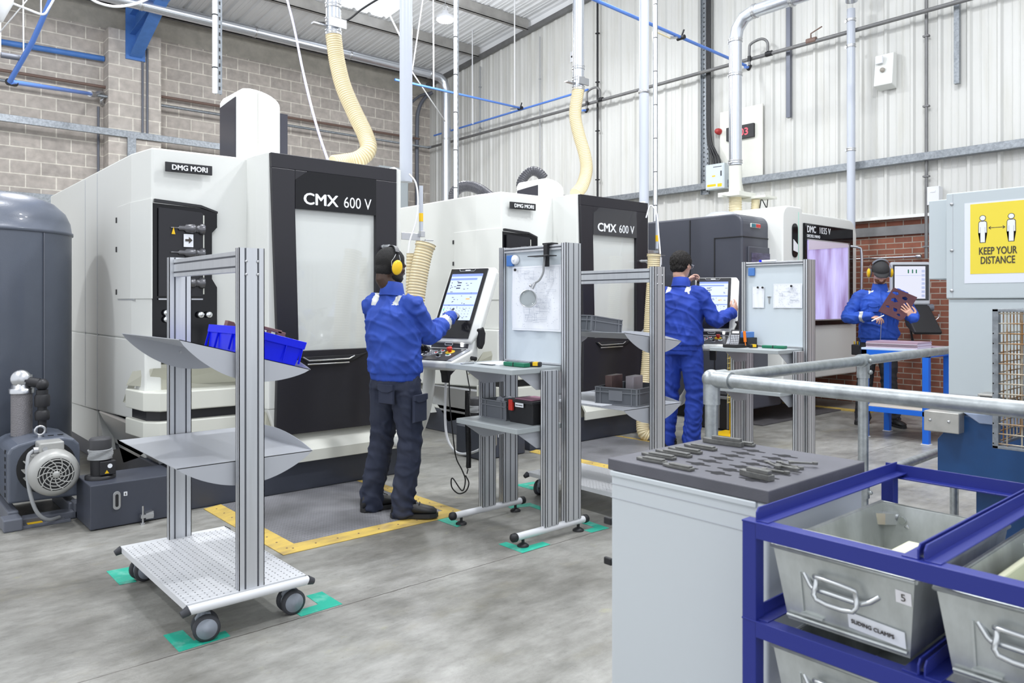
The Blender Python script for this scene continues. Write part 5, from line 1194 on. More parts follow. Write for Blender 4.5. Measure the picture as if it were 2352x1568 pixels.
def sign():
    X = 4.1345; t = thing('distance_sign', 'yellow keep your distance sign in a white sleeve on the grey machine', 'sign', (X,1.20,1.475))
    m = MB(); m.box((X-.0012,1.05,1.475),(X,1.348,1.868)); s = m.build('sleeve', MT['sleeve'], t)
    m = MB(); m.box((X-.0024,1.085,1.52),(X-.0012,1.322,1.860)); y = m.build('yellow_sheet', MT['yel2'], t)
    def fig(c):
        o = MB(); i = MB()
        def body(b, e, xx):
            b.prism([(c-.011-e,1.772+e),(c-.016-e,1.766),(c-.0165-e,1.718-e),(c-.0105+e*.3,1.718-e),(c-.0105+e*.2,1.745),(c-.0095-e,1.745),(c-.0095-e,1.672-e),(c+.0095+e,1.672-e),(c+.0095+e,1.745),(c+.0105-e*.2,1.745),(c+.0105-e*.3,1.718-e),(c+.0165+e,1.718-e),(c+.016+e,1.766),(c+.011+e,1.772+e)],'x',xx-.0004,xx)
            b.cyl((xx-.0004,c,1.789),(xx,c,1.789),.0115+e,18)
        body(o,.0028,X-.0026); body(i,0,X-.0031); p = o.build('figure', MT['text_d'], y); i.build('figure_fill', MT['paper'], p)
    fig(1.268); fig(1.148)
    m = MB(); m.box((X-.0028,1.178,1.7385),(X-.0024,1.238,1.7415)); m.prism([(1.244,1.740),(1.234,1.748),(1.232,1.746),(1.238,1.740),(1.232,1.734),(1.234,1.732)],'x',X-.0028,X-.0024); m.prism([(1.172,1.740),(1.182,1.748),(1.184,1.746),(1.178,1.740),(1.184,1.734),(1.182,1.732)],'x',X-.0028,X-.0024); m.build('arrow', MT['text_d'], y)
    for s, z in (('KEEP YOUR',1.613),('DISTANCE',1.568)):
        text('lettering', s, .050, MT['text_d'], y, (X-.0030,1.205,z), (0,-1,0), (0,0,1), bold=.0006, align='CENTER', sx=.62, depth=.0003)
MT['sleeve'] = M('clear_sleeve', (.74,.77,.84), .2, coat=.4); MT['yel2'] = M('sign_yellow', (.82,.66,.04), .35, coat=.3)
sign()
def guard():
    t = thing('mesh_guard', 'rusty wire mesh guard box with grey frame at the right edge', 'guard', (3.6,.6,.78)); X = 3.5; Y1 = 1.04; Z0, Z1 = .79, 1.355
    m = MB()
    for a, b in (((X,Y1-.022,Z0),(X+.03,Y1,Z1)),((X,.1,Z1-.012),(X+.03,Y1,Z1)),((X,.1,Z0),(X+.03,Y1,Z0+.012)),((X+.36,Y1-.01,Z0),(X+.38,Y1,Z1)),((X,Y1-.01,Z1-.012),(X+.38,Y1,Z1)),((X,Y1-.01,Z0),(X+.38,Y1,Z0+.012))): m.box(a, b)
    m.build('frame', MT['galv'], t, .002)
    m = MB()
    for k in range(12): y = .99-.052*k; m.tube([(X+.01,y,Z0),(X+.01,y,Z1)],.0035,6)
    for k in range(14): z = Z0+.02+.0405*k; m.tube([(X+.006,.3,z),(X+.006,Y1,z)],.003,6)
    for k in range(12): z = Z0+.02+.0405*k; m.tube([(X+.0,Y1-.004,z),(X+.37,Y1-.004,z)],.003,6)
    for k in range(8): x = X+.03+.045*k; m.tube([(x,Y1-.006,Z0),(x,Y1-.006,Z1)],.003,6)
    m.build('wire_mesh', MT['rustw'], t)
    m = MB(); m.box((X+.10,.2,Z0+.03),(X+.30,.96,Z1-.04)); m.build('inner_drum', M('drum', (.10,.11,.13), .4, .5), t, .02)
    m = MB(); m.box((X+.38,.5,.86),(4.14,.6,.92)); m.build('mounting_arm', MT['mgrey'], t, .004)
MT['rustw'] = M('rusty_wire', (.46,.42,.34), .4, .6, var=.6, vs=9, rgb2=(.30,.16,.06), ramp=(.4,.6))
guard()
# ------------------------------------------------------------ blue benches
def bench(p, w, d, h, lab, top):
    t = thing('blue_bench', lab, 'workbench', local=True); s = .058
    m = MB(); m.box((0,0,h-.02),(d,w,h)); m.build('bench_top', top, t, .002)
    m = MB(); m.box((.0,.0,h-.075),(.04,w,h-.021)); m.box((d-.04,0,h-.075),(d,w,h-.021)); m.box((0,0,h-.075),(d,.04,h-.021)); m.box((0,w-.04,h-.075),(d,w,h-.021)); m.build('top_frame', MT['blueb'], t, .002)
    for x in (0,d-s):
        for y in (0,w-s):
            m = MB(); m.box((x,y,0.004),(x+s,y+s,h-.021)); l = m.build('leg', MT['blueb'], t, .002); m = MB(); m.box((x-.01,y-.01,0),(x+s+.01,y+s+.01,.006)); m.build('foot_plate', MT['plate'], l)
    m = MB(); m.box((0,0,.27),(.04,w,.32)); m.box((d-.04,0,.27),(d,w,.32)); m.box((0,0,.27),(d,.04,.32)); m.box((0,w-.04,.27),(d,w,.32)); m.build('lower_frame', MT['blueb'], t, .002)
    m = MB(); m.box((.01,.01,.321),(d-.01,w-.01,.333)); m.build('lower_shelf', M('shelf_ply', (.60,.55,.47), .5), t, .002)
    place(t, p); return t
bench((7.88,2.885,0), .65, .60, .92, 'blue steel workbench with a stack of brown plates before the man in the cap', M('bench_top', (.55,.66,.82), .35))
bench((8.75,2.35,0), .65, .60, .94, 'second blue bench carrying the vice, partly behind the grey machine', M('white_top', (.66,.72,.80), .35))
MT['plates'] = M('plate_edge', (.42,.30,.37), .4, .2); MT['plates2'] = M('plate_edge_light', (.60,.52,.60), .4, .2)
for k in range(8):
    m = MB(); dx, dy = (.004*((k*7)%5-2)), (.003*((k*5)%5-2)); m.box((7.90+dx,3.0+dy,.9205+.0082*k),(8.26+dx,3.50+dy,.9283+.0082*k)); single('metal_plate', m, MT['plates' if k in (3,6,7) else 'plates2'], 'reddish brown flat plate in the stack on the near blue bench', 'plate', 'plates stacked on the near blue bench')
for k in range(2):
    m = MB(); m.box((8.27-.01*k,2.90,.9205+.007*k),(8.46,3.1+.02*k,.927+.007*k)); single('thin_plate', m, MT['plates'], ('thin brown plate lying alone on the right of the near blue bench','thin brown plate lying on top of the lone plate on the near blue bench')[k], 'plate')
t = thing('bench_vice', 'black and silver bench vice on the blue block of the second bench', 'vice', (9.0,2.85,.94))
m = MB(); m.box((8.90,2.72,.941),(9.1,2.96,.985)); m.build('blue_base', MT['rackb'], t, .004); m = MB(); m.box((8.92,2.74,.986),(9.08,3.0,1.03)); m.build('slide', MT['steel'], t, .004)
m = MB(); m.box((8.92,2.86,1.03),(9.08,2.99,1.12)); m.box((8.90,2.96,1.06),(9.1,3.02,1.135)); m.box((8.94,2.78,1.03),(9.06,2.84,1.10)); m.build('jaw', MT['blk'], t, .008)
t = thing('chip_container', 'black plastic crate standing on the floor beside the dark machine wall', 'crate', (7.15,4.78,0))
m = MB(); m.box((7.12,4.60,.01),(7.50,5.0,.40)); c = m.build('body', MT['blackm'], t, .01); m = MB()
for y in (4.62,4.73,4.86,4.98): m.box((7.112,y-.01,.02),(7.12,y+.01,.38))
m.box((7.105,4.59,.34),(7.51,5.01,.37)); m.build('rim', MT['gbinl'], c, .002)
t = thing('wire_basket', 'yellow wire basket stand behind the second operator', 'basket', (6.9,4.45,0))
m = MB()
for k in range(7): m.tube([(6.78+.045*k,4.40,.35),(6.78+.045*k,4.40,.92)],.004,5)
for k in range(12): m.tube([(6.77,4.40,.36+.05*k),(7.06,4.40,.36+.05*k)],.004,5)
m.build('wire_front', M('wire_yellow', (.75,.62,.25), .4), t)
m = MB(); m.box((6.90,4.42,.0),(6.95,4.46,.95)); m.build('yellow_post', MT['yellow'], t, .003); m = MB(); m.box((6.75,4.30,0),(7.08,4.62,.02)); m.build('foot', MT['yellow'], t, .003)
# ------------------------------------------------------------ extraction ducts and hoses
def duct(lab, pts, r, cuffs=(), mat=None, n=24, sm=0, extra=None):
    t = thing('extraction_duct', lab, 'duct', pts[-1] if pts[-1][2] < pts[0][2] else pts[0]); mat = mat or MT['galvd']
    P = smoothpath(pts, sm) if sm else [Vector(p) for p in pts]
    m = MB(); m.tube(P, r, n); m.build('duct_tube', mat, t)
    for c, ax in cuffs:
        c = Vector(c); ax = Vector(ax).normalized(); m = MB(); m.lathe([(r+.003,-.022),(r+.010,-.018),(r+.005,-.010),(r+.005,.010),(r+.010,.018),(r+.003,.022)], c, ax, 24); u, v = frame(ax); m.cbox((0,0,0),(.02,.03,.035),Matrix.Translation(c+u*(r+.012))); m.build('clamp_ring', MT['steel'], t)
    return t
def hose(name, lab, pts, r, mat, cat='hose', pitch=.021, n=18, amp=.07, rib=None, endring=False, sm=10):
    P = smoothpath(pts, sm); Q = [P[0]]; 
    # resample evenly
    L_ = [0]
    for i in range(1, len(P)): L_.append(L_[-1]+(P[i]-P[i-1]).length)
    N_ = int(L_[-1]/(pitch/4)); out = []; j = 0
    for k in range(N_+1):
        d = L_[-1]*k/N_
        while j < len(L_)-2 and L_[j+1] < d: j += 1
        f = (d-L_[j])/max(L_[j+1]-L_[j],1e-9); out.append(P[j].lerp(P[j+1], min(f,1)))
    m = MB(); m.tube(out, r, n, True, lambda i: r*(1+amp*(1,.35,-.6,.35)[i%4]) + (0 if not endring or i > 5 else r*.12))
    if rib:   # darker wire in the crest
        m.fm = []; nf = 0
        m.fm = [1 if ((f//n) % 4 in (0,3)) else 0 for f in range(len(m.f))]
    base = min(P, key=lambda p: p.z)
    return single(name, m, [mat, rib] if rib else mat, lab, cat, base=base)
A1 = (3.27,6.17)
def V3(p): return Vector((p.x, min(p.y,14.9), roofz(p.y)+.17))
def dropduct(ox, lab, lab2, zb):
    x, y = A1[0]+ox, A1[1]
    t = duct(lab, [(x,y,7.35),(x,y,zb)], .066, (((x,y,zb+.02),(0,0,1)),((x,y,zb+.13),(0,0,1)),((x,y,zb+.26),(0,0,1))))
    m = MB(); m.box((x-.20,y-.02,zb+.06),(x-.06,y+.03,zb+.075)); m.box((x-.085,y-.09,zb+.05),(x+.085,y-.07,zb+.13)); m.build('blast_gate', MT['steel'], t, .002)
def DD(px, py, d):   # a point on the sight line of that pixel at that distance (metres)
    a = (px-1176)/1745; b = (695-py)/1745; c, s = math.cos(math.radians(48.84)), math.sin(math.radians(48.84))
    return Vector(((c+a*s)*d, (s-a*c)*d, EYE+b*d))
dropduct(0, 'vertical spiral duct hanging above the left machine', '', 3.77)
dropduct(3.155, 'vertical spiral duct hanging above the middle machine', '', 3.86)
hose('extraction_hose', 'cream ribbed hose sweeping down to the roof of the left machine', [(3.27,6.17,3.78),DD(774,140,6.78),DD(789,200,6.72),DD(815,260,6.66),DD(839,310,6.58),DD(846,343,6.5),DD(826,364,6.45),DD(795,372,6.4),DD(765,376,6.3)], .068, MT['hose'], rib=MT['hosed'])
hose('extraction_hose', 'cream ribbed hose curving down to the roof of the middle machine', [(6.425,6.17,3.88),DD(1321,262,8.84),DD(1330,310,8.8),DD(1343,355,8.75),DD(1347,390,8.7),DD(1338,425,8.6),DD(1322,446,8.5)], .068, MT['hose'], rib=MT['hosed'])
for ox, l1, zb in ((0,'plain grey vertical pipe rising at the right corner of the left machine',2.40),(3.155,'plain grey vertical pipe rising at the right corner of the middle machine',2.40)):
    x, y = 3.555+ox, 5.43; t = thing('riser_pipe', l1, 'pipe', (x,y,zb)); m = MB(); m.cyl((x,y,zb),(x,y,7.5),.054,24); m.build('pipe_tube', MT['pvc'], t)
    m = MB(); m.lathe([(.056,0),(.064,.004),(.064,.03),(.056,.034)], (x,y,3.72 if ox else 7.2), n=24); m.build('clamp_ring', MT['steel'], t)
    x2 = 3.62+ox; t = thing('air_regulator', ('slim air supply pipe with fittings beside the left machine','slim air supply pipe with fittings beside the middle machine')[ox>0], 'air fitting', (x2,5.30,1.72))
    m = MB(); m.cyl((x2,5.30,1.98),(x2,5.30,2.36),.017,14); m.build('supply_pipe', MT['pvc'], t); m = MB(); m.cyl((x2,5.30,2.06),(x2,5.30,2.13),.0182,14); m.build('yellow_label', MT['yellow'], t)
    m = MB(); m.box((x2-.02,5.27,1.93),(x2+.02,5.31,1.98)); m.box((x2-.01,5.27,1.86),(x2+.06,5.30,1.89)); m.cyl((x2+.03,5.27,1.80),(x2+.03,5.27,1.88),.016,12); m.cyl((x2-.0,5.27,1.72),(x2-.0,5.27,1.90),.012,12); m.box((x2+.02,5.26,1.90),(x2+.10,5.28,1.91)); m.box((x2-.19,5.30,1.90),(x2-.01,5.31,1.96)); m.build('valve_block', MT['steel'], t, .002)
line('air_tube', [DD(940,400,5.9),DD(955,420,5.88),DD(960,460,5.86),DD(955,510,5.84),DD(940,560,5.82),DD(935,620,5.8),DD(934,660,5.8)], .007, MT['wcable'], 'white air tube arching down the right side of the left machine', 'tube')
line('air_tube', [DD(1484,500,8.0),DD(1494,472,8.0),DD(1508,490,7.95),DD(1513,540,7.9),DD(1517,600,7.85),DD(1512,660,7.8)], .008, MT['wcable'], 'white air tube arching over the right side of the middle machine', 'tube')
hose('spare_hose', 'cream ribbed hose standing with an open end behind the first operator', [DD(978,560,5.62),DD(968,600,5.6),DD(959,650,5.58),DD(953,700,5.56),DD(948,760,5.55),DD(943,840,5.55)], .066, MT['hose'], rib=MT['hosed'], endring=True)
hose('spare_hose', 'thin cream ribbed hose squeezed between machine and wider hose', [DD(943,582,5.75),DD(942,640,5.75),DD(940,720,5.73),DD(938,790,5.72),DD(935,1000,5.70),DD(933,1112,5.7)], .030, MT['hose'], rib=MT['hosed'], pitch=.024)
hose('spare_hose', 'cream ribbed hose top showing above the farther trolley post', [DD(1502,583,7.82),DD(1500,640,7.82),DD(1496,700,7.80),DD(1488,830,7.75),DD(1481,900,7.70),DD(1476,960,7.66),DD(1478,992,7.62),DD(1492,1003,7.6)], .062, MT['hose'], rib=MT['hosed'], endring=True)
hose('drain_hose', 'black ribbed hose arching over the roof of the middle machine', [DD(1042,460,9.2),DD(1044,442,9.2),DD(1058,430,9.15),DD(1080,428,9.1),DD(1103,436,9.0),DD(1125,452,8.9),DD(1135,462,8.8)], .062, MT['bhose'], pitch=.026)
hose('drain_hose', 'black ribbed hose looping behind the column cover of the middle machine', [DD(1196,440,8.9),DD(1198,418,8.9),DD(1208,402,8.9),DD(1222,393,8.9),DD(1238,397,8.9),DD(1250,410,8.9)], .055, MT['bhose'], pitch=.024)
line('drain_pipe', [(6.62,5.35,.42),(6.70,5.3,.40),(6.85,5.32,.36),(7.0,5.4,.36)], .05, MT['blk'], 'black pipe at the right foot of the middle machine', 'pipe')
m = MB(); m.box((6.60,5.42,.05),(6.74,5.6,.42)); single('drain_housing', m, MT['dgrey'], 'dark box at the right foot of the middle machine', 'box', bevel=.006)
# the long run under the roof and the run over the third machine
t = duct('long spiral duct running under the roof along the block wall and down at the corner', [(-4,13.3,6.24),(9.35,13.3,6.24),(9.55,13.29,6.21),(9.66,13.27,6.12),(9.70,13.25,5.95),(9.70,13.25,1.2)], .095,
    tuple(((x,13.3,6.24),(1,0,0)) for x in (3.6,5.5,7.4,9.3))+tuple(((9.70,13.25,z),(0,0,1)) for z in (5.9,4.9,3.3)))
x5, y5 = 8.27, 5.26
t = duct('spiral duct rising from the third machine to an elbow and a run across the wall', [(x5,y5,3.08),(x5,y5,4.62),(x5,y5-.03,4.76),(x5,y5-.12,4.87),(x5,y5-.25,4.91),(x5,4.0,4.92),(8.7,3.95,5.2),(9.3,4.25,5.55),(9.85,4.55,5.62),(10.1,4.66,5.55),(10.19,4.70,5.44)], .078,
    (((x5,y5,4.62),(0,0,1)),((x5,y5,4.2),(0,0,1)),((x5,y5,3.12),(0,0,1)),((x5,y5-.27,4.91),(0,1,0)),((x5,y5-.75,4.91),(0,1,0))))
t = duct('slim grey duct coming down the wall behind the third machine', [(10.22,4.72,5.35),(10.22,4.72,2.0)], .054, (((10.22,4.72,5.2),(0,0,1)),((10.22,4.72,4.85),(0,0,1)),((10.22,4.72,3.45),(0,0,1))), MT['pvc'])
t = thing('extraction_collar', 'cream pipe with flat flanges and hoses on the roof of the third machine', 'duct fitting', (x5,y5,2.5))
m = MB(); m.cyl((x5,y5,2.72),(x5,y5,3.07),.078,24); m.cyl((x5+.25,y5+.1,2.76),(x5+.12,y5+.08,3.0),.06,16); m.build('white_pipe', MT['cream'], t)
m = MB(); m.box((x5-.17,y5-.16,2.68),(x5+.20,y5+.14,2.735)); m.box((x5+.1,y5-.35,2.66),(x5+.38,y5+.05,2.69)); m.box((x5-.26,y5+.0,2.68),(x5-.1,y5+.03,2.70)); m.build('flange', MT['cream'], t, .004)
m = MB(); m.cyl((x5,y5,2.44),(x5,y5,2.68),.075,20)
for k in range(7): m.lathe([(.075,-.006),(.084,0),(.075,.006)], (x5,y5,2.47+.03*k), n=20)
m.cyl((x5+.22,y5-.14,2.42),(x5+.20,y5-.16,2.66),.05,14)
for k in range(8): m.lathe([(.05,-.006),(.058,0),(.05,.006)], (x5+.22-.002*k,y5-.14-.002*k,2.44+.028*k), n=16)
m.build('hose_stub', MT['hose'], t)
m = MB(); m.tube([(x5+.26,y5-.2,2.67),(x5+.10,y5-.25,2.40)],.006,6); m.tube([(x5+.27,y5-.2,2.67),(x5+.40,y5-.28,2.40)],.006,6); m.tube([(x5+.33,y5-.25,2.67),(x5+.22,y5-.28,2.40)],.006,6); m.build('loose_leads', MT['blk'], t)
# ------------------------------------------------------------ hanging struts
def strut(x, y, z0, z1, lab, w=.041, pipe=None):
    t = thing('hanging_strut', lab, 'strut', (x,y,z0)); m = MB(); m.box((x-w/2,y-.002,z0),(x+w/2,y+.002,z1)); m.box((x-w/2,y,z0),(x-w/2+.003,y+w,z1)); m.box((x+w/2-.003,y,z0),(x+w/2,y+w,z1)); s = m.build('channel', MT['galv'], t)
    m = MB(); z = z0+.03
    while z < z1: m.box((x-.006,y-.0028,z),(x+.006,y-.0018,z+.028)); z += .062
    m.build('slots', MT['blk'], s)
    if pipe:
        m = MB(); m.cyl((x+pipe,y-.01,z0),(x+pipe,y-.01,z1),.020,12); m.build('conduit', MT['wcable'], t)
        m = MB(); z = z0+.2
        while z < z1: m.lathe([(.0225,-.004),(.024,0),(.0225,.004)], (x+pipe,y-.01,z), n=12); z += .42
        m.build('cable_tie', MT['blk'], t)
strut(2.24,6.12,3.05,7.4,'perforated strut with a white conduit hanging behind the left column cover', pipe=-.04)
strut(5.13,6.80,2.46,7.3,'perforated strut hanging behind the middle machine near the corner duct', pipe=-.03)
strut(7.66,6.00,2.40,7.4,'perforated strut with dark slots standing on the dark machine roof', pipe=-.035)
# ------------------------------------------------------------ wall pipes
line('wall_pipe', [(10.28,14.75,5.02),(10.28,-1,5.10)], .028, MT['greypipe'], 'dark grey iron pipe running along the whole cladding wall', 'pipe', 12, 0)
line('wall_pipe', [(-2,14.85,5.16),(10.1,14.85,5.22)], .026, MT['brown'], 'brown pipe running along the block wall', 'pipe', 10, 0)
line('wall_pipe', [(-2,14.72,4.97),(10.2,14.72,5.02),(10.28,14.6,5.02)], .026, MT['galv'], 'galvanised pipe running along the block wall below the brown one', 'pipe', 10, 0)
line('air_pipe', [(7.2,11.35,5.28),(10.18,11.35,5.28)], .020, MT['bluepipe'], 'blue air pipe crossing toward the gable wall above the middle machine', 'pipe', 10, 0)
line('air_pipe', [(10.2,14.4,5.24),(10.2,9.55,5.28)], .020, MT['bluepipe'], 'blue air pipe running along the gable wall near the corner', 'pipe', 10, 0)
line('air_pipe', [(4.6,6.28,5.13),(10.15,6.28,4.94)], .022, MT['bluepipe'], 'long blue air pipe passing behind the vertical ducts to the wall', 'pipe', 10, 0)
def loop(y, z, lab):
    t = thing('pipe_loop', lab, 'pipe loop', (10.3,y,z))
    m = MB(); m.tube(smoothpath([(10.22,y,z-.12),(10.22,y,z+.12),(10.22,y-.03,z+.20),(10.25,y-.18,z+.24),(10.28,y-.26,z+.18),(10.28,y-.27,z+.04)],5), .020, 10); m.build('bent_pipe', MT['greypipe'], t)
    m = MB(); m.cyl((10.22,y,z-.06),(10.22,y,z+.02),.027,12); m.cyl((10.19,y,z-.18),(10.24,y,z-.12),.03,12); m.cyl((10.28,y-.24,z),(10.28,y-.34,z),.04,12); m.build('coupling', MT['blk'], t)
    m = MB(); m.cyl((10.22,y,z-.15),(10.10,y,z-.17),.02,10); m.build('blue_stub', MT['bluepipe'], t)
loop(6.26,5.07,'bent pipe loop joining blue air pipe to the wall pipe right of the big duct')
loop(9.6,5.06,'bent pipe loop on the wall pipe left of the black conduit')
def ball(p, lab, pair=((-.10,0,-.02),(.09,0,.04))):
    t = thing('air_valve', lab, 'valve', p); m = MB(); m.cyl(Vector(p)-Vector((0,.06,0)),Vector(p)+Vector((0,.06,0)),.03,12); m.cyl(p,Vector(p)+Vector((.0,-.05,.10)),.012,8); m.build('body', MT['blk'], t)
    m = MB(); m.cyl(Vector(p)+Vector(pair[0]),Vector(p)+Vector((-.25,0,-.06)),.018,8); m.build('nozzle', MT['steel'], t)
ball((8.55,6.28,4.99),'black valve on the long blue air pipe left of the big duct')
ball((10.15,11.36,5.28),'black valve where two blue air pipes meet near the corner')
line('air_tube', [(8.3,6.28,4.93),(8.05,6.26,4.93),(7.85,6.2,4.88),(7.75,6.12,4.75),(7.72,6.05,4.5)], .012, MT['hose'], 'cream tube hanging from the valve on the long blue pipe', 'tube')
def vpipe(y, z0, z1, r, mat, lab, x=10.42, clips=True):
    t = thing('wall_conduit', lab, 'conduit', (x,y,z0)); m = MB(); m.cyl((x,y,z0),(x,y,z1),r,10); m.build('conduit_tube', mat, t)
    m = MB(); z = z0+.15
    while z < z1: m.cbox((x,y,z),(r*2.6,r*3.4,.02)); z += .9
    m.build('clips', mat, t)
vpipe(9.52,2.6,7.1,.020,MT['blk'],'black conduit running the full height of the cladding wall')
vpipe(11.07,3.9,6.7,.011,MT['cable'],'thin grey cable dropping down the cladding left of the black conduit')
vpipe(12.98,5.05,6.55,.016,MT['cable'],'short cable drop on the cladding beside the corner duct')
vpipe(3.84,1.95,5.35,.022,MT['greypipe'],'thin iron pipe down the cladding above the grey machine')
m = MB(); m.box((10.39,5.70,4.10),(10.45,5.76,7.0)); single('hanging_channel', m, M('channel_dark', (.13,.14,.17), .4, .5), 'dark flat channel ending midway down the cladding wall', 'channel')
m = MB(); m.box((10.39,3.45,4.11),(10.45,3.51,5.2)); single('hanging_channel', m, MT['galv'], 'short galvanised channel ending high on the cladding near the right edge', 'channel')
m = MB(); m.tube([(10.28,5.32,5.10),(10.24,5.30,5.18),(10.20,5.12,5.22)],.010,6); m.cyl((10.28,5.38,5.09),(10.28,5.24,5.09),.042,12); single('lever_valve', m, MT['brown'], 'lever valve with rusty handle on the wall pipe', 'valve')
t = thing('cable_tray', 'perforated cable tray with black cables leading to the electrical box', 'cable tray', (10.4,7.15,3.15))
m = MB(); m.box((10.40,7.08,3.12),(10.405,7.23,7.0)); m.box((10.36,7.225,3.12),(10.405,7.23,7.0)); m.box((10.36,7.08,3.12),(10.405,7.085,7.0)); s = m.build('tray_channel', MT['galv'], t)
m = MB(); z = 3.16
while z < 6.9: m.box((10.398,7.11,z),(10.3995,7.13,z+.025)); m.box((10.398,7.18,z+.03),(10.3995,7.20,z+.055)); z += .075
m.build('holes', MT['blk'], s)
for k in range(3):
    m = MB(); m.tube(smoothpath([(10.37,7.11-.025*k,6.9),(10.37,7.11-.025*k,5),(10.37,7.10-.025*k,4.05),(10.36,7.04-.04*k,3.80),(10.35,6.98-.05*k,3.66),(10.35,6.96-.055*k,3.55)],5),.019,8); m.build('black_cable', MT['blk'], t)
t = thing('electrical_box', 'pale blue grey electrical box with yellow stickers on the cladding', 'electrical box', (10.35,6.9,3.15))
m = MB(); m.box((10.26,6.72,3.165),(10.40,7.06,3.56)); b = m.build('enclosure', MT['kgrey'], t, .004); m = MB(); m.box((10.254,6.74,3.18),(10.261,7.05,3.53)); d = m.build('door', M('box_door', (.56,.62,.70), .4), b, .003)
m = MB(); m.box((10.250,6.765,3.36),(10.255,6.785,3.44)); m.build('handle', MT['blk'], d); m = MB(); m.box((10.2525,6.765,3.505),(10.2545,6.92,3.515)); m.build('dark_stripe', MT['blk'], d)
for a, c in (((10.2525,6.87,3.21),(10.2545,7.03,3.245)),((10.2525,6.76,3.195),(10.2545,6.84,3.245)),((10.2525,6.88,3.36),(10.2545,6.94,3.38))): m = MB(); m.box(a, c); m.build('yellow_sticker', MT['yellow'], d)
m = MB(); m.box((10.442,6.17,3.32),(10.456,6.92,4.40)); single('backing_board', m, M('board_cream', (.66,.66,.60), .5, var=.06, vs=3), 'pale board on the cladding behind the big duct and the clock', 'board')
t = thing('led_clock', 'black wall clock with red digits beside the big duct', 'clock', (10.43,6.45,3.92)); 
m = MB(); m.box((10.40,6.30,3.915),(10.455,6.78,4.125)); b = m.build('case', MT['blackm'], t, .004)
text('digits', '03', .155, M('led_red', (.2,0,0), .5, emit=(1,.07,.10), es=2.2), b, (10.397,6.545,3.965), (0,-1,0), (0,0,1), sx=1.05)
text('digits', ':', .12, bpy.data.materials['led_red'], b, (10.397,6.60,3.975), (0,-1,0), (0,0,1))
m = MB(); m.lathe([(.05,0),(.05,.05),(.042,.055),(.04,.09),(.02,.10),(0,.10)], (10.455,6.93,4.10), (-1,0,0), 20); single('alarm_sounder', m, M('red_sounder', (.34,.03,.03), .4), 'round red sounder on the cladding left of the big duct', 'sounder')
t = thing('emergency_light', 'white wedge shaped box with a square sensor and grey knob high on the cladding', 'sensor box', (10.4,4.33,4.22))
m = MB(); m.prism([(10.46,4.22),(10.30,4.26),(10.36,4.68),(10.46,4.70)],'y',4.22,4.46); b = m.build('body', MT['white'], t, .012); m = MB(); m.box((10.29,4.34,4.55),(10.33,4.43,4.65)); m.build('square_sensor', MT['paper'], b, .008); m = MB(); m.lathe([(.032,0),(.028,.025),(0,.03)], (10.32,4.345,4.46), (-1,0,.1), 16); m.build('round_knob', M('knob_grey', (.35,.32,.28), .4), b)
m = MB(); m.box((10.33,3.66,2.62),(10.46,3.80,2.85)); m.box((10.325,3.70,2.775),(10.331,3.76,2.80)); single('junction_box', m, MT['plate'], 'small white junction box low on the cladding beside the grey machine', 'box', bevel=.008)
m = MB(); m.box((8.95,14.72,3.3),(9.70,14.98,4.45)); m.box((8.92,14.70,4.35),(9.45,14.72,4.45)); single('wall_cabinet', m, MT['kgrey'], 'pale blue grey cabinet on the block wall behind the plain riser pipe', 'cabinet', bevel=.01)
m = MB(); m.box((10.462,10.12,6.0),(10.470,10.27,6.2)); o = single('socket_plate', m, MT['plate'], 'small white plate with two black holes high on the cladding', 'socket'); 
for k in (0,1):
    q = MB(); q.cyl((10.459,10.165+.06*k,6.10),(10.462,10.165+.06*k,6.10),.02,12); ORG[o.name] = Vector(o.location); q.build('hole', MT['blk'], o)
for k, (x, y) in enumerate(((3.98,14.62),(4.06,14.62))):
    line('black_conduit', [(x,y,4.3),(x,y,5.95)], .020, MT['mgrey'], ('dark conduit on the block pier, the left one of two','dark conduit on the block pier, the right one of two')[k], 'conduit', 8, 0)
line('black_conduit', [(3.34,14.95,2.0),(3.34,14.95,4.85)], .022, MT['mgrey'], 'dark conduit dropping beside the block pier to the left', 'conduit', 8, 0)
for k, (dx, r) in enumerate(((0,.045),(-.28,.03))):
    line('bent_conduit', [(10.05+dx,14.88,3.3),(10.05+dx,14.88,5.4),(10.08+dx,14.86,5.9),(10.22+dx*.6,14.8,6.2),(10.36,14.7,6.33)], r, MT['mgrey'], ('thick dark conduit bending over in the corner of the block wall','thinner dark conduit bending beside the thick one in the corner')[k], 'conduit')
# ------------------------------------------------------------ left: blue steelwork and suspended air line
t = thing('roof_rafter', 'blue steel rafter haunch springing from the block pier', 'rafter', (3.9,14.6,5.7))
def beam(p, q, w, h, name):
    m = MB(); p, q = Vector(p), Vector(q)
    for z0, z1, ww in ((-h,-h+.012,w),(-h,0,.012),(-.012,0,w)):
        m.add([(p.x-ww/2,p.y,p.z+z0),(p.x+ww/2,p.y,p.z+z0),(p.x+ww/2,p.y,p.z+z1),(p.x-ww/2,p.y,p.z+z1),(q.x-ww/2,q.y,q.z+z0),(q.x+ww/2,q.y,q.z+z0),(q.x+ww/2,q.y,q.z+z1),(q.x-ww/2,q.y,q.z+z1)],[(0,3,2,1),(4,5,6,7),(0,1,5,4),(1,2,6,5),(2,3,7,6),(3,0,4,7)],False)
    return m.build(name, MT['bluesteel'], t)
beam((3.86,14.62,6.50),(3.86,-3,roofz(-3)-.02),.20,.36,'main_beam')
m = MB(); m.add([(3.76,14.62,5.74),(3.96,14.62,5.74),(3.96,12.5,6.52),(3.76,12.5,6.52),(3.76,14.62,5.76),(3.96,14.62,5.76),(3.96,12.5,6.54),(3.76,12.5,6.54)],[(0,3,2,1),(4,5,6,7),(0,1,5,4),(1,2,6,5),(2,3,7,6),(3,0,4,7)],False)
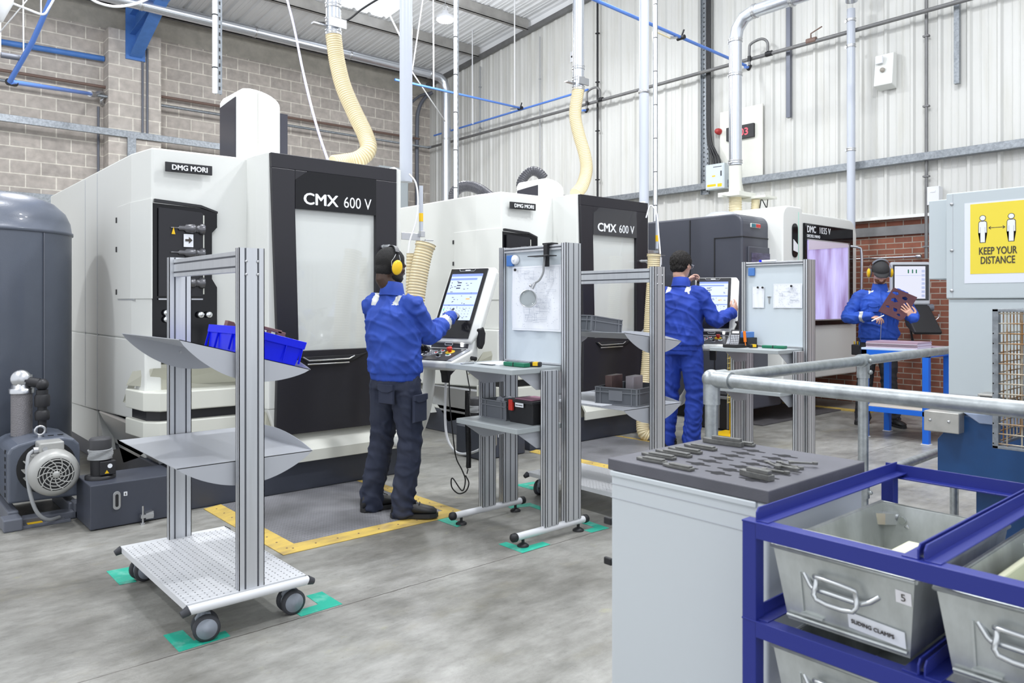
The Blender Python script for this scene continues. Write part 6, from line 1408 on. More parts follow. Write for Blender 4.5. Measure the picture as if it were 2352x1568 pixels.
m.prism([(14.62,5.74),(14.62,6.5),(12.5,6.7),(12.5,6.53)],'x',3.854,3.866); m.build('haunch', MT['bluesteel'], t)
m = MB(); m.box((3.70,14.60,5.70),(4.02,14.64,6.6)); m.build('end_plate', MT['bluesteel'], t)
m = MB(); m.cyl((-2,14.90,5.55),(3.42,14.90,5.70),.048,16); single('blue_tie', m, MT['bluesteel'], 'blue steel tube along the block wall left of the pier', 'tie')
line('air_pipe', [DD(130,-30,8.8),DD(75,95,9.2),DD(22,188,9.5)], .030, MT['bluepipe'], 'thick blue air pipe slanting down at the top left', 'pipe', 12, 0)
line('air_pipe', [DD(26,188,9.5),DD(205,215,13.0)], .030, MT['bluepipe'], 'blue air pipe running from the slanting pipe to the block pier', 'pipe', 12, 0)
m = MB(); m.cyl(DD(20,188,9.5),DD(34,191,9.65),.045,12); single('elbow_joint', m, MT['blk'], 'black elbow joining two blue air pipes at the left', 'joint')
m = MB(); p = DD(222,216,13.2); m.cyl(DD(206,215,13.0),DD(216,217,13.15),.05,12); m.tube(smoothpath([DD(216,217,13.15),DD(232,212,13.3),DD(238,222,13.4),DD(233,232,13.4),DD(238,240,13.5)],5),.035,8); single('pipe_fitting', m, MT['steel'], 'cluster of pipe fittings at the left edge of the pier', 'fitting')
m = MB(); m.cyl(DD(2,126,9.2),DD(52,134,9.35),.035,12); single('pipe_fitting', m, MT['mgrey'], 'grey coupled pipe length crossing the slanting blue pipe', 'fitting')
for k, (a, b, lab) in enumerate((((94,-20,9.0),(94,62,9.1),'thin rod holding the upper part of the slanting blue pipe'),((53,-20,9.2),(54,132,9.3),'thin rod holding the lower part of the slanting blue pipe'),((1,-20,9.2),(1,126,9.25),'thin rod at the extreme left edge'),((62,0,8.6),(0,74,8.9),'thin slanting white rod at the top left corner'))):
    line('hanger_rod', [V3(DD(*a)),DD(*a),DD(*b)], .008, MT['wcable'], lab, 'rod', 6, 0)
line('white_cable', [DD(22,5,8.5),DD(60,20,8.6),DD(98,33,8.7),DD(112,18,8.7),DD(125,-5,8.7)], .014, MT['wcable'], 'white cable sagging across the top left corner', 'cable')
line('white_cable', [DD(198,-10,8.0),DD(225,6,8.0),DD(265,15,8.1),(DD(310,9,8.2)),DD(352,-8,8.3)], .014, MT['wcable'], 'white cable sagging over the blue rafter', 'cable')
m = MB(); c = DD(-8,-30,6.0); m.lathe([(.11,.4),(.12,.12),(.115,.10),(.125,.09),(.12,0),(.075,-.10),(.05,-.16),(0,-.17)], DD(-10,0,6.0), (0,0,1), 28); single('hanging_funnel', m, MT['plate'], 'white tapering duct end hanging at the top left corner', 'duct end')
line('lilac_tube', [DD(657,-10,7.0),DD(675,60,6.9),DD(695,160,6.7),DD(715,245,6.5),DD(735,315,6.35),DD(753,368,6.2)], .011, M('lilac', (.55,.53,.72), .3), 'pale lilac tube hanging down to the left machine roof', 'tube')
for k, (a, b, lab) in enumerate((((868,-20,9.5),(925,95,9.4),'thin white stay left of the plain grey riser pipe'),((972,-10,12.5),(947,160,13.2),'thin white stay right of the plain grey riser pipe'),((943,160,13.2),(1022,278,15.6),'white brace between the long duct and the corner downpipe'),((995,5,12.8),(996,200,13.4),'thin rod hanging down to the blue pipe near the corner'),((1085,140,15.8),(1086,285,16),'thin rod on the cladding left of the short cable drop'),((1182,65,14.5),(1182,240,15),'thin rod hanging down to the black valve near the corner'))):
    line('hanger_rod', [V3(DD(*a)),DD(*a),DD(*b)], .012, MT['wcable'], lab, 'rod', 6, 0)
line('black_cable', [DD(730,52,8),DD(770,52,8),DD(800,45,8),DD(830,22,8),DD(865,0,8),DD(890,-12,8)], .011, MT['blk'], 'black cable slanting across the skylight', 'cable')
# ------------------------------------------------------------ high bay lamps
def lamp(p, lab):
    t = thing('high_bay_lamp', lab, 'lamp', (p[0],p[1],p[2]-.08))
    m = MB(); m.lathe([(.145,0),(.15,.02),(.14,.06),(.06,.10),(.05,.15),(0,.16)], (p[0],p[1],p[2]-.08), n=32); h = m.build('housing', MT['plate'], t)
    m = MB(); m.cyl((p[0],p[1],p[2]-.095),(p[0],p[1],p[2]-.081),.13,32); m.build('diffuser', MT['lampface'], t)
    m = MB(); m.tube([(p[0]+.05*math.cos(a),p[1],p[2]+.13+.05*math.sin(a)) for a in [2*PI*k/16 for k in range(17)]],.006,6); m.cyl((p[0],p[1],p[2]+.17),(p[0],p[1],roofz(p[1])+.15),.005,6); m.build('hook', MT['steel'], t)
MT['lampface'] = M('lamp_diffuser', (1,1,1), .5, emit=(.95,.97,1), es=25)
lamp(LAMPS[0], 'white round high bay lamp hanging in front of the roof near the corner')
# ------------------------------------------------------------ people
from mathutils import noise as mn
def V(*a): return Vector(a)
def remeshed(mb, voxel, it=6):
    me = bpy.data.meshes.new('tmp'); me.from_pydata([tuple(v) for v in mb.v], [], mb.f); o = bpy.data.objects.new('tmp', me); COL.objects.link(o)
    r = o.modifiers.new('r', 'REMESH'); r.mode = 'VOXEL'; r.voxel_size = voxel; r.adaptivity = 0
    s = o.modifiers.new('s', 'SMOOTH'); s.factor = .5; s.iterations = it
    dg = bpy.context.evaluated_depsgraph_get(); dg.update(); ev = bpy.data.meshes.new_from_object(o.evaluated_get(dg))
    vs = [v.co.copy() for v in ev.vertices]; ns = [v.normal.copy() for v in ev.vertices]; fs = [tuple(p.vertices) for p in ev.polygons]
    bpy.data.objects.remove(o); bpy.data.meshes.remove(me); bpy.data.meshes.remove(ev)
    return vs, ns, fs
def solid(name, vs, fs, mat, parent, pick=None):
    """pick(centre) -> material index"""
    m = MB(); m.v = [tuple(v) for v in vs]; m.f = [list(f) for f in fs]; m.sm = [True]*len(fs); m.fm = [0]*len(fs)
    if pick:
        for i, f in enumerate(fs):
            c = Vector((0,0,0))
            for k in f: c += vs[k]
            m.fm[i] = pick(c/len(f))
    return m.build(name, mat, parent)
def ering(c, a, b, th, n=20, sq=2.3, tilt=None):
    """superellipse ring, half width a across, half depth b along heading th"""
    f = V(math.cos(th), math.sin(th), 0); r = V(math.sin(th), -math.cos(th), 0); out = []
    for k in range(n):
        t = 2*PI*k/n; ct, st = math.cos(t), math.sin(t)
        p = Vector(c)+r*(a*math.copysign(abs(ct)**(2/sq), ct))+f*(b*math.copysign(abs(st)**(2/sq), st))
        if tilt: p.z += tilt*(b*st)
        out.append(p)
    return out
def limb(m, pts, radii, n=14, sub=3):
    P = smoothpath(pts, sub); R = []
    for i in range(len(radii)-1):
        for k in range(sub): R.append(radii[i]+(radii[i+1]-radii[i])*k/sub)
    R.append(radii[-1]); m.tube(P, 1, n, True, lambda i: R[i])
    m.ell(P[0], (R[0],)*3, 12, 8); m.ell(P[-1], (R[-1],)*3, 12, 8)
def hand(wrist, d, pn, side, curl, scale=1.0, thumb=(.5,.35), spread=.06):
    """wrist point, direction d, palm normal pn (the palm faces pn), side +1 right / -1 left; curl of index..little"""
    m = MB(); d = Vector(d).normalized(); pn = Vector(pn); pn = (pn-d*pn.dot(d)).normalized(); x = d.cross(pn)*side    # x towards the thumb
    S = scale; w = Vector(wrist)
    rings = []
    for t, hw, hd in ((-.03,.026,.020),(.0,.027,.019),(.03,.036,.017),(.065,.041,.015),(.092,.040,.012)):
        rings.append([w+d*(t*S)+x*(hw*S*math.cos(a))+pn*(hd*S*math.sin(a)) for a in [2*PI*k/14 for k in range(14)]])
    m.loft(rings)
    for i, (off, L_) in enumerate(((.030,.078),(.010,.086),(-.011,.080),(-.030,.062))):
        p = w+d*(.082*S)+x*(off*S); dd = (d+x*(spread*(1.2-i*.8))).normalized(); c = curl[i]; pts = [p-d*.012, p]; a = 0
        for seg, fr in ((.45,.55),(.30,1.0),(.25,.8)):
            a += c*fr; p = p+(dd*math.cos(a)+pn*math.sin(a))*L_*seg*S; pts.append(p)
        R = [.0095,.0095,.0088,.0082,.0072]
        m.tube(pts, 1, 8, True, lambda k: R[k]*S); m.ell(pts[-1], (.0072*S,)*3, 8, 6)
    p = w+d*.022*S+x*.028*S; q = p+(x*.8+d*.55+pn*thumb[1]).normalized()*.038*S; r = q+(x*(.15)+d*.9+pn*thumb[0]).normalized()*.032*S; s = r+(d*1+pn*thumb[0]-x*.1).normalized()*.022*S
    R2 = [.014,.0125,.0105,.0085]; m.tube([p,q,r,s], 1, 8, True, lambda k: R2[k]*S); m.ell(s, (.0085*S,)*3, 8, 6)
    return remeshed(m, .0032, 3)
def headmesh(Hm, beard=0):
    """skull, jaw, nose, ears, brow in head space (x right, y forward, z up, origin mid-head)"""
    m = MB(Hm)
    m.ell((0,-.012,.028), (.076,.098,.092), 24, 16); m.ell((0,.022,-.03), (.062,.074,.085), 20, 14); m.ell((0,.045,-.075), (.042,.045,.038), 16, 10)
    m.ell((0,.078,.022), (.055,.016,.014), 14, 8)
    m.loft([[V(-.008,.088,.018),V(.008,.088,.018),V(0,.096,.018)],[V(-.017,.088,-.028),V(.017,.088,-.028),V(0,.118,-.024)],[V(-.012,.086,-.036),V(.012,.086,-.036),V(0,.104,-.036)]],True,True)
    for s in (-1,1):
        m.ell((s*.079,-.008,-.008), (.009,.019,.032), 12, 8); m.ell((s*.042,.066,-.012), (.020,.018,.02), 10, 8)
    m.ell((0,.092,-.058), (.024,.011,.006), 12, 6); m.ell((0,.090,-.068), (.021,.011,.006), 12, 6)
    return m
def person(lab, loc, J, heads, skin, mats, H=1.75, hands=(), shoes=None, seed=0, hemz=None):
    t = thing('person', lab, 'person', loc); s = H/1.75; th_h, th_s, Hm = heads
    # ---- skin: one surface from head to feet
    b = headmesh(Hm); b.X = None; nb = Vector(J['neck']); hc = Hm.to_translation()
    base = Hm @ V(0,-.035,-.085)
    limb(b, [nb-V(0,0,.05), nb, base, Hm @ V(0,-.02,-.03)], [.062,.058,.054,.05])
    C = Vector(J['hips']); S_ = (Vector(J['shL'])+Vector(J['shR']))/2
    rg = []
    for f, a, bb in ((0,.14,.10),(.25,.13,.09),(.5,.135,.095),(.75,.155,.10),(.95,.14,.075)):
        rg.append(ering(C.lerp(S_, f), a*s, bb*s, th_h+(th_s-th_h)*f))
    b.loft(rg); b.ell(S_-V(0,0,.05), (.10,.055,.055))
    for k in 'LR':
        limb(b, [J['sh'+k], J['el'+k], J['wr'+k]], [.050*s,.038*s,.027*s]); limb(b, [J['hp'+k], J['kn'+k], J['an'+k]], [.080*s,.052*s,.036*s])
        limb(b, [J['an'+k], Vector(J['an'+k])+V(math.cos(J['ft'+k])*.10, math.sin(J['ft'+k])*.10, -.045)], [.036,.024])
    vs, ns, fs = remeshed(b, .0065, 5)
    for hd in hands:
        v2, n2, f2 = hand(*hd); o = len(vs); vs += v2; fs += [tuple(i+o for i in f) for f in f2]
    body = solid('body', vs, fs, skin, t, J.get('pick'))
    # ---- jacket
    jk = MB(); hz = hemz or (C.z-.035*s); rings = []
    for z, a, bb in ((0,.183,.139),(.045,.184,.140),(.06,.194,.146),(.12,.190,.145),(.20,.184,.138),(.32,.192,.140),(.42,.192,.132),(.485,.168,.110),(.53,.125,.086),(.565,.080,.068),(.59,.066,.064)):
        f = min(1, z/.5); c = Vector((C.x,C.y,0)).lerp(Vector((S_.x,S_.y,0)), min(1.05,f)); 
        if z > .53: c = c.lerp(Vector((nb.x,nb.y,0)), (z-.53)/.06)
        rings.append(ering((c.x,c.y,hz+z*s*J.get('tk',1)), a*s, bb*s, th_h+(th_s-th_h)*f))
    jk.loft(rings)
    for k in 'LR':
        sh, el, wr = Vector(J['sh'+k]), Vector(J['el'+k]), Vector(J['wr'+k])
        limb(jk, [S_.lerp(sh,.55)+V(0,0,.0), sh, sh.lerp(el,.5), el, el.lerp(wr,.5), wr], [.060*s,.068*s,.064*s,.060*s,.053*s,.046*s])
    vs, ns, fs = remeshed(jk, .0085, 4)
    out = []
    for p, n in zip(vs, ns):
        q = (p-C); h = (p.z-hz)/s
        w = mn.noise(V(q.x*4+seed, q.y*4, q.z*3)); 
        a = 1-abs(mn.noise(V(q.x*9+w*2.5, q.y*9+seed, q.z*7+q.x*6+w*2)))*2.2
        e = 1-abs(mn.noise(V(q.x*5+seed*2, q.y*5+w, (q.z+.8*q.x)*15)))*2.0
        amp = .0095; g = max(0, a)**2*amp*1.2+max(0, e)**2*amp
        for k in 'LR':
            el = Vector(J['el'+k]); d = (p-el).length
            if d < .16:
                ax = (Vector(J['wr'+k])-Vector(J['sh'+k])).normalized(); g += .0065*(1-d/.16)*math.sin((p-el).dot(ax)*85+w*7)
        if h < .05: g = g*.35-.001*math.sin(math.atan2(q.y,q.x)*60)*1.0
        elif h < .16: g += .006*max(0,math.sin(math.atan2(q.y,q.x)*9+w*6))*(1-abs(h-.1)/.06 if abs(h-.1)<.06 else 0)
        out.append(p+n*(g-.003))
    bands = J.get('bands', ()); patch = J.get('patch', 'LR'); f = V(math.cos(th_s), math.sin(th_s), 0); r = V(math.sin(th_s), -math.cos(th_s), 0)
    def pick(c):
        for k in 'LR':
            el, wr = Vector(J['el'+k]), Vector(J['wr'+k]); ax = wr-el; L_ = ax.length; d = (c-el).dot(ax)/L_; rr = ((c-el)-ax*(d/L_)).length
            u, v = (c-S_).dot(r), (c-S_).dot(f)
            if .072 < abs(u) < .118 and -.085 < v < .055 and c.z > S_.z+.0 and (u > 0 or 'L' in patch): return 1
            if k in bands and L_*.62 < d < L_*.62+.045 and rr < .10: return 1
        return 0
    j = solid('jacket', out, fs, [mats['jacket'], mats['reflect']], t, pick)
    # collar
    m = MB(); cr = []
    for dz, a, bb in ((-.034,.086,.080),(.0,.078,.073),(.052,.068,.066),(.055,.062,.060),(.0,.066,.062)):
        cr.append(ering((nb.x,nb.y,nb.z-.012+dz), a*s, bb*s, th_s, 28, 2.1, -.12))
    m.loft(cr, False); m.build('collar', mats['jacket'], j)
    return t, body, j
def trousers(t, J, H, th, mat, hem, seed, waist, cargo=None, belt=None):
    s = H/1.75; m = MB(); C = Vector(J['hips']); rg = []
    for dz, a, bb in ((.085,.158,.116),(.05,.163,.120),(0,.170,.128),(-.05,.176,.134),(-.10,.172,.130)):
        rg.append(ering((C.x,C.y,C.z+dz*s), a*s, bb*s, th))
    m.loft(rg)
    for k in 'LR':
        h, kn, an = Vector(J['hp'+k]), Vector(J['kn'+k]), Vector(J['an'+k])
        limb(m, [h-V(0,0,.0), h.lerp(kn,.5), kn, kn.lerp(an,.5), an+V(0,0,.05), an+V(0,0,hem)], [.104*s,.094*s,.080*s,.078*s,.076*s,.078*s])
    vs, ns, fs = remeshed(m, .009, 4); out = []
    for p, n in zip(vs, ns):
        q = p-C; w = mn.noise(V(q.x*5+seed, q.y*5, q.z*3)); g = 0
        a = 1-abs(mn.noise(V(q.x*6+w*2, q.y*6+seed, q.z*14+q.x*8)))*2.1; g = max(0,a)**2*.007
        for k in 'LR':
            kn, an = Vector(J['kn'+k]), Vector(J['an'+k])
            if (Vector((p.x,p.y,0))-Vector((an.x,an.y,0))).length < .16:
                u = p.z-an.z
                if u < .30: g += .0058*(1-u/.30)*math.sin(u*80+w*16+1.5*math.atan2(p.y-an.y,p.x-an.x))
                if abs(p.z-kn.z) < .12: g += .006*(1-abs(p.z-kn.z)/.12)*math.sin(p.z*70+w*8+q.x*20)
        out.append(p+n*(g-.003))
    tr = solid('trousers', out, fs, mat, t)
    if belt:
        b = MB(); b.loft([ering((C.x,C.y,C.z+.052*s),.170*s,.127*s,th,36),ering((C.x,C.y,C.z+.088*s),.165*s,.122*s,th,36)]); b.build('belt', belt, tr)
    return tr
def shoe(t, an, th, floor, mat, sole):
    f = V(math.cos(th), math.sin(th), 0); r = V(math.sin(th), -math.cos(th), 0); c = Vector((an[0],an[1],floor))
    def rg(y, w, z0, z1, n=14): return [c+f*y+r*(w*math.cos(a))+V(0,0,(z0+z1)/2+(z1-z0)/2*math.sin(a)) for a in [2*PI*k/n for k in range(n)]]
    m = MB(); m.loft([rg(-.078,.018,.02,.06),rg(-.070,.034,.018,.10),rg(-.04,.040,.018,.125),rg(.0,.041,.018,.125),(rg(.045,.041,.018,.105)),rg(.10,.046,.018,.082),rg(.15,.049,.018,.072),rg(.19,.043,.018,.062),rg(.212,.022,.02,.045)])
    s_ = m.build('shoe', mat, t)
    q = MB(); P = [(-.085,.0),(-.07,.034),(-.02,.040),(.05,.041),(.11,.050),(.17,.050),(.21,.030),(.222,.0),(.21,-.030),(.17,-.050),(.11,-.050),(.05,-.041),(-.02,-.040),(-.07,-.034)]
    q.loft([[c+f*y*(1-.0*z)+r*w+V(0,0,z) for y, w in P] for z in (.0,.012,.026)], True, False); q.build('sole', sole, s_, .004)
    q = MB()
    for k in range(4): q.tube([c+f*(.035+.022*k)+r*(-.022)+V(0,0,.118-.010*k),c+f*(.04+.022*k)+V(0,0,.124-.012*k),c+f*(.035+.022*k)+r*(.022)+V(0,0,.118-.010*k)],.003,6)
    q.build('laces', sole, s_)
def hmat(p, th, pitch=0, roll=0, s=1):
    return Matrix.Translation(p) @ Matrix.Rotation(th-PI/2, 4, 'Z') @ Matrix.Rotation(-pitch, 4, 'X') @ Matrix.Rotation(roll, 4, 'Y') @ Matrix.Scale(s, 4)
def hair(t, Hm, mat, zcut, amp=.002, thick=.006, fr=60, front=.055, nape=-.055, seed=0):
    m = MB(); m.ell((0,-.012,.028), (.076+thick,.098+thick,.092+thick), 64, 44)
    m.ell((0,-.045,-.025), (.064+thick*.6,.055+thick,.058), 40, 24)
    vs, ns, fs = remeshed(m, .0035, 3)
    keep = []
    for i, p in enumerate(vs):
        n = ns[i]; p2 = p+n*(amp*(mn.noise(V(p.x*fr+seed,p.y*fr,p.z*fr*.35))+.5*mn.noise(p*fr*2.3))); vs[i] = p2
        lim = zcut if p.y > front*.2 else nape+(zcut-nape)*max(0,min(1,(p.y+.05)/.06))
        keep.append(p.z > lim and not (p.y > front and p.z < .075))
    F = [f for f in fs if all(keep[k] for k in f)]
    return solid('hair', [Hm @ v for v in vs], F, mat, t)
def defenders(t, Hm, cup, band, wire):
    d = None
    m = MB(Hm); pts = [(.088*math.cos(a), -.012+.0*a, .03+.100*math.sin(a)) for a in [PI*k/16 for k in range(3,14)]]
    rings = []
    for (x,y,z) in pts: 
        n = V(x,0,z-.03).normalized(); rings.append([V(x,y-.016,z),V(x,y+.016,z),V(x,y+.016,z)+n*.007,V(x,y-.016,z)+n*.007])
    m.loft(rings, True, False); e = m.build('ear_defenders', band, t, .002)
    for s in (-1,1):
        m = MB(Hm); m.ell((s*.104,-.008,-.012), (.019,.036,.048), 20, 12); c = m.build('ear_cup', cup, e)
        m = MB(Hm); m.ell((s*.088,-.008,-.012), (.012,.034,.045), 16, 10); m.build('cushion', band, c)
        m = MB(Hm)
        for dy in (-.03,.018): m.tube([(s*.089,-.012+dy*.5,.07),(s*.099,-.012+dy*.9,.045),(s*.094,-.012+dy*1.25,.02),(s*.101,-.010+dy*1.2,-.012)],.0018,6)
        m.build('wire_arm', wire, e)
    return e
SK1 = M('skin_dark', (.055,.028,.018), .45, var=.1, vs=20); SK2 = M('skin_fair', (.56,.35,.27), .45, var=.12, vs=25, rgb2=(.52,.29,.22)); SK3 = M('skin_fair_face', (.60,.34,.25), .45, var=.12, vs=25)
MT['jkt'] = M('royal_blue_cotton', (.022,.070,.40), .75, var=.25, vs=5, bump=.12, bs=500, rgb2=(.016,.050,.30)); MT['jkt2'] = M('deep_blue_cotton', (.013,.048,.36), .75, var=.25, vs=5, bump=.12, bs=500)
MT['jkt3'] = M('bright_blue_cotton', (.020,.085,.48), .72, var=.25, vs=5, bump=.12, bs=500)
MT['refl'] = M('reflective_tape', (.55,.56,.54), .4, .2); MT['navy'] = M('navy_twill', (.014,.020,.045), .8, var=.5, vs=6, bump=.15, bs=500, rgb2=(.030,.036,.062), ramp=(.35,.7))
MT['dkt'] = M('charcoal_twill', (.030,.030,.034), .8, var=.3, vs=7, bump=.15, bs=400); MT['shoeb'] = M('black_leather', (.016,.016,.017), .45, bump=.1, bs=200); MT['sole'] = M('rubber_sole', (.022,.022,.023), .6)
MT['hair1'] = M('hair_black', (.010,.009,.009), .7, bump=.8, bs=260); MT['hair2'] = M('hair_dark_grey', (.014,.012,.011), .6, var=.5, vs=90, rgb2=(.014,.012,.011), ramp=(.5,.8), bump=.9, bs=160, stretch=(1,1,.35), spec=.3); MT['beard'] = M('beard_ginger', (.20,.075,.03), .7, bump=.9, bs=220)
MT['glove1'] = M('glove_black', (.015,.015,.016), .5); MT['glove2'] = M('glove_grey', (.33,.33,.31), .7, var=.5, vs=50)
MT['cap'] = M('cap_black', (.028,.028,.030), .75, bump=.2, bs=250)
R_ = math.radians
# ---- first operator, pointing at the screen
J1 = dict(hips=(2.645,4.165,.93), neck=(2.625,4.17,1.468), shR=(2.672,4.015,1.365), shL=(2.58,4.32,1.365), elR=(2.835,4.06,1.165), wrR=(3.075,4.145,1.285),
    elL=(2.72,4.50,1.16), wrL=(2.93,4.44,1.08), hpR=(2.665,4.08,.87), hpL=(2.625,4.25,.87), knR=(2.70,4.075,.50), knL=(2.635,4.305,.50), anR=(2.665,4.10,.105), anL=(2.60,4.375,.105), ftR=R_(-38), ftL=R_(-4), bands='RL', tk=.93)
H1 = hmat((2.625,4.185,1.612), R_(-4), R_(12), 0, 1.0)
tip = V(3.243,4.262,1.336); w1 = Vector(J1['wrR']); d1 = (tip-w1)
def gl(c):  # glove colours: black fingers, grey back
    d = (c-w1).dot(d1.normalized()); 
    if (c-w1).length < .24 and d > -.03: return 1 if d > .095 or c.z < w1.z-.012 else 2
    if (c-Vector(J1['wrL'])).length < .22: return 1
    return 0
J1['pick'] = gl
hd = [(w1+d1.normalized()*.005, d1, V(.3,.75,-.6), 1, (.03,1.15,1.25,1.3), .97, (.9,.5)), (Vector(J1['wrL']), V(.9,-.35,-.1), V(-.1,-.6,-.8), -1, (.5,.5,.55,.6), .97)]
p1, b1, j1 = person('man seen from behind in a blue jacket and yellow ear defenders, touching a screen', (2.65,4.2,.014), J1, (R_(-2), R_(14), H1), [SK1, MT['glove1'], MT['glove2']], dict(jacket=MT['jkt'], reflect=MT['refl']), 1.75, hd, seed=3, hemz=.885)
tr_ = trousers(p1, J1, 1.75, R_(-2), MT['navy'], -.045, 2, .97)
def on_leg(parent, p, n, up, w, h, mat, name, flap=True, off=.0):
    n = Vector(n).normalized(); up = Vector(up); x = up.cross(n).normalized(); u = n.cross(x); m = MB(Matrix((x,n,u)).transposed().to_4x4()); m.X.translation = Vector(p)
    m.loft([[V(-w/2,-.012,-h),V(w/2,-.012,-h),V(w/2,.010,-h+.008),V(-w/2,.010,-h+.008)],[V(-w/2,-.012,0),V(w/2,-.012,0),V(w/2,.010,0),V(-w/2,.010,0)]],True,False)
    o = m.build(name, mat, parent, .004)
    if flap:
        q = MB(m.X); q.prism([(-w/2-.004,.005),(w/2+.004,.005),(w/2+.004,-.03),(w*.22,-.045),(-w*.22,-.045),(-w/2-.004,-.03)],'y',.0,.016); q.build('flap', mat, o, .003)
    return o
on_leg(tr_, (2.705,3.975,.80), (.35,-.93,0), (0,0,1), .13, .17, MT['navy'], 'cargo_pocket')
on_leg(tr_, (2.53,4.085,.865), (-.97,-.25,0), (0,0,1), .12, .12, MT['navy'], 'back_pocket')
shoe(p1, J1['anR'], J1['ftR'], .016, MT['shoeb'], MT['sole']); shoe(p1, J1['anL'], J1['ftL'], .016, MT['shoeb'], MT['sole'])
hair(p1, H1, MT['hair1'], -.01, .0012, .004, 120, .062, -.105, 1)
m = MB(); m.ell((0,.03,-.065), (.062,.066,.045), 30, 20); vs, ns, fs = remeshed(m, .004, 2); F = [f for f in fs if all(vs[k].y > -.01 and vs[k].z < -.045 for k in f)]; solid('beard', [H1 @ v for v in vs], F, MT['hair1'], p1)
defenders(p1, H1 @ Matrix.Scale(1.0,4), MT['yellow'], MT['mdk'], MT['steel'])
# ---- second operator, holding the pendant with both hands
J2 = dict(hips=(5.93,4.355,1.0), neck=(5.935,4.36,1.575), shR=(5.985,4.19,1.462), shL=(5.88,4.53,1.462), elR=(6.075,4.07,1.215), wrR=(6.345,4.075,1.285),
    elL=(6.09,4.66,1.36), wrL=(6.27,4.555,1.565), hpR=(5.955,4.26,.935), hpL=(5.905,4.45,.935), knR=(5.975,4.235,.53), knL=(5.90,4.46,.53), anR=(5.945,4.245,.10), anL=(5.86,4.47,.10), ftR=R_(0), ftL=R_(20), bands='', tk=.97)
H2 = hmat((5.96,4.375,1.735), R_(3), R_(6), 0, 1.06)
hd = [(Vector(J2['wrR'])+V(.01,0,.005), V(.80,.08,.55), V(.15,.95,.1), 1, (.35,.4,.45,.5), 1.05, (.3,.3), .10), (Vector(J2['wrL']), V(.60,-.35,.62), V(.3,-.8,-.2), -1, (.6,.65,.7,.7), 1.05, (.5,.4))]
p2, b2, j2 = person('tall dark haired man in glasses and blue overalls holding a pendant, seen from behind', (5.93,4.36,0), J2, (R_(8), R_(14), H2), SK2, dict(jacket=MT['jkt2'], reflect=MT['refl']), 1.88, hd, seed=9, hemz=.93)
tr2_ = trousers(p2, J2, 1.88, R_(8), MT['jkt2'], -.045, 6, 1.0, belt=MT['blk'])
shoe(p2, J2['anR'], J2['ftR'], .014, MT['shoeb'], MT['sole']); shoe(p2, J2['anL'], J2['ftL'], .014, MT['shoeb'], MT['sole'])
hair(p2, H2, MT['hair2'], .0, .0055, .013, 85, .062, -.072, 4)
m = MB(H2); 
for s in (-1,1): m.tube([(s*.082,-.01,.012),(s*.080,.05,.010),(s*.072,.095,.008)],.0022,6); m.tube([(s*.034+.026*math.cos(a),.104-abs(math.cos(a))*.002,-.002+.017*math.sin(a)) for a in [2*PI*k/16 for k in range(17)]],.0016,6)
m.tube([(-.008,.108,.004),(.008,.108,.004)],.0016,6); m.build('glasses', MT['steel'], p2)
# ---- third man, facing the camera behind the bench
J3 = dict(hips=(8.95,3.69,.99), neck=(8.90,3.65,1.555), shR=(8.83,3.845,1.45), shL=(8.945,3.44,1.45), elR=(8.66,3.91,1.21), wrR=(8.575,3.665,1.225),
    elL=(8.69,3.345,1.235), wrL=(8.60,3.30,1.215), hpR=(8.915,3.79,.93), hpL=(8.985,3.60,.93), knR=(8.87,3.80,.52), knL=(8.95,3.57,.52), anR=(8.88,3.83,.10), anL=(8.93,3.52,.10), ftR=R_(190), ftL=R_(235), bands='R', tk=.96)
H3 = hmat((8.855,3.625,1.725), R_(214), R_(26), 0, 1.06)
_o = V(-.10,.088,0)
for _k in ('hips','neck','shR','shL','elR','hpR','hpL','knR','knL','anR','anL'): J3[_k] = Vector(J3[_k])+_o
J3['wrR'] = Vector(J3['wrR'])+_o*.6; H3 = Matrix.Translation(_o) @ H3
hd = [(Vector(J3['wrR']), V(-.25,-.93,-.12), V(.2,.1,-.95), 1, (.6,.75,.85,.9), 1.05, (.6,.2)), (Vector(J3['wrL']), V(-.22,.28,.52), V(.65,.75,.1), -1, (.15,.2,.25,.3), 1.05, (.2,.1), .12)]
p3, b3, j3 = person('bearded man in a black cap and blue jacket examining a brown metal plate', (8.93,3.66,0), J3, (R_(205), R_(208), H3), SK3, dict(jacket=MT['jkt3'], reflect=MT['refl']), 1.88, hd, seed=15, hemz=.925)
tr3_ = trousers(p3, J3, 1.88, R_(205), MT['dkt'], -.045, 12, 1.0)
shoe(p3, J3['anR'], J3['ftR'], .001, MT['shoeb'], MT['sole']); shoe(p3, J3['anL'], J3['ftL'], .001, MT['shoeb'], MT['sole'])
m = MB(); m.ell((0,.035,-.068), (.058,.064,.046), 30, 20); vs, ns, fs = remeshed(m, .004, 2); F = [f for f in fs if all(vs[k].y > .0 and vs[k].z < -.038 and not (abs(vs[k].x) < .02 and vs[k].z > -.062 and vs[k].y > .08) for k in f)]; solid('beard', [H3 @ v for v in vs], F, MT['beard'], p3)
m = MB(); m.ell((0,-.008,.033), (.087,.113,.094), 36, 24); vs, ns, fs = remeshed(m, .005, 2); F = [f for f in fs if all(vs[k].z > .016 for k in f)]; c = solid('cap', [H3 @ v for v in vs], F, MT['cap'], p3)
so = c.modifiers.new('s','SOLIDIFY'); so.thickness = .004
m = MB(H3); rows = []
for i in range(9):
    a = -1.05+2.1*i/8; rows.append([V(.084*math.sin(a), .100*math.cos(a), .026), V(.084*math.sin(a), .100*math.cos(a)+.066*max(0,math.cos(a*1.2))**.5, .010-.008*abs(math.sin(a)))])
m.loft(rows, False, True, False); b = m.build('cap_peak', MT['cap'], c); so = b.modifiers.new('s','SOLIDIFY'); so.thickness = .005
m = MB(H3)
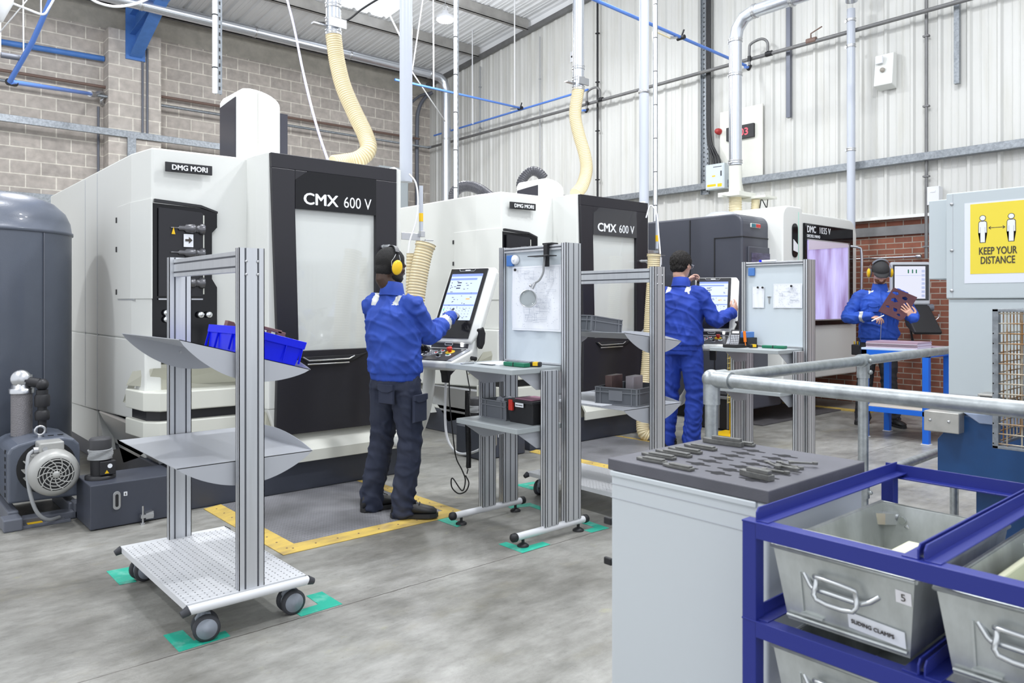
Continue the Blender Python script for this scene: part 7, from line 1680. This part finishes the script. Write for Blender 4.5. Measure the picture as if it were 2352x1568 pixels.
for s in (-1,1): m.tube([(s*.034+.027*math.cos(a),.106,-.004+.017*math.sin(a)) for a in [2*PI*k/16 for k in range(17)]],.002,6)
m.tube([(-.008,.110,.002),(.008,.110,.002)],.002,6); m.build('glasses', MT['steel'], p3)
defenders(p3, H3 @ Matrix.Scale(1.06,4), MT['yellow'], MT['mgrey'], MT['steel'])
# pocket flap, zip, tool pouch
f3 = V(math.cos(R_(208)), math.sin(R_(208)), 0); r3 = V(math.sin(R_(208)), -math.cos(R_(208)), 0)
m = MB(); c3_ = (Vector((8.905,3.65,0))+_o); m.tube([(Vector((8.92,3.665,0))+_o)+f3*.150+V(0,0,.96), c3_+f3*.150+V(0,0,1.15), c3_+f3*.140+V(0,0,1.38), c3_+f3*.098+V(0,0,1.50)],.0035,6); m.build('zip', MT['steel'], j3)
on_leg(j3, c3_+f3*.146+r3*.075+V(0,0,1.37), f3, (0,0,1), .10, .10, MT['jkt3'], 'chest_pocket')
m = MB(); pc = Vector((8.86,3.865,.90))+_o; m.box((pc.x-.05,pc.y-.03,pc.z-.12),(pc.x+.05,pc.y+.07,pc.z)); po = m.build('tool_pouch', MT['blk'], tr3_, .01)
for k, mt in enumerate((MT['bluesteel'],MT['yellow'],MT['steel'],MT['yellow'])):
    m = MB(); m.tube([pc+V(-.03+.008*k,-.02+.022*k,-.02),pc+V(-.045+.008*k,-.025+.024*k,.035)],.007,8); m.build('pouch_tool', mt, po)
# the plate he holds, with its cut-outs, and the scriber
def plate():
    A, B_, C_, D_ = DD(2052,660,8.40), DD(2107,683,8.28), DD(2067,735,8.09), DD(2012,712,8.21)
    x = (B_-A).normalized(); y = (D_-A); y = (y-x*y.dot(x)).normalized(); n = x.cross(y); W_ = (B_-A).length; H_ = (D_-A).length
    bm = bmesh.new(); rnd = random.Random(5)
    def loop(P):
        v = [bm.verts.new(A+x*p[0]+y*p[1]) for p in P]; return [bm.edges.new((v[i], v[(i+1)%len(v)])) for i in range(len(v))]
    E_ = loop([(0,0),(W_,0),(W_,H_*.85),(W_*.9,H_),(0,H_)])
    for cx, cy, r in ((.20,.16,.030),(.30,.42,.036),(.62,.22,.032),(.78,.40,.026),(.22,.72,.022),(.52,.72,.028),(.74,.84,.020)):
        k = 11; E_ += loop([(W_*cx+r*rnd.uniform(.5,1.15)*math.cos(2*PI*i/k)*1.15, H_*cy+r*rnd.uniform(.5,1.1)*math.sin(2*PI*i/k)) for i in range(k)])
    bmesh.ops.triangle_fill(bm, use_beauty=True, use_dissolve=False, edges=E_)
    vs = [v.co.copy() for v in bm.verts]; idx = {v: i for i, v in enumerate(bm.verts)}; fs = [[idx[v] for v in f.verts] for f in bm.faces]; bm.free()
    m = MB(); m.add(vs, fs, False); o = single('metal_plate', m, M('brown_plate', (.085,.030,.040), .4, .3, var=.2, vs=12), 'brown metal plate with shaped cut-outs held up by the man in the cap', 'plate'); so = o.modifiers.new('s','SOLIDIFY'); so.thickness = .006; so.offset = 0
plate()
m = MB(); m.tube([DD(2002,737,8.17),DD(2016,730,8.17),DD(2030,724,8.18)],.006,8); single('scriber', m, MT['text_w'], 'slim pale scriber in the right hand of the man in the cap', 'pen')
